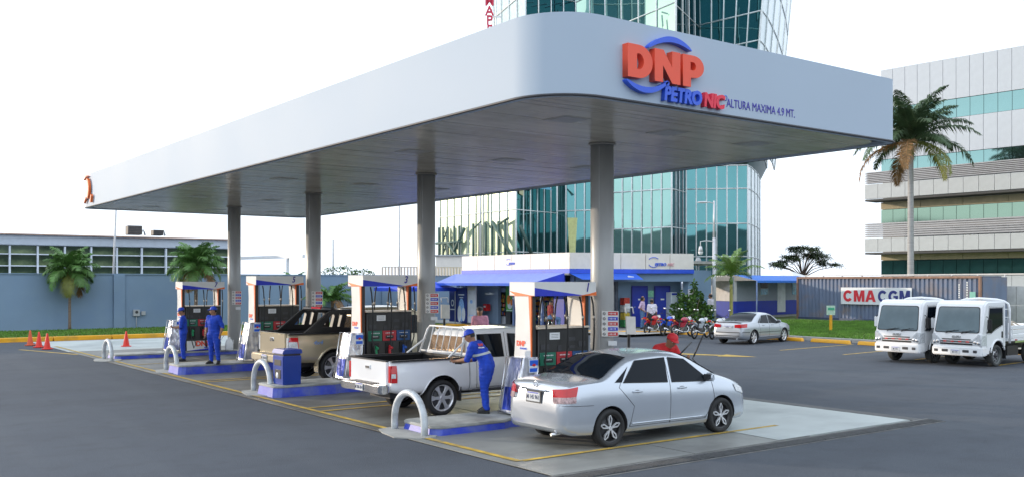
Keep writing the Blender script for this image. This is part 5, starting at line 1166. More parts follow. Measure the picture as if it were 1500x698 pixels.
# concertina fence on the wall top, far middle
r=thing('wall_railing','yellowish slatted railing above the wall between pump 3 and the shop','railing',Q(560,58,2.95)); e=Q(690,61,2.95)-Q(560,58,2.95); 
for k in range(30): MB().box((e.x*k/29,e.y*k/29,.28),(.10,.05,.5),rz=math.atan2(e.y,e.x)).build('slat',mat('yellowish slat',(.7,.6,.42),.6),r)  # slats and top rail share one yellowish colour
MB().box((e.x/2,e.y/2,.55),(e.length,.06,.06),rz=math.atan2(e.y,e.x)).build('top_rail',mat('yellowish slat',(.7,.6,.42),.6),r)
r=thing('roof_shed','small cream rooftop shed by the tower foot, left of the shop fascia','shed',Q(662,80,2.9)); MB().box((0,0,.9),(2.6,2,1.8),rz=-.6).build('shed_wall',cream,r,bevel=.03,seg=1); MB().box((0,0,1.85),(2.9,2.3,.1),rz=-.6).build('shed_roof',mat('grey box',(.4,.42,.44),.5),r)
# ================================================================ annex kiosk
an=thing('kiosk_annex','small grey and blue kiosk with sloping blue awning and white door by the container','kiosk',(0,0,0))
ka=Q(1034,63,0);kb=Q(1075,59.5,0);kc=Q(1168,65,0)
def seg_box(root,a,b,z0,z1,t,mt,name,off=0):
    d=b-a; n=Vector((d.y,-d.x,0)).normalized()
    if n.dot(a)>0: n=-n
    a=a+n*off;b=b+n*off; m=MB(); m.add([(a.x,a.y,z0),(b.x,b.y,z0),(b.x-n.x*t,b.y-n.y*t,z0),(a.x-n.x*t,a.y-n.y*t,z0),(a.x,a.y,z1),(b.x,b.y,z1),(b.x-n.x*t,b.y-n.y*t,z1),(a.x-n.x*t,a.y-n.y*t,z1)],[(0,1,5,4),(1,2,6,5),(2,3,7,6),(3,0,4,7),(4,5,6,7),(3,2,1,0)]); return m.build(name,mt,root)
kg=mat('kiosk grey',(.30,.33,.37),.7,var=.06)
seg_box(an,ka,kb,1.4,2.95,.2,mat('kiosk side painted sunlit',(.60,.58,.58),.7),'side_wall'); seg_box(an,ka,kb,.3,1.38,.2,deep_blue,'side_dado',.01)  # side wall made paler: sunlight put into its colour
seg_box(an,kb,kc,1.4,2.9,.2,kg,'front_wall'); seg_box(an,kb,kc,.45,1.39,.2,deep_blue,'front_dado',.01); seg_box(an,kb,kc,.0,.45,.2,grey_kerb,'plinth',-.03)
def lerp(a,b,t): return a+(b-a)*t
seg_box(an,lerp(kb,kc,.66),lerp(kb,kc,.79),.62,2.55,.1,mat('kiosk door',(.68,.70,.70),.5),'door',.04)
w_=seg_box(an,lerp(kb,kc,.38),lerp(kb,kc,.52),1.72,2.66,.1,mat('kiosk frame',(.35,.38,.38),.5),'window',.03); w2=seg_box(an,lerp(kb,kc,.395),lerp(kb,kc,.505),1.78,2.15,.1,mat('kiosk pane blue',(.10,.30,.42),.1,var=.5,scale=8),'pane',.05); w3=seg_box(an,lerp(kb,kc,.395),lerp(kb,kc,.505),2.19,2.6,.1,glass_dark,'pane',.05)
seg_box(an,lerp(kb,kc,.91),lerp(kb,kc,.99),1.75,2.6,.1,mat('kiosk pane blue',(.10,.30,.42),.1,var=.5,scale=8),'window',.03)
nf=Vector((kc.y-kb.y,-(kc.x-kb.x),0)).normalized(); 
if nf.dot(kb)>0: nf=-nf
a=kb+nf*1.6;b=kc+nf*1.6; m=MB(); m.add([(kb.x,kb.y,3.02),(kc.x,kc.y,3.0),(b.x,b.y,2.68),(a.x,a.y,2.68),(a.x,a.y,2.55),(b.x,b.y,2.55)],[(0,1,2,3),(3,2,5,4)]); m.build('awning_cloth',mat('kiosk awning blue',(.03,.17,.62),.6),an)
m=MB(); nl=Vector((kb.y-ka.y,-(kb.x-ka.x),0)).normalized(); 
if nl.dot(kb)>0: nl=-nl
c=ka+nl*1.8; m.add([(ka.x,ka.y,2.98),(kb.x,kb.y,3.02),(a.x,a.y,2.68),(c.x,c.y,2.62)],[(0,1,2,3)]); m.build('side_awning',mat('kiosk awning cream',(.78,.66,.58),.6),an)
for q in (a,c): MB().cyl((q.x,q.y,0),(q.x,q.y,2.66),.04,n=8).build('awning_post',mat('post blue grey',(.2,.28,.5),.5),an)
r=thing('white_tent','pale pyramid tent peak behind the container end','tent',Q(1160,78,0)); m=MB(); m.add([(-1.6,-1.6,2.7),(1.6,-1.6,2.7),(1.6,1.6,2.7),(-1.6,1.6,2.7),(0,0,3.45)],[(0,1,4),(1,2,4),(2,3,4),(3,0,4)]); m.build('tent_top',white,r); [MB().cyl((x,y,0),(x,y,2.7),.05,n=6).build('tent_leg',white,r) for x in (-1.5,1.5) for y in (-1.5,1.5)]
# ================================================================ container
def container(a,b,h,z0,label,col,dirt_or_reflection,depth=2.44,lit=None):
    d=b-a; L=d.length; r=thing('shipping_container',label,'container',(a.x,a.y,z0),math.atan2(d.y,d.x))
    cm=mat('container '+label[:8],col,.6,var=.15,scale=1.5,stretch=(3,1,.4),dirt_or_reflection=dirt_or_reflection,dscale=.9)
    n=int(L/.28); m=MB(); pts=[]
    for k in range(n):
        x=.1+(L-.2)*k/n; w=(L-.2)/n; pts+=[(x,0),(x+w*.36,0),(x+w*.5,.06),(x+w*.86,.06)]
    pts.append((L-.1,0)); m=MB(); vs=[(x,y,.15) for x,y in pts]+[(x,y,h-.1) for x,y in pts]; q=len(pts)
    m.add(vs,[(i,i+1,q+i+1,q+i) for i in range(q-1)]); m.build('corrugated_side',cm,r,fixn=False)
    fr=mat('container frame rust',(.26,.15,.11),.7,var=.3)  # brown for the corner posts and top rail
    for x in (.05,L-.05): MB().box((x,-.0,h/2),(.12,.14,h)).build('corner_post',fr,r)
    MB().box((L/2,-.0,h-.05),(L,.12,.12)).build('top_rail',fr,r); MB().box((L/2,0,.08),(L,.12,.16)).build('bottom_rail',mat('rail navy',(.06,.08,.14),.6),r)
    MB().box((L/2,depth/2+.1,h/2),(L-.05,depth-.2,h-.1)).build('container_box',cm,r)
    return r,L,fr
ct,L,fr=container(Q(1168,60.2),Q(1437,50.0),2.62,.28,'navy corrugated shipping container with a CMA CGM sign',(.15,.19,.29),(.22,.18,.18))
sb=MB().box((5.75,-.09,1.50),(4.75,.03,.98)).build('sign_board',mat('sign white',(.72,.74,.78),.5,var=.04),ct)
m=MB(); 
for ch,x0_,wd_,m_ in (('C',3.56,.66,0),('M',4.30,.74,0),('A',5.10,.70,0),('C',5.95,.62,1),('G',6.64,.64,1),('M',7.36,.66,1)):
    glyph('sign_letter',ch,wd_,.66,.01,(mat('cma red',(.66,.03,.05),.5),mat('cgm navy',(.03,.04,.22),.5))[m_],sb,face_m((x0_,-.112,1.17),(0,-1,0)))
m=MB(); 
for k in range(7): m.box((10.9,-.02,1.5+.11*k),(.07,.02,.07)); m.box((11.35,-.02,1.5+.13*k),(.07,.02,.09))
m.build('id_marks',white,ct); MB().box((11.7,-.09,1.62),(.32,.02,.36)).build('green_placard',mat('placard',(.2,.5,.42),.5),ct)
# doors end of a second container beyond
q0=Q(1432,54);q1=Q(1467,54.2)
c2=thing('shipping_container','dark blue container end with lock bars behind the right truck','container',(q0.x,q0.y,.3),math.atan2((q1-q0).y,(q1-q0).x)); w_=(q1-q0).length
db=mat('container dark blue',(.03,.06,.13),.5,var=.2); MB().box((w_/2,2,1.32),(w_,4,2.6)).build('container_box',db,c2)
for k in range(2): MB().box((w_*(.27+.46*k),-.03,1.3),(w_*.43,.06,2.45)).build('door_leaf',db,c2,bevel=.02,seg=1)
for k in range(4): MB().cyl((w_*(.15+.235*k),-.09,.1),(w_*(.15+.235*k),-.09,2.5),.022,n=6).build('lock_bar',mat('lock bar',(.10,.16,.28),.4),c2)
text('container_number','GU 5',.22,mat('faint white',(.45,.5,.55),.5),c2,face_m((w_*.25,-.075,1.9),(0,-1,0)),.002,0)
r=thing('boundary_rail','grey tubular railing running along the top of the right boundary','railing',Q(1180,66)); e=Q(1560,49)-Q(1180,66)
for zz_ in (3.02,): MB().box((e.x/2,e.y/2,zz_),(e.length,.07,.07),rz=math.atan2(e.y,e.x)).build('top_rail',mat('rail grey',(.5,.5,.5),.5),r)
for k in range(12): MB().cyl((e.x*k/11,e.y*k/11,0),(e.x*k/11,e.y*k/11,3.0),.05,n=6).build('rail_post',mat('rail grey',(.5,.5,.5),.5),r)
rw=thing('boundary_wall','white panelled boundary wall behind the right truck bed','wall',Q(1462,55)); e=Q(1640,50)-Q(1462,55)
for k in range(6):
    for j in range(2): MB().box((e.x*(k+.5)/6,e.y*(k+.5)/6,.72+1.1*j),(e.length/6-.03,.12,1.07),rz=math.atan2(e.y,e.x)).build('wall_panel',mat('wall white panel',(.62,.62,.62),.6),rw)
# signpost with yellow post
r=thing('notice_post','small green and white notice on a yellow post in the grass','sign',Q(1217,47.5,.15)); MB().box((0,0,.4),(.10,.10,.85)).build('post',kerb_yellow,r); b=MB().box((0,0,1.05),(.42,.04,.46),rz=-.6).build('plate',mat('notice pale green',(.45,.62,.50),.5,var=.2,scale=10),r)
m=MB(); m.box((-.01,-.03,1.12),(.32,.01,.12),rz=-.6); m.build('plate_print',mat('notice dark green',(.05,.35,.2),.5),b)
# street lamp with camera
p=Q(1046,53.5); r=thing('street_lamp','white street lamp post carrying a dome camera, in front of the tower','street lamp',(p.x,p.y,.12),-YAW)
lp=mat('lamp post white',(.62,.62,.64),.4,metal=.2); MB().cyl((0,0,0),(0,0,4.9),.12,.085,n=14).build('shaft',lp,r); MB().cyl((0,0,4.9),(0,0,6.95),.07,.05,n=12).build('upper_shaft',lp,r)
MB().tube([(0,0,6.8),(-.25,0,6.86),(-.45,0,6.86)],.03,6).build('arm',lp,r); MB().sphere((-.62,0,6.86),.3,sc=(1.05,.4,.20)).build('lamp_head',lp,r)
MB().tube([(0,0,4.72),(-.45,0,4.76),(-.75,0,4.72),(-.75,0,4.4)],.03,6).build('camera_arm',lp,r); c_=MB().sphere((-.75,0,4.12),.15,sc=(.9,.9,1)).build('dome_camera',white,r); MB().cyl((-.75,0,4.15),(-.75,0,4.45),.13,.08,n=12).build('camera_housing',lp,c_)
p=Q(1023,54); r=thing('wall_lantern','small round grey dish on a stem on the shop roof','dish',(p.x,p.y,3.1)); MB().cyl((0,0,0),(0,0,.5),.05,n=8).build('stem',lp,r); MB().sphere((0,0,.65),.22,sc=(1,.4,1)).build('dish',mat('grey box',(.4,.42,.44),.5),r)
r=thing('ice_chest','white panel box on the shop side wall behind the bush','box',Q(984,53.2,.13)); MB().box((0,0,.95),(.5,.4,1.9)).build('box_shell',mat('pale box',(.6,.66,.70),.5),r,bevel=.02,seg=1); MB().box((0,-.21,1.8),(.4,.02,.1)).build('box_label',deep_blue,r)
# ================================================================ glass tower
def mirror_glass(name,tint,rough=.02,met=.92):
    m=mat(name,tint,rough,metal=met,var=.05,scale=.4); return m
g1=mirror_glass('mint mirror glass',(.29,.49,.45)); g2=mirror_glass('teal mirror glass',(.12,.30,.31)); g3=mirror_glass('deep teal glass',(.035,.12,.15)); gg=mat('green glass painted sun gold',(.52,.62,.44),.25,metal=.25,var=.12,scale=.3); gpale=mat('white curved glass',(.60,.68,.70),.25,metal=.2,var=.05)  # gg has the gold of the low sun put into its colour
mul=mat('tower mullion',(.86,.90,.90),.4); steeld=mat('truss steel',(.07,.13,.11),.5)
tw_=thing('glass_tower','glass clad office tower in mint and teal with a flared upper drum','tower',(0,0,0))
def facade(a,b,z0,z1,cols,rows,mt,lean=(0,0),mw=.16,name='pane',zs=None,top_scale=None,jit=.25):
    """vertical or leaning grid between ground points a,b; lean = outward shift at the top"""
    a=Vector(a);b=Vector(b); d=b-a; n=Vector((d.y,-d.x,0)).normalized()
    if n.dot(a)>0: n=-n
    a1=a+Vector((lean[0],lean[1],0)); b1=b+Vector((lean[0],lean[1],0))
    if top_scale: a1,b1=top_scale
    zs=zs or [z0+(z1-z0)*j/rows for j in range(rows+1)]
    def pt(u,z):
        t=(z-z0)/(z1-z0); p=a+(b-a)*u; q=a1+(b1-a1)*u; p=p+(q-p)*t; return Vector((p.x,p.y,z))
    for j in range(len(zs)-1):
        for i in range(cols):
            c=[pt(i/cols,zs[j]),pt((i+1)/cols,zs[j]),pt((i+1)/cols,zs[j+1]),pt(i/cols,zs[j+1])]
            k1,k2=random.uniform(-jit,jit)*.02,random.uniform(-jit,jit)*.02
            off=[k1,k2,-k1,-k2]; m=MB(); m.add([p+n*(o) for p,o in zip(c,off)]+[p-n*.06 for p in c],[(0,1,2,3),(7,6,5,4),(0,4,5,1),(1,5,6,2),(2,6,7,3),(3,7,4,0)])
            m.build(name,mt,tw_,fixn=False)
    for i in range(cols+1):
        p=pt(i/cols,zs[0])+n*.05; q=pt(i/cols,zs[-1])+n*.05; MB().tube([p,q],mw/2,4).build('mullion',mul,tw_)
    for z in zs: MB().tube([pt(0,z)+n*.04,pt(1,z)+n*.04],mw*.42,4).build('transom',mul,tw_)
    return n
def hz(y,d): return 2.6+(412-y)*d/1412
LZ=[2.0,5.35,8.6,11.9,15.1]      # storey lines of the lower block
LZ=[2.6,4.6,7.7,11.55,15.3,17.2]
T=[(645,101),(756,90),(816,95),(898,92.5),(984,88.6),(1005,92.3),(1095,91.3)]
tp=[Q(px,d) for px,d in T]
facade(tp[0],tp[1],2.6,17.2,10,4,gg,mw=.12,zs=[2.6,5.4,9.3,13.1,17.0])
facade(tp[1],tp[2],2.6,17.2,6,4,g2,mw=.12,zs=[2.6,5.4,9.3,13.1,17.0])
facade(tp[2],tp[3],2.6,17.2,6,4,g2,zs=[2.6,4.9,9.5,14.0,17.5])
facade(tp[3],tp[4],2.6,19,6,4,g1,zs=[2.6,4.6,7.6,11.1,15.2,19.0][:6])
facade(tp[4],tp[5],2.6,19,4,4,g3,zs=[2.6,4.6,7.6,11.1,15.2,19.0],mw=.10)
facade(tp[5],tp[6],2.6,14.5,6,4,g2,zs=[2.6,5.0,8.1,11.4,13.6][:5])
LT=13.6
# curved white end of the lower block
cc=[Q(1095,91.3),Q(1100.5,93.0),Q(1105.5,95.5),Q(1109.5,98.5),Q(1112.2,102),Q(1113,106)]
for a,b in zip(cc[:-1],cc[1:]): facade(a,b,2.6,13.6,1,4,gpale,zs=[2.6,5.0,8.1,11.4,13.6],mw=.12)
# underside of the flare, dark green
m=MB(); o1=[Q(1085,90.5),Q(1102,91.5),Q(1112,94),Q(1119,98),Q(1123,104)]
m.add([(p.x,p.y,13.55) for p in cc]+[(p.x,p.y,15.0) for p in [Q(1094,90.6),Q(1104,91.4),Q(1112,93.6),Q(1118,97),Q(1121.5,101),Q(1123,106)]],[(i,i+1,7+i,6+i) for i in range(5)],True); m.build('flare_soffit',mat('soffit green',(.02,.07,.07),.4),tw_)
q6=[Q(1094,90.6),Q(1104,91.4),Q(1112,93.6),Q(1118,97),Q(1121.5,101),Q(1123,106)]
for a,b in zip(q6[:-1],q6[1:]): facade(a,b,15.0,18.5,1,1,gpale,mw=.12)
# steel truss work standing before the corner with painted sun
def strut(a,b,r_=.16): return MB().tube([a,b],r_,5).build('truss_member',steeld,tw_)
u0,u1=tp[0],tp[1]; d=(u1-u0); nn=Vector((d.y,-d.x,0)).normalized(); nn=-nn if nn.dot(u0)>0 else nn
def wp(u,z,o=.5): p=u0+d*u+nn*o; return Vector((p.x,p.y,z))
for u in (.04,.10,.17,.26,.33): strut(wp(u,2.6),wp(u,8.2),.12)
for z in (4.2,6.6): strut(wp(.0,z),wp(.36,z),.14)
strut(wp(.17,4.4),wp(.40,7.9),.18); strut(wp(.17,6.6),wp(.46,3.4),.18); strut(wp(.46,3.4),wp(.62,3.4),.18)
for k in range(4): strut(wp(.10,2.9+1.3*k),wp(.17,4.2+1.3*k),.08); strut(wp(.17,2.9+1.3*k),wp(.10,4.2+1.3*k),.08)
for u in (.52,.60,.68,.76,.84,.92): strut(wp(u,3.2),wp(u,8.3),.14)
strut(wp(.5,4.9),wp(1,4.9),.18); strut(wp(.52,7.8),wp(.62,8.4),.1); strut(wp(.68,8.4),wp(.76,7.6),.1); strut(wp(.76,8.3),wp(1,5.0),.18); strut(wp(.84,8.0),wp(.96,8.5),.12)
v0,v1=tp[1],tp[2]; d2=v1-v0; n2=Vector((d2.y,-d2.x,0)).normalized(); n2=-n2 if n2.dot(v0)>0 else n2
def wq(u,z,o=.4): p=v0+d2*u+n2*o; return Vector((p.x,p.y,z))
strut(wq(.02,7.8),wq(.32,4.9),.18); strut(wq(.0,4.9),wq(.9,4.8),.16)
goldp=mat('painted warm reflection',(.60,.58,.36),.5)
m=MB(); m.add([wq(.04,12.2,.12),wq(.16,12.1,.12),wq(.15,10.6,.12),wq(.05,10.8,.12)],[(0,1,2,3)]); m.build('warm_reflection_patch',goldp,tw_)  # warm reflection painted as a flat patch before the glass
for (a,b,c,dd_) in (((.0),(.25),7.9,8.5),):
    pass
    m=MB(); m.add([wq(.25,11.4,.8),wq(.6,11.3,1.4),wq(.5,12.4,.2),wq(.25,12.4,.2)],[(0,1,2,3)]); m.build('open_pane',mat('open pane',(.25,.5,.7),.1,metal=.5),tw_)
p=Q(836,91.2); m=MB(); m.add([(p.x-.2,p.y-.1,4.6),(p.x+.2,p.y-.4,4.8),(p.x+.4,p.y-.5,8.6),(p.x-.4,p.y,8.6)],[(0,1,2,3)]); m.build('yellow_banner',mat('banner yellow',(.55,.58,.25),.5),tw_)
MB().tube([Q(704,94,2.6),Q(704,94,18.5)],.12,6).build('corner_pole',white,tw_)
# upper drum (flaring outwards, horizontals climb towards the projecting corner)
def U(px,d,z): p=Q(px,d); return Vector((p.x,p.y,z))
ZU0,ZU1=15.5,36.0
def upper(p0,p1,t0,t1,cols,zs,mt,mw=.16,jit=.2): facade(Q(*p0),Q(*p1),ZU0,ZU1,cols,len(zs)-1,mt,top_scale=(Q(*t0),Q(*t1)),zs=zs,mw=mw,jit=jit)
zs1=[ZU0,18.8,22.2,24.6,27.2,31.5,36]
upper((846,100),(990,86),(842,100),(990,84),6,zs1,g1)
upper((990,86),(1028,93.5),(990,84),(1024,92),4,[ZU0,18.8,21.9,24.3,26.9,31,36],g3,.12)
upper((1028,93.5),(1100,89),(1023,92),(1128,86.5),5,[ZU0,18.8,22,24.6,27.2,31,36],g2)
lo_=[(1100,89),(1108,91),(1116,94.5),(1124,99),(1131,105),(1134,112)]; hi_=[(1128,86.5),(1136,89),(1144,93),(1151,98),(1157,104),(1160,111)]
for k in range(5): upper(lo_[k],lo_[k+1],hi_[k],hi_[k+1],1,[ZU0,18.8,22,24.6,27.2,31,36],gpale,.14)
upper((730,104),(770,96),(722,104),(770,94),4,[ZU0,20,24,27.6,31,36],mat('pale frame glass',(.55,.68,.68),.2,metal=.4),.2)
upper((770,96),(846,98),(770,94),(842,98),4,[ZU0,20,24,28.6,31,36],g3,.14)
# railing and dish like roof pieces at the flare foot
m=MB(); m.tube([Q(1100,86,22.3),Q(1118,86,22.3),Q(1128,88,21.8),Q(1133,90,21.0)],.12,6); m.tube([Q(1100,86,21.7),Q(1118,86,21.7),Q(1127,88,21.2),Q(1131,90,20.6)],.12,6); m.build('roof_rail',white,tw_)
# cores so nothing shows through
m=MB(); m.prism([tuple((p*1.02).xy) for p in tp]+[tuple(Q(1095,106).xy),tuple(Q(660,112).xy)],2.6,17); m.build('core',steeld,tw_)
ts=thing('tower_sign','vertical sign of red letters M A P on a white frame at the tower edge','sign',Q(717,92)); 
for k,(ch,y) in enumerate((('F',-13+49),('P',31),('A',17.5),('M',3))):
    if ch=='F': y=45
    z=hz(y,92); text('sign_letter',ch,1.25,mat('sign letter red',(.70,.03,.08),.5),ts,Matrix.Translation(-Q(717,92))@face_m(Q(717,91.8,z),-Q(717,92)),.08,.025,.95)
m=MB(); m.box((1.6,1.2,22),(.12,.12,16)); m.box((.9,.9,22),(.10,.10,16)); 
for k in range(9): m.box((1.3,1.1,15+1.9*k),(1.4,.1,.12),rz=-YAW)
m.build('sign_frame',mul,ts)
MB().box((1.2,1.1,7),(.5,.5,14.5)).build('mast_base',mul,ts)
# ================================================================ right hand office building
ob=thing('office_building','white panelled office building with green glass bands and louvred overhangs','building',(0,0,0))
pa=Q(1290,75);pb_=Q(1500,67);dirb=(pb_-pa); pe=pa+dirb*2.4
nb_=Vector((dirb.y,-dirb.x,0)).normalized(); nb_=-nb_ if nb_.dot(pa)>0 else nb_
def hb(y): return 2.6+(412-y)*67/1412
wht=mat('office white panel',(.54,.58,.63),.45,var=.03); lou=mat('louvre grey',(.40,.40,.42),.5,metal=.2,var=.08); ogl=mirror_glass('office mint glass',(.24,.40,.39),.05,.95); ogr=mirror_glass('office green glass',(.25,.36,.28),.05,.95); ogd=mat('office dark glass',(.02,.07,.07),.06,metal=.5,var=.5,scale=.5)
def obrow(z0,z1,n,mt,name,off=0,a=pa,e=pe,gap=.03,t=.3):
    me=None; d=e-a; L=d.length; w=L/n; ang=math.atan2(d.y,d.x)
    mesh_=MB().box((0,0,0),(w-gap,t,z1-z0-gap)).mesh(name,mt)
    for i in range(n):
        c=a+d*((i+.5)/n)+nb_*(off-t/2); link(name,mesh_,ob,None,Matrix.Translation((c.x,c.y,(z0+z1)/2))@Matrix.Rotation(ang,4,'Z'))
NB=26
m=MB(); bk=[pa-nb_*.35,pe-nb_*.35,pe-nb_*14,pa-nb_*14]; m.prism([tuple(p.xy) for p in bk],0,hb(68)); m.build('building_core',mat('office core',(.5,.5,.5),.7),ob)
obrow(hb(130),hb(66),NB,wht,'wall_panel'); obrow(hb(159),hb(130),NB,ogl,'window_pane',-.08); obrow(hb(213),hb(159),NB,wht,'wall_panel'); obrow(hb(234),hb(213),NB,ogl,'window_pane',-.08)
pa2=Q(1262,74.5); pe2=pe
for z0,z1 in ((hb(254),hb(235)),(hb(341),hb(318))):
    nl_=7
    for k in range(nl_):
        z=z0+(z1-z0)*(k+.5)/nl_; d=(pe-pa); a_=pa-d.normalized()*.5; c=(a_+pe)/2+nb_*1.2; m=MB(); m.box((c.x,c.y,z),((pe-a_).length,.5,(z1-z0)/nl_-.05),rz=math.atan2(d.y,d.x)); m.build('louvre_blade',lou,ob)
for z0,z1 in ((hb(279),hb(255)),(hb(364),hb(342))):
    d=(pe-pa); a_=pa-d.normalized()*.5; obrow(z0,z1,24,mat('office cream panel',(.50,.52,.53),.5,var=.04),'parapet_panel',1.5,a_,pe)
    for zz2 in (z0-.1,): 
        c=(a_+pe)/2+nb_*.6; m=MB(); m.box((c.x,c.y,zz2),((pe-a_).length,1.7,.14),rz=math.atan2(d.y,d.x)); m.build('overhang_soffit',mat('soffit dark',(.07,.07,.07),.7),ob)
obrow(hb(295),hb(283),8,mat('office ochre band',(.45,.38,.24),.6),'wall_band',-.02); obrow(hb(318),hb(295),NB,ogr,'window_pane',-.06); obrow(hb(377),hb(367),8,mat('office ochre band',(.45,.38,.24),.6),'wall_band',-.02); obrow(hb(402),hb(377),NB,ogd,'window_pane',-.06); obrow(.1,hb(402),NB,wht,'wall_panel')
# ================================================================ plants
leafm=mat('palm leaf',(.085,.19,.04),.55,var=.4,scale=1.5); leafd=mat('palm leaf dark',(.06,.105,.045),.6,var=.4,scale=1.5); leafy=mat('palm leaf yellowing',(.20,.22,.05),.6,var=.4,scale=1.5); leafdry=mat('palm leaf dry',(.24,.13,.05),.8,var=.3); youngm=mat('young palm leaf',(.13,.23,.04),.5,var=.3)
ptr=mat('palm trunk grey',(.40,.39,.38),.8,var=.15,scale=2,stretch=(.3,.3,5),bump=.3); ptb=mat('palm trunk brown',(.22,.16,.12),.85,var=.3,scale=3,stretch=(1,1,6),bump=.5)
def palm(px,dd,z0,trunk_h,r0,r1,nf,fl,label,tm,lm,droop=1.0,crownshaft=.0,up=(5,75),ll=.5,dry=.2,lean=(0,0),nl=26,seed=1,lw=.035,group=None,elevs=None):
    random.seed(seed); p=Q(px,dd); r=thing('palm_tree',label,'palm tree',(p.x,p.y,z0),0,group)
    top=Vector((lean[0],lean[1],trunk_h)); pts=[Vector((lean[0]*t*t,lean[1]*t*t,trunk_h*t)) for t in frange(0,1,10)]
    rr=[r0*(1.25 if i==0 else 1)*(1-t)+r1*t for i,t in enumerate(frange(0,1,10))]; MB().tube(pts,rr,14).build('trunk',tm,r)
    if crownshaft: MB().tube([top,top+Vector((0,0,crownshaft*.5)),top+Vector((0,0,crownshaft))],[r1*1.15,r1*1.3,r1*.5],12).build('crownshaft',mat('crownshaft green',(.12,.2,.05),.4),r)
    base=top+Vector((0,0,crownshaft))
    for k in range(nf):
        az=2*math.pi*(k*.381966)+random.uniform(-.2,.2); e=R(up[0]+(up[1]-up[0])*(1-(k+.5)/nf)**.8); L=fl*random.uniform(.85,1.12)
        n=12; q=base.copy(); rach=[q.copy()]; el=e
        for i in range(n):
            t=i/n; el=e-(R(85)*droop)*(t**1.35)*(1.15-.3*math.sin(e)); q=q+Vector((math.cos(az)*math.cos(el),math.sin(az)*math.cos(el),math.sin(el)))*(L/n); rach.append(q.copy())
        m=MB(); m.tube(rach,[.035*(1-i/(n+2))*fl/2.5 for i in range(n+1)],4)
        old=k/nf>1-dry
        m.cur=0
        for i in range(nl):
            t=.12+.86*i/nl; j=min(int(t*n),n-1); f=t*n-j; c=rach[j]*(1-f)+rach[j+1]*f; tan=(rach[j+1]-rach[j]).normalized(); side=tan.cross(Vector((0,0,1))); side=side.normalized() if side.length>.05 else Vector((math.sin(az),-math.cos(az),0))
            upv=side.cross(tan)
            for s_ in (-1,1):
                lnt=ll*math.sin(math.pi*min(.97,t*.8+.2))**.7*random.uniform(.75,1.1); a=c; dr=(side*s_*.85+tan*.55+upv*random.uniform(-.15,.25)).normalized(); mid=a+dr*lnt*.5; end=a+dr*lnt*.92+Vector((0,0,-lnt*random.uniform(.25,.55)))
                wv=tan*lw*random.uniform(.8,1.3); m.add([a-wv*.5,a+wv*.5,mid+wv,mid-wv,end],[(0,1,2,3),(3,2,4)])
        m.build('frond',lm if not old else (leafdry if k%2 else leafy),r,fixn=False)
    random.seed(seed+100); return r
palm(1334,63,0,10.8,.22,.17,38,4.3,'tall royal palm with smooth grey trunk beside the canopy corner',ptr,leafd,1.0,.9,(-14,88),.95,.15,seed=4,nl=64,lw=.04)
palm(102,48.9,.15,3.0,.07,.06,30,1.6,'short bushy palm on the grass before the blue wall at the far left',ptb,leafm,1.0,0,(-35,84),.60,.12,seed=5,nl=34,lw=.034,group='small palms along the blue wall')
palm(287,50,.15,3.25,.10,.08,34,1.75,'short palm behind the first pump and the attendants',ptb,leafm,1.0,0,(-30,84),.65,.1,seed=9,nl=36,lw=.03,group='small palms along the blue wall')
palm(487,57,.15,1.3,.12,.10,16,1.9,'low palm in the wall corner behind the tan pickup',ptb,leafm,1.15,0,(5,75),.5,.1,seed=12,nl=32,lw=.035,group='small palms along the blue wall')
palm(432,62,.15,2.3,.08,.06,12,1.1,'small palm tuft above the wall left of the third column',ptb,leafm,1.0,0,(10,80),.35,0,seed=14,nl=22,lw=.04,group='small palms along the blue wall')
palm(1071,50.5,.13,2.35,.10,.08,15,1.75,'slim young palm with upright yellow green fronds by the kiosk',mat('young palm stem',(.30,.28,.08),.6,var=.3),youngm,.95,.4,(15,86),.45,0,seed=23,nl=34,lw=.022)
def plant_blades(px,dd,z0,h,n,label,mt,cat='plant'):
    p=Q(px,dd); r=thing('spiky_plant',label,cat,(p.x,p.y,z0)); 
    for k in range(n):
        a=random.uniform(0,6.28);e=random.uniform(.3,1.4);L=h*random.uniform(.7,1.1); q=[Vector((0,0,.1+.2*random.random()))]
        for i in range(4): q.append(q[-1]+Vector((math.cos(a)*math.cos(e),math.sin(a)*math.cos(e),math.sin(e)))*L/4); e-=.25
        s_=Vector((-math.sin(a),math.cos(a),0))*.05; m=MB(); 
        for i in range(4): w0=1-i/4;w1=1-(i+1)/4; m.add([q[i]-s_*w0,q[i]+s_*w0,q[i+1]+s_*w1,q[i+1]-s_*w1],[(0,1,2,3)])
        m.build('blade',mt,r,fixn=False)
plant_blades(508,55,.15,1.9,26,'dark purple spiky plant beside the low palm',mat('purple leaf',(.06,.02,.04),.5))
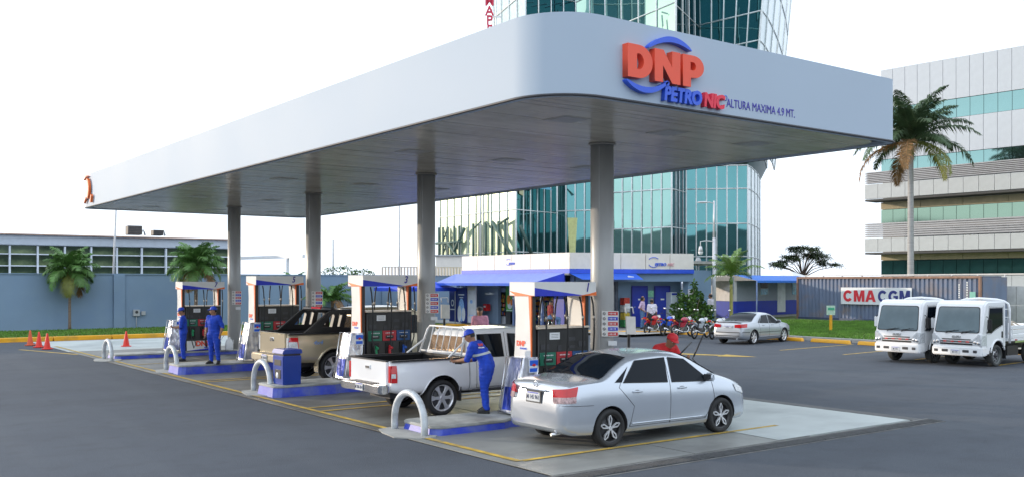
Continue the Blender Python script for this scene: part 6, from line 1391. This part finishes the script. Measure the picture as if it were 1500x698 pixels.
def leafy(name,px,dd,z0,blobs,n,label,cat,mt,trunk=None,ls=.09,gapn=0):
    p=Q(px,dd); r=thing(name,label,cat,(p.x,p.y,z0),-YAW)
    if trunk: 
        for pts,r0_ in trunk: MB().tube(pts,[r0_*(1-.6*i/(len(pts)-1)) for i in range(len(pts))],7).build('trunk' if r0_>.15 or trunk[0][0] is pts else 'limb',ptb,r)
    mm=[MB(),MB()]
    for (c,rad,wt) in blobs:
        c=Vector(c)
        for k in range(int(n*wt)):
            v=Vector((random.gauss(0,1),random.gauss(0,1),random.gauss(0,1))).normalized()*random.uniform(.55,1)**.5; q=c+Vector((v.x*rad[0],v.y*rad[1],v.z*rad[2]))
            a=Vector((random.gauss(0,1),random.gauss(0,1),random.gauss(0,.6))).normalized(); b=a.cross(Vector((random.random(),random.random(),random.random()))).normalized(); L=ls*random.uniform(.7,1.5)
            mm[k%2].add([q,q+a*L*.5+b*L*.28,q+a*L,q+a*L*.5-b*L*.28],[(0,1,2,3)])
    for m,t in zip(mm,mt): m.build('foliage',t,r,fixn=False)
    return r
sh1=mat('shrub leaf',(.05,.12,.025),.5,var=.35); sh2=mat('shrub leaf light',(.10,.20,.035),.5,var=.3)
stems=[([(0,0,0),(dx*.5,dy*.5,hh*.5),(dx,dy,hh)],.025) for dx,dy,hh in ((.1,0,2.3),(-.6,.1,1.7),(.6,0,1.8),(-.3,.3,1.9),(.35,-.3,1.6),(-.9,0,1.3),(.9,.1,1.2))]
leafy('shrub',1013,50,.12,[((0,0,.55),(1.05,.8,.5),2.0),((-.75,0,.95),(.35,.4,.45),.45),((-.35,.1,1.35),(.22,.3,.45),.3),((.05,0,1.35),(.25,.3,.5),.4),((.12,0,2.1),(.13,.2,.45),.14),((.5,0,1.2),(.24,.3,.45),.32),((.85,0,.9),(.28,.3,.4),.3),((-.55,0,1.75),(.14,.2,.3),.09),((.45,0,1.75),(.12,.2,.3),.09)],950,'leafy green shrub between the shop wall and the motorcycles','shrub',[sh1,sh2],stems,.15)
td=mat('dark tree leaf',(.035,.058,.025),.7,var=.4); td2=mat('dark tree leaf pale',(.05,.075,.025),.7,var=.4)  # second leaf tone is slightly lighter, given to tufts at random
bl=[];tr=[([(0,0,0),(.1,0,2.4),(0,0,3.6)],.28)]
random.seed(31)
for k in range(22):
    a=-1+2*k/21; x=a*2.5+random.uniform(-.25,.25); y=random.uniform(-1.4,1.4); z=5.3-1.1*abs(a)**2+random.uniform(-.5,.45); bl.append(((x,y,z),(.45,.5,.14),.42)); tr.append(([(0,0,3.0),(x*.5,y*.5,3.0+(z-3.0)*.65),(x,y,z-.1)],.055))
ut=leafy('spreading_tree',1176,88,0,[],1,'distant flat topped dark tree with ragged drooping tufts on the skyline above the container','tree',[td,td2],tr,.22)
for c_ in list(ut.children):
    if c_.name.startswith('foliage'): bpy.data.objects.remove(c_)
for c,rd_,wt in bl:
    m=MB()
    for k in range(75):
        p=Vector(c)+Vector((random.uniform(-.4,.4),random.uniform(-.5,.5),random.uniform(-.1,.12))); az=random.uniform(0,6.28); e=random.uniform(-.1,1.0); L=random.uniform(.45,.95); q=[p]
        for i in range(3): q.append(q[-1]+Vector((math.cos(az)*math.cos(e),math.sin(az)*math.cos(e),math.sin(e)))*L/3); e-=.6
        s_=Vector((-math.sin(az),math.cos(az),.3))*.045
        for i in range(3): w0=1-i*.25;w1=.75-i*.25; m.add([q[i]-s_*w0,q[i]+s_*w0,q[i+1]+s_*w1,q[i+1]-s_*w1],[(0,1,2,3)])
    m.build('leaf_tuft',random.choice([td,td,td2]),ut,fixn=False)
random.seed(44)
r=leafy('hedge_tree',498,66,0,[((0,0,3.2),(1.3,1,.5),1),((1.6,0,3.1),(.8,.8,.35),.6)],500,'small green tree top just above the blue wall','tree',[sh1,sh2],[([(0,0,0),(0,0,2.6)],.1)],.14)
# ================================================================ people
skin=mat('skin brown',(.30,.15,.085),.55,var=.08,scale=12); skin2=mat('skin tan',(.36,.20,.12),.55,var=.08,scale=12)
cov=mat('coverall blue',(.007,.050,.44),.8,var=.22,scale=7,bump=.9,bscale=8,stretch=(1.6,1.6,.6)); denim=mat('denim',(.10,.19,.36),.85,var=.2,scale=20); tee=mat('white shirt cloth',(.66,.62,.70),.85,var=.05,bump=.3,bscale=10); pinkm=mat('pink shirt cloth',(.68,.30,.40),.85,var=.06,bump=.3,bscale=10); redm=mat('red shirt cloth',(.60,.025,.03),.8,var=.08,bump=.3,bscale=10); lilac=mat('lilac shirt cloth',(.62,.45,.62),.85,var=.05); hairm=mat('black hair',(.012,.010,.010),.6); shoem=mat('black shoe',(.015,.015,.016),.5); eyew=mat('eye white',(.7,.68,.65),.3); lipm=mat('lips',(.28,.09,.07),.5)
def person(label,loc,rz,top,legs,J={},scale=1,skinm=skin,cap=None,caprot=0,hair=False,hold=(False,False),sleeve=.5,group=None,shoes=True,fat=1.0,moustache=False,long_hair=False,vox=.0125):
    r=thing('person',label,'person',loc,rz,group,scale)
    D=dict(pel=(0,0,.95),sp=(0,0,1.10),ch=(.01,0,1.28),nk=(0,0,1.46),hb=(.015,0,1.55),hd=(.02,0,1.63),ht=(.015,0,1.69),
      sL=(0,.17,1.41),eL=(-.02,.23,1.13),wL=(.05,.25,.90),sR=(0,-.17,1.41),eR=(-.02,-.23,1.13),wR=(.05,-.25,.90),
      hL=(0,.09,.90),kL=(.02,.11,.50),aL=(-.02,.12,.09),tL=(.13,.14,.035),hR=(0,-.09,.90),kR=(.02,-.11,.50),aR=(-.02,-.12,.09),tR=(.13,-.14,.035),fL=None,fR=None,look=None)
    D.update(J); V={k:Vector(v) for k,v in D.items() if v is not None and k not in('look',)}
    vs=[];rad=[];ed=[];cat=[];idx={}
    def vx(n,p,r_):
        k=1.0 if (n[0] in 'fpt' and n not in('pel',) and not n.startswith('th')) or n in('nk','hb','hd','ht') else 1.06
        idx[n]=len(vs); vs.append(Vector(p)); r_=r_ if isinstance(r_,tuple) else (r_,r_); rad.append((r_[0]*k,r_[1]*k)); return idx[n]
    f=fat
    for n,r_ in (('pel',(.150*f,.120*f)),('sp',(.150*f,.115*f)),('ch',(.165*f,.118*f)),('nk',.062),('hb',.074),('hd',.094),('ht',.080)): vx(n,V[n],r_)
    segs=[('pel','sp','legs_top'),('sp','ch','top'),('ch','nk','top'),('nk','hb','skin'),('hb','hd','skin'),('hd','ht','skin')]
    for s in 'LR':
        vx('s'+s,V['s'+s],.075*f); el=V['e'+s]; sh_=V['s'+s]; wr=V['w'+s]
        vx('u'+s,sh_.lerp(el,.5),.060*f); vx('e'+s,el,.046*f); vx('m'+s,el.lerp(wr,.4),.043); vx('w'+s,wr,.028)
        segs+=[('ch','s'+s,'top'),('s'+s,'u'+s,'top'),('u'+s,'e'+s,'top' if sleeve>=.5 else 'skin'),('e'+s,'m'+s,'top' if sleeve>.9 else 'skin'),('m'+s,'w'+s,'top' if sleeve>.9 else 'skin')]
        # hand: palm plus five unequal curled fingers
        hd_=(V['f'+s]-wr).normalized() if 'f'+s in V else (wr-el).normalized(); sgn=1 if s=='L' else -1
        across=Vector((1,0,0)) if abs(hd_.x)<.8 else Vector((0,sgn,0)); across=(across-hd_*across.dot(hd_)).normalized(); curl=hd_.cross(across)*(-sgn if abs(hd_.x)<.8 else sgn)
        palm=wr+hd_*.05; vx('p'+s,palm,(.030,.020)); kn=wr+hd_*.088; vx('k_'+s,kn,(.034,.016)); segs+=[('w'+s,'p'+s,'skin'),('p'+s,'k_'+s,'skin')]
        c_=1.0 if hold[0 if s=='L' else 1] else .45
        for q,(o,L) in enumerate(((.030,.072),(.010,.082),(-.010,.076),(-.029,.060))):
            b=kn+across*o; a0=b+hd_*.012; m1=a0+(hd_*math.cos(c_*.7)+curl*math.sin(c_*.7))*L*.5; m2=m1+(hd_*math.cos(c_*1.7)+curl*math.sin(c_*1.7))*L*.5
            vx('f%d0%s'%(q,s),a0,.0105); vx('f%d1%s'%(q,s),m1,.0095); vx('f%d2%s'%(q,s),m2,.0075); segs+=[('k_'+s,'f%d0%s'%(q,s),'skin'),('f%d0%s'%(q,s),'f%d1%s'%(q,s),'skin'),('f%d1%s'%(q,s),'f%d2%s'%(q,s),'skin')]
        t0=wr+hd_*.035+across*.036; t1=t0+(hd_*.7+across*.5+curl*.5)*.04; vx('t0'+s,t0,.012); vx('t1'+s,t1,.009); segs+=[('p'+s,'t0'+s,'skin'),('t0'+s,'t1'+s,'skin')]
        vx('h'+s,V['h'+s],.105*f); vx('th'+s,V['h'+s].lerp(V['k'+s],.5),.088*f); vx('k'+s,V['k'+s],.066); vx('cf'+s,V['k'+s].lerp(V['a'+s],.4),.062); vx('a'+s,V['a'+s],.055 if shoes else .04); vx('to'+s,V['t'+s],(.034,.03))
        segs+=[('pel','h'+s,'legs'),('h'+s,'th'+s,'legs'),('th'+s,'k'+s,'legs'),('k'+s,'cf'+s,'legs'),('cf'+s,'a'+s,'legs'),('a'+s,'to'+s,'shoe')]
    mb=MB(); lat=Vector((0,1,0))
    def blob(p,r_,n=12):
        sp=[]; mb.sphere(tuple(p),1,n=n,m=max(6,n//2+2),sc=(r_[1],r_[0],max(r_[0],r_[1]) if r_[0]<.1 else r_[1]))
    def capsule(p,q,ra,rb):
        if ra[0]==ra[1] and rb[0]==rb[1]: mb.cyl(p,q,ra[0],rb[0],n=14); return
        d=(q-p).normalized(); y=(lat-d*lat.dot(d)).normalized(); x=y.cross(d); n=16; ring=[]
        for c_,r_ in ((p,ra),(q,rb)): ring+=[c_+y*(r_[0]*math.cos(t))+x*(r_[1]*math.sin(t)) for t in [2*math.pi*i/n for i in range(n)]]
        mb.add(ring,[(i,(i+1)%n,n+(i+1)%n,n+i) for i in range(n)]); mb.add(ring[:n],[tuple(range(n))[::-1]]); mb.add(ring[n:],[tuple(range(n))])
    fng=lambda n: n[0]=='f' or n[:2] in('t0','t1')
    for n,i in idx.items(): blob(vs[i],rad[i],8 if fng(n) else 14)
    for a_,b_,c_ in segs: capsule(vs[idx[a_]],vs[idx[b_]],rad[idx[a_]],rad[idx[b_]])
    # shoulders slope into the neck
    for q in 'LR': capsule(vs[idx['nk']]-Vector((0,0,.03)),vs[idx['s'+q]]+Vector((0,0,.0)),(.055*f,.055*f),(.068*f,.068*f)); capsule(vs[idx['ch']],vs[idx['u'+q]].lerp(vs[idx['s'+q]],.6),(.10*f,.10*f),(.06*f,.06*f))
    o=mb.build('body',skinm,None,fixn=True)
    m=o.modifiers.new('r','REMESH'); m.mode='VOXEL'; m.voxel_size=vox; m.use_smooth_shade=True
    m=o.modifiers.new('s','SMOOTH'); m.factor=.5; m.iterations=5 if vox<.01 else 3
    bpy.context.view_layer.update(); realize(o); o.parent=r
    me=o.data; me.materials.clear()
    ms=[skinm,top,legs,shoem]; [me.materials.append(x) for x in ms]; cm={'skin':0,'top':1,'legs':2,'shoe':3,'legs_top':1}
    S=[(vs[idx[a]],vs[idx[b]],max(rad[idx[a]][0],rad[idx[b]][0]),c) for a,b,c in segs]
    for p_ in me.polygons:
        c=p_.center; best=1e9;bc='top'
        for a,b,rr,k in S:
            ab=b-a; t=max(0,min(1,(c-a).dot(ab)/max(ab.length_squared,1e-9))); dd=(c-(a+ab*t)).length/(rr if k!='skin' else rr*1.0)
            if dd<best: best=dd;bc=k
        if c.z<.075 and V['aL'].z<.3: bc='shoe'
        if (c-V['hd']).length<.15 or (c-V['nk']).dot((V['hb']-V['nk']).normalized())>.045 and (c-V['hb']).length<.16: bc='skin'
        p_.material_index=cm[bc]; p_.use_smooth=True
    # cloth folds: real relief on the clothed part only
    me.update(); cl_=set(); sk_=set()
    for p_ in me.polygons: (cl_ if p_.material_index in (1,2) else sk_).update(p_.vertices)
    nr=[v.normal.copy() for v in me.vertices]
    for i in cl_-sk_:
        co=me.vertices[i].co; q=noise.noise((co.x*9+loc[0],co.y*9,co.z*5))*.5+noise.noise((co.x*6,co.y*6+loc[1],co.z*22))*.6+noise.noise((co.x*25,co.y*25,co.z*18))*.25
        me.vertices[i].co=co+nr[i]*(.018*q+.004)
    # face
    hd=V['hd']; up=(V['ht']-V['hb']).normalized(); lk=Vector(D['look']) if D['look'] else Vector((1,0,0)); lk=(lk-up*lk.dot(up)).normalized(); sd=up.cross(lk)
    F=Matrix((lk,sd,up)).transposed().to_4x4(); F.translation=hd
    face=MB(F); face.sphere((.020,0,-.015),.088,n=18,m=14,sc=(.98,.84,1.22)); face.build('head_form',skinm,o)
    mm=MB(F); mm.add([(.100,-.013,-.005-.03),(.100,.013,-.005-.03),(.128,0,-.032),(.098,0,.012),(.1,0,-.045)],[(0,2,3),(1,3,2),(0,4,2),(1,2,4)],True); mm.build('nose',skinm,o)
    for s in (-1,1):
        MB(F).sphere((.092,s*.032,.0),.013,n=8,m=6,sc=(.6,1.1,.6)).build('eye',eyew,o); MB(F).sphere((.099,s*.032,.0),.006,n=6,m=5).build('pupil',hairm,o); MB(F).box((.099,s*.032,.018),(.012,.032,.006)).build('eyebrow',hairm,o)
        MB(F).sphere((.0,s*.083,-.008),.024,n=8,m=6,sc=(.6,.35,1.1)).build('ear',skinm,o)
    MB(F).sphere((.094,0,-.062),.02,n=8,m=5,sc=(.4,1.1,.35)).build('mouth',lipm,o)
    if moustache: MB(F).box((.103,0,-.048),(.014,.055,.012)).build('moustache',hairm,o,bevel=.003,seg=1)
    h=MB(F); h.sphere((-.010,0,.012),.103,n=20,m=14,sc=(.96,.89,1.12)); h=h.build('hair',hairm,o)
    bm=bmesh.new(); bm.from_mesh(h.data); Fi=F.inverted()
    bmesh.ops.delete(bm,geom=[v for v in bm.verts if ((Fi@v.co).z<(-.045 if (Fi@v.co).x<-.02 else (-.0 if (Fi@v.co).x<.03 else .055)) and not long_hair) or ((Fi@v.co).x>.05 and (Fi@v.co).z<.05)],context='VERTS'); bm.to_mesh(h.data); bm.free()
    if long_hair: MB(F).tube([(-.07,0,.04),(-.12,0,-.02),(-.10,0,-.14)],[.04,.035,.012],8).build('ponytail',hairm,o)
    if cap:
        k=MB(F); prof=[(.108,.035),(.107,.06),(.098,.095),(.075,.122),(.04,.137),(0,.141)]; k.lathe(prof,(.0,0,0),'Z',20); c_=k.build('cap',cap,o)
        b=MB(F); vs2=[];n=10
        for i in range(n+1):
            a=R(-62+124*i/n); vs2+=[(.100*math.cos(a),.100*math.sin(a),.042),(.100*math.cos(a)+.085*math.cos(a)**.6,.100*math.sin(a)*.92,.026)]
        b.add(vs2+[(x,y,z+.006) for x,y,z in vs2],[(2*i,2*i+1,2*i+3,2*i+2) for i in range(n)]+[(22+2*i+2,22+2*i+3,22+2*i+1,22+2*i) for i in range(n)]+[(2*i+1,22+2*i+1,22+2*i+3,2*i+3) for i in range(n)],True); b.build('cap_brim',cap,c_,fixn=False)
        MB(F).sphere((0,0,.142),.008,n=6,m=4).build('cap_button',cap,c_)
    if shoes:
        for s in 'LR':
            a=V['a'+s];t=V['t'+s]; d=(t-a); d.z=0; d.normalize(); an=math.atan2(d.y,d.x); m=MB(Matrix.Translation((a.x,a.y,a.z-.09))@Matrix.Rotation(an,4,'Z')); m.prism([(-.07,-.035),(-.05,-.045),(.08,-.05),(.16,-.048),(.20,-.02),(.20,.02),(.16,.048),(.08,.05),(-.05,.045),(-.07,.035)],-.0,.03); m.box((.035,0,.055),(.20,.085,.07),taper=(.6,.8)); m.build('shoe',shoem,o,bevel=.012)
    return r,V,F
bcap=mat('cap blue',(.008,.055,.50),.6); rcap=mat('cap red',(.62,.02,.03),.6)
# 1 stooping attendant on island one, facing the pickup (looks along +Y, leans forward left)
p1,V,F=person('attendant in blue coverall and cap leaning over the fuel filler of the white pickup','person' and (10.28,14.66,.17),R(128),cov,cov,
  dict(pel=(-.04,0,.92),sp=(.00,0,1.07),ch=(.13,0,1.23),nk=(.24,0,1.37),hb=(.285,0,1.44),hd=(.32,0,1.51),ht=(.33,0,1.57),sL=(.20,.18,1.33),sR=(.20,-.18,1.33),eL=(.31,.20,1.06),wL=(.54,.14,1.02),eR=(.30,-.22,1.04),wR=(.52,-.13,.98),fL=(.66,.10,1.0),fR=(.64,-.09,.97),hL=(-.03,.09,.87),hR=(-.03,-.09,.87),kL=(.0,.10,.49),kR=(.04,-.11,.49),aL=(-.06,.11,.09),aR=(.02,-.12,.09),tL=(.09,.13,.035),tR=(.16,-.14,.035),look=(1,0,-.35)),.94,skin,bcap,fat=1.16,hold=(True,True),vox=.0075)
rfl=mat('reflective tape',(.42,.47,.50),.4); bod=[c for c in p1.children if c.name.startswith('body')][0]
def onbody(c,d,off=.011):
    d=Vector(d).normalized(); ok,l,n,i=bod.ray_cast(Vector(c)+d*.6,-d,distance=.6); return (l+n*off,n) if ok else (Vector(c)+d*.15,d)
m=MB(); ring=[]
for k in range(25):
    t=2*math.pi*k/24
    for dz in (-.022,.022):
        q,n=onbody((.075,0,1.155+dz-.04*math.cos(t)),(math.cos(t),math.sin(t),0)); 
        if abs(q.y)>.205: q.y=math.copysign(.205,q.y)
        ring.append(q)
m.add(ring,[(2*i,2*i+1,2*i+3,2*i+2) for i in range(24)],True); m.build('reflective_band',rfl,p1)
for s_,sz,mt_,z in (('DNP',.085,mat('logo red ink',(.7,.06,.05),.5),1.33),('PETRONIC',.032,white,1.27)):
    q,n=onbody((.15,.06,z-.03),(-.75,.55,.35),.012); text('back_logo',s_,sz,mt_,p1,face_m(q,n),.002,.002)
nz=MB(); nz.tube([(.50,-.02,1.0),(.62,-.01,1.02),(.74,0,1.0)],.018,8); nz.box((.56,0,.985),(.14,.045,.07)); nz=nz.build('fuel_nozzle',black); nz.parent=None
nz.matrix_world=p1.matrix_basis.copy(); 
bpy.context.view_layer.update(); nz.location=p1.location; nz.rotation_euler=p1.rotation_euler; nz.scale=p1.scale; tag(nz,'black fuel nozzle held by the attendant at the white pickup','fuel nozzle')
# 2,3 attendants far left
person('blue attendant on the left in side view, looking down at papers in his hands',(10.19,31.75,.01),R(158),cov,cov,dict(eL=(.05,.21,1.12),wL=(.27,.10,1.10),eR=(.05,-.21,1.12),wR=(.27,-.10,1.10),fL=(.4,.04,1.13),fR=(.4,-.04,1.13),hb=(.03,0,1.54),hd=(.05,0,1.62),ht=(.065,0,1.68),look=(1,0,-.4)),1.0,skin,bcap,hold=(True,True),group='blue attendants at the far pumps')
pp=MB().box((0,0,0),(.22,.15,.02),ry=-.2).build('paper_sheet',white); pp.location=(9.80,31.92,1.13); tag(pp,'white paper in the hands of the left blue attendant','paper')
person('stout blue attendant standing on the third island with arms hanging, head turned left',(9.55,27.05,.27),R(212),cov,cov,dict(hL=(0,.10,.90),kL=(.03,.14,.50),aL=(-.01,.17,.09),tL=(.12,.22,.035),kR=(.0,-.11,.50),aR=(-.03,-.12,.09),tR=(.11,-.18,.035),eL=(-.03,.30,1.14),wL=(.06,.29,.92),eR=(-.03,-.29,1.14),wR=(.06,-.26,.93),look=(.65,-.75,0)),.925,skin,bcap,fat=1.18,group='blue attendants at the far pumps')
# 4 man in pink behind the pickup
person('man in pink shirt and dark cap with a moustache standing behind the white pickup',tuple(Q(703,30.3,0)),R(232),pinkm,denim,dict(),1.03,skin2,hairm,fat=1.1,moustache=True)
# 5 man in red behind the sedan, bending over the windscreen
r5,V5,F5=person('man in red shirt and red cap bending over the windscreen of the nearest silver sedan',(13.85,13.70,0),R(-100),redm,denim,dict(pel=(-.12,0,.92),sp=(-.04,0,1.06),ch=(.12,0,1.17),nk=(.27,0,1.24),hb=(.33,.01,1.30),hd=(.37,.02,1.37),ht=(.385,.02,1.43),sL=(.20,.19,1.20),sR=(.20,-.19,1.20),eL=(.38,.24,.98),wL=(.58,.18,1.05),eR=(.40,-.22,1.0),wR=(.60,-.12,1.10),fL=(.70,.15,1.06),fR=(.7,-.06,1.12),look=(1,-.05,-.12)),1.06,skin,rcap,fat=1.1,hold=(True,False))
sq=thing('squeegee','bright green squeegee head with a dark handle on the sedan windscreen','squeegee',(13.16,12.2,1.03),R(-30)); MB().box((0,0,.03),(.09,.30,.07),ry=.5).build('squeegee_head',mat('lime sponge',(.30,.75,.03),.6,bump=.5),sq,bevel=.015,seg=1); MB().tube([(0,.02,.05),(-.1,.35,.18)],.013,6).build('squeegee_handle',black,sq)
# 6,7 people by the motorcycles, 8 man behind the young palm, 9 seated customer
person('person in lilac shirt with hands on hips by the blue shop door',tuple(Q(941,50.6,.12)),R(-60),lilac,denim,dict(eL=(-.08,.34,1.16),wL=(.06,.19,1.02),eR=(-.08,-.34,1.16),wR=(.06,-.19,1.02),hd=(.03,0,1.62),look=(.8,.5,0)),.98,skin2,None,long_hair=True,group='people chatting by the motorcycles')
person('man in white shirt with red sleeves leaning on the first motorcycle, back to camera',tuple(Q(955,49.4,.0)),R(60),tee,mat('black trousers',(.02,.02,.022),.8),dict(look=(.9,-.5,-.2)),.98,skin,None,sleeve=.6,fat=1.08,group='people chatting by the motorcycles')
person('man in pale checked shirt and jeans walking behind the street lamp and shrub',tuple(Q(1041,52.0,.12)),R(100),tee,denim,dict(kL=(.12,.10,.50),aL=(.10,.11,.09),tL=(.24,.12,.035),kR=(-.02,-.10,.50),aR=(-.22,-.11,.12),tR=(-.09,-.12,.04)),1.05,skin,None)
ps=person('seated customer with dark hair seen through the gap of pump 1',tuple(Q(806,50.5,-.22)),R(-20),mat('dark red striped shirt',(.25,.03,.03),.8,var=.6,scale=6),denim,dict(hL=(0,.1,.88),hR=(0,-.1,.88),kL=(.42,.13,.82),kR=(.42,-.13,.82),aL=(.42,.13,.42),aR=(.42,-.13,.42),tL=(.55,.13,.37),tR=(.55,-.13,.37),hd=(.06,0,1.61),ht=(.09,0,1.67),look=(1,.2,-.4)),1.08,skin,None,shoes=False)
s_=Q(806,50.5,.12); ch=thing('stool','low dark stool under the seated customer','stool',s_,R(-20)); MB().box((0,0,.52),(.4,.4,.05)).build('seat',dark,ch,bevel=.01,seg=1); [MB().cyl((x,y,0),(x*.8,y*.8,.5),.018,n=6).build('leg',chrome,ch) for x in (-.17,.17) for y in (-.17,.17)]
# arm of the driver on the pickup window sill, white pickup
ar=MB(); ar.tube([(0,0,0),(.10,-.05,-.13),(.26,-.03,-.10)],[.05,.045,.035],10); ar=ar.build('forearm',skin); dr_=thing('person','driver of the white pickup, only his bare elbow on the window sill showing','person',(12.42,15.87,1.18),0); ar.parent=dr_; MB().sphere((.29,-.02,-.09),.04,sc=(1.2,.7,.8)).build('hand',skin,dr_); MB().box((-.02,.06,.06),(.16,.12,.22)).build('sleeve',dark,dr_,bevel=.04)
# ================================================================ motorcycles
def moto(label,loc,rz,body,spoke,group='motorcycles parked in a row by the shop'):
    r=thing('motorcycle',label,'motorcycle',loc,rz,group)
    for x in (-.62,.66):
        w_=bpy.data.objects.new('wheel',None); C.objects.link(w_); w_.parent=r; w_.location=(x,0,.31)
        MB().tube([(.27*math.cos(t),0,.27*math.sin(t)) for t in frange(0,2*math.pi*23/24,23)],.045,8,True).build('tyre',rubber,w_)
        rm=MB().tube([(.225*math.cos(t),0,.225*math.sin(t)) for t in frange(0,2*math.pi*23/24,23)],.012,5,True).build('rim',spoke,w_)
        m=MB(); m.cyl((0,-.05,0),(0,.05,0),.05,n=10)
        for k in range(6): a=k*math.pi/3; m.tube([(0,0,0),(.225*math.cos(a),0,.225*math.sin(a))],.012,4)
        m.build('spokes',spoke,rm); MB().tube([(.32*math.cos(t),0,.32*math.sin(t)) for t in (frange(.5,2.4,8) if x<0 else frange(.6,2.2,8))],[.03]*9,6).build('mudguard',body,w_)
    m=MB()
    for s in (-.07,.07): m.tube([(.66,s,.31),(.50,s,.72),(.44,s,.92)],.022,8)
    m.build('fork',chrome,r)
    MB().tube([(.42,-.34,1.02),(.42,-.22,1.06),(.46,-.06,.96),(.46,.06,.96),(.42,.22,1.06),(.42,.34,1.02)],.014,6).build('handlebar',black,r)
    for s in (-1,1):
        q=MB().tube([(.42,s*.24,1.05),(.42,s*.28,1.16),(.44,s*.33,1.26)],.007,5).build('mirror_stalk',black,r); MB().sphere((.44,s*.36,1.29),.055,n=10,m=6,sc=(.35,1,.75)).build('mirror',chrome,q)
    MB().sphere((.56,0,.86),.10,sc=(.8,1,1)).build('headlamp',lamp_clear,r)
    m=MB(); m.sphere((.16,0,.80),.2,n=16,m=10,sc=(1.25,.62,.68)); m.build('tank',body,r)
    m=MB(); m.prism([(-.05,.74),(-.15,.80),(-.60,.86),(-.72,.88),(-.70,.80),(-.3,.70)],-.11,.11,'XZ'); m.build('seat',black,r,bevel=.03)
    m=MB(); m.prism([(-.40,.68),(-.75,.86),(-.92,.90),(-.72,.74),(-.45,.60)],-.08,.08,'XZ'); tl=m.build('tail_fairing',body,r,bevel=.02); MB().box((-.88,0,.84),(.05,.12,.07)).build('tail_light',lamp_red,tl)
    for s in (-1,1): MB().box((-.84,s*.14,.80),(.05,.07,.04)).build('turn_signal',mat('amber',(.8,.3,.02),.3),tl); m=MB(); m.prism([(-.02,.46),(.2,.70),(-.28,.68),(-.35,.5)],s*.09-.01,s*.09+.01,'XZ'); m.build('side_panel',body,r)
    m=MB(); m.tube([(.46,0,.88),(.3,0,.70),(.28,0,.40),(-.1,0,.28),(-.2,0,.42),(-.3,0,.72)],.022,6); m.tube([(-.2,.08,.42),(-.62,.08,.31)],.02,6); m.tube([(-.2,-.08,.42),(-.62,-.08,.31)],.02,6); m.tube([(-.5,.1,.36),(-.36,.09,.70)],.03,8); m.tube([(-.5,-.1,.36),(-.36,-.09,.70)],.03,8); m.build('frame',dark,r)
    m=MB(); m.box((.06,0,.38),(.30,.22,.22)); m.cyl((.14,0,.42),(.22,0,.64),.085,n=12); 
    for k in range(5): m.cyl((.135+.017*k,0,.46+.035*k),(.138+.017*k,0,.465+.035*k),.115,n=12)
    m.cyl((.0,-.13,.38),(.0,.13,.38),.09,n=12); m.build('engine',mat('engine grey',(.25,.25,.26),.35,metal=.8,var=.2),r,bevel=.01,seg=1)
    m=MB(); m.tube([(.24,-.06,.55),(.36,-.10,.40),(.2,-.12,.24),(-.2,-.13,.25),(-.75,-.15,.38)],[.02,.02,.022,.045,.045],8); m.build('exhaust_pipe',chrome,r); MB().tube([(0,.12,.25),(-.02,.26,.02)],.013,6).build('side_stand',black,r)
    return r
mb_=lambda n,c: paint(n,c,0,.25)
white_sp=mat('wheel spoke silver',(.5,.5,.52),.3,metal=.8)
rd=R(160)
moto('black and red motorcycle at the left of the row, the man leaning on it',tuple(Q(957,47.6,0)),R(16),mb_('moto red',(.55,.02,.03)),black)
moto('blue motorcycle second in the row',tuple(Q(979,46.8,0)),R(20),mb_('moto blue',(.02,.10,.65)),black)
moto('dark red motorcycle third in the row, with polished wheels',tuple(Q(1000,45.4,0)),R(8),mb_('moto dark red',(.42,.015,.05)),white_sp)
moto('silver motorcycle fourth in the row, beside the parked sedan',tuple(Q(1026,44.4,0)),R(16),mb_('moto silver',(.55,.6,.66)),white_sp)
moto('white motorcycle half hidden behind the parked silver sedan',tuple(Q(1052,44.0,0)),R(16),mb_('moto white',(.68,.72,.75)),black)
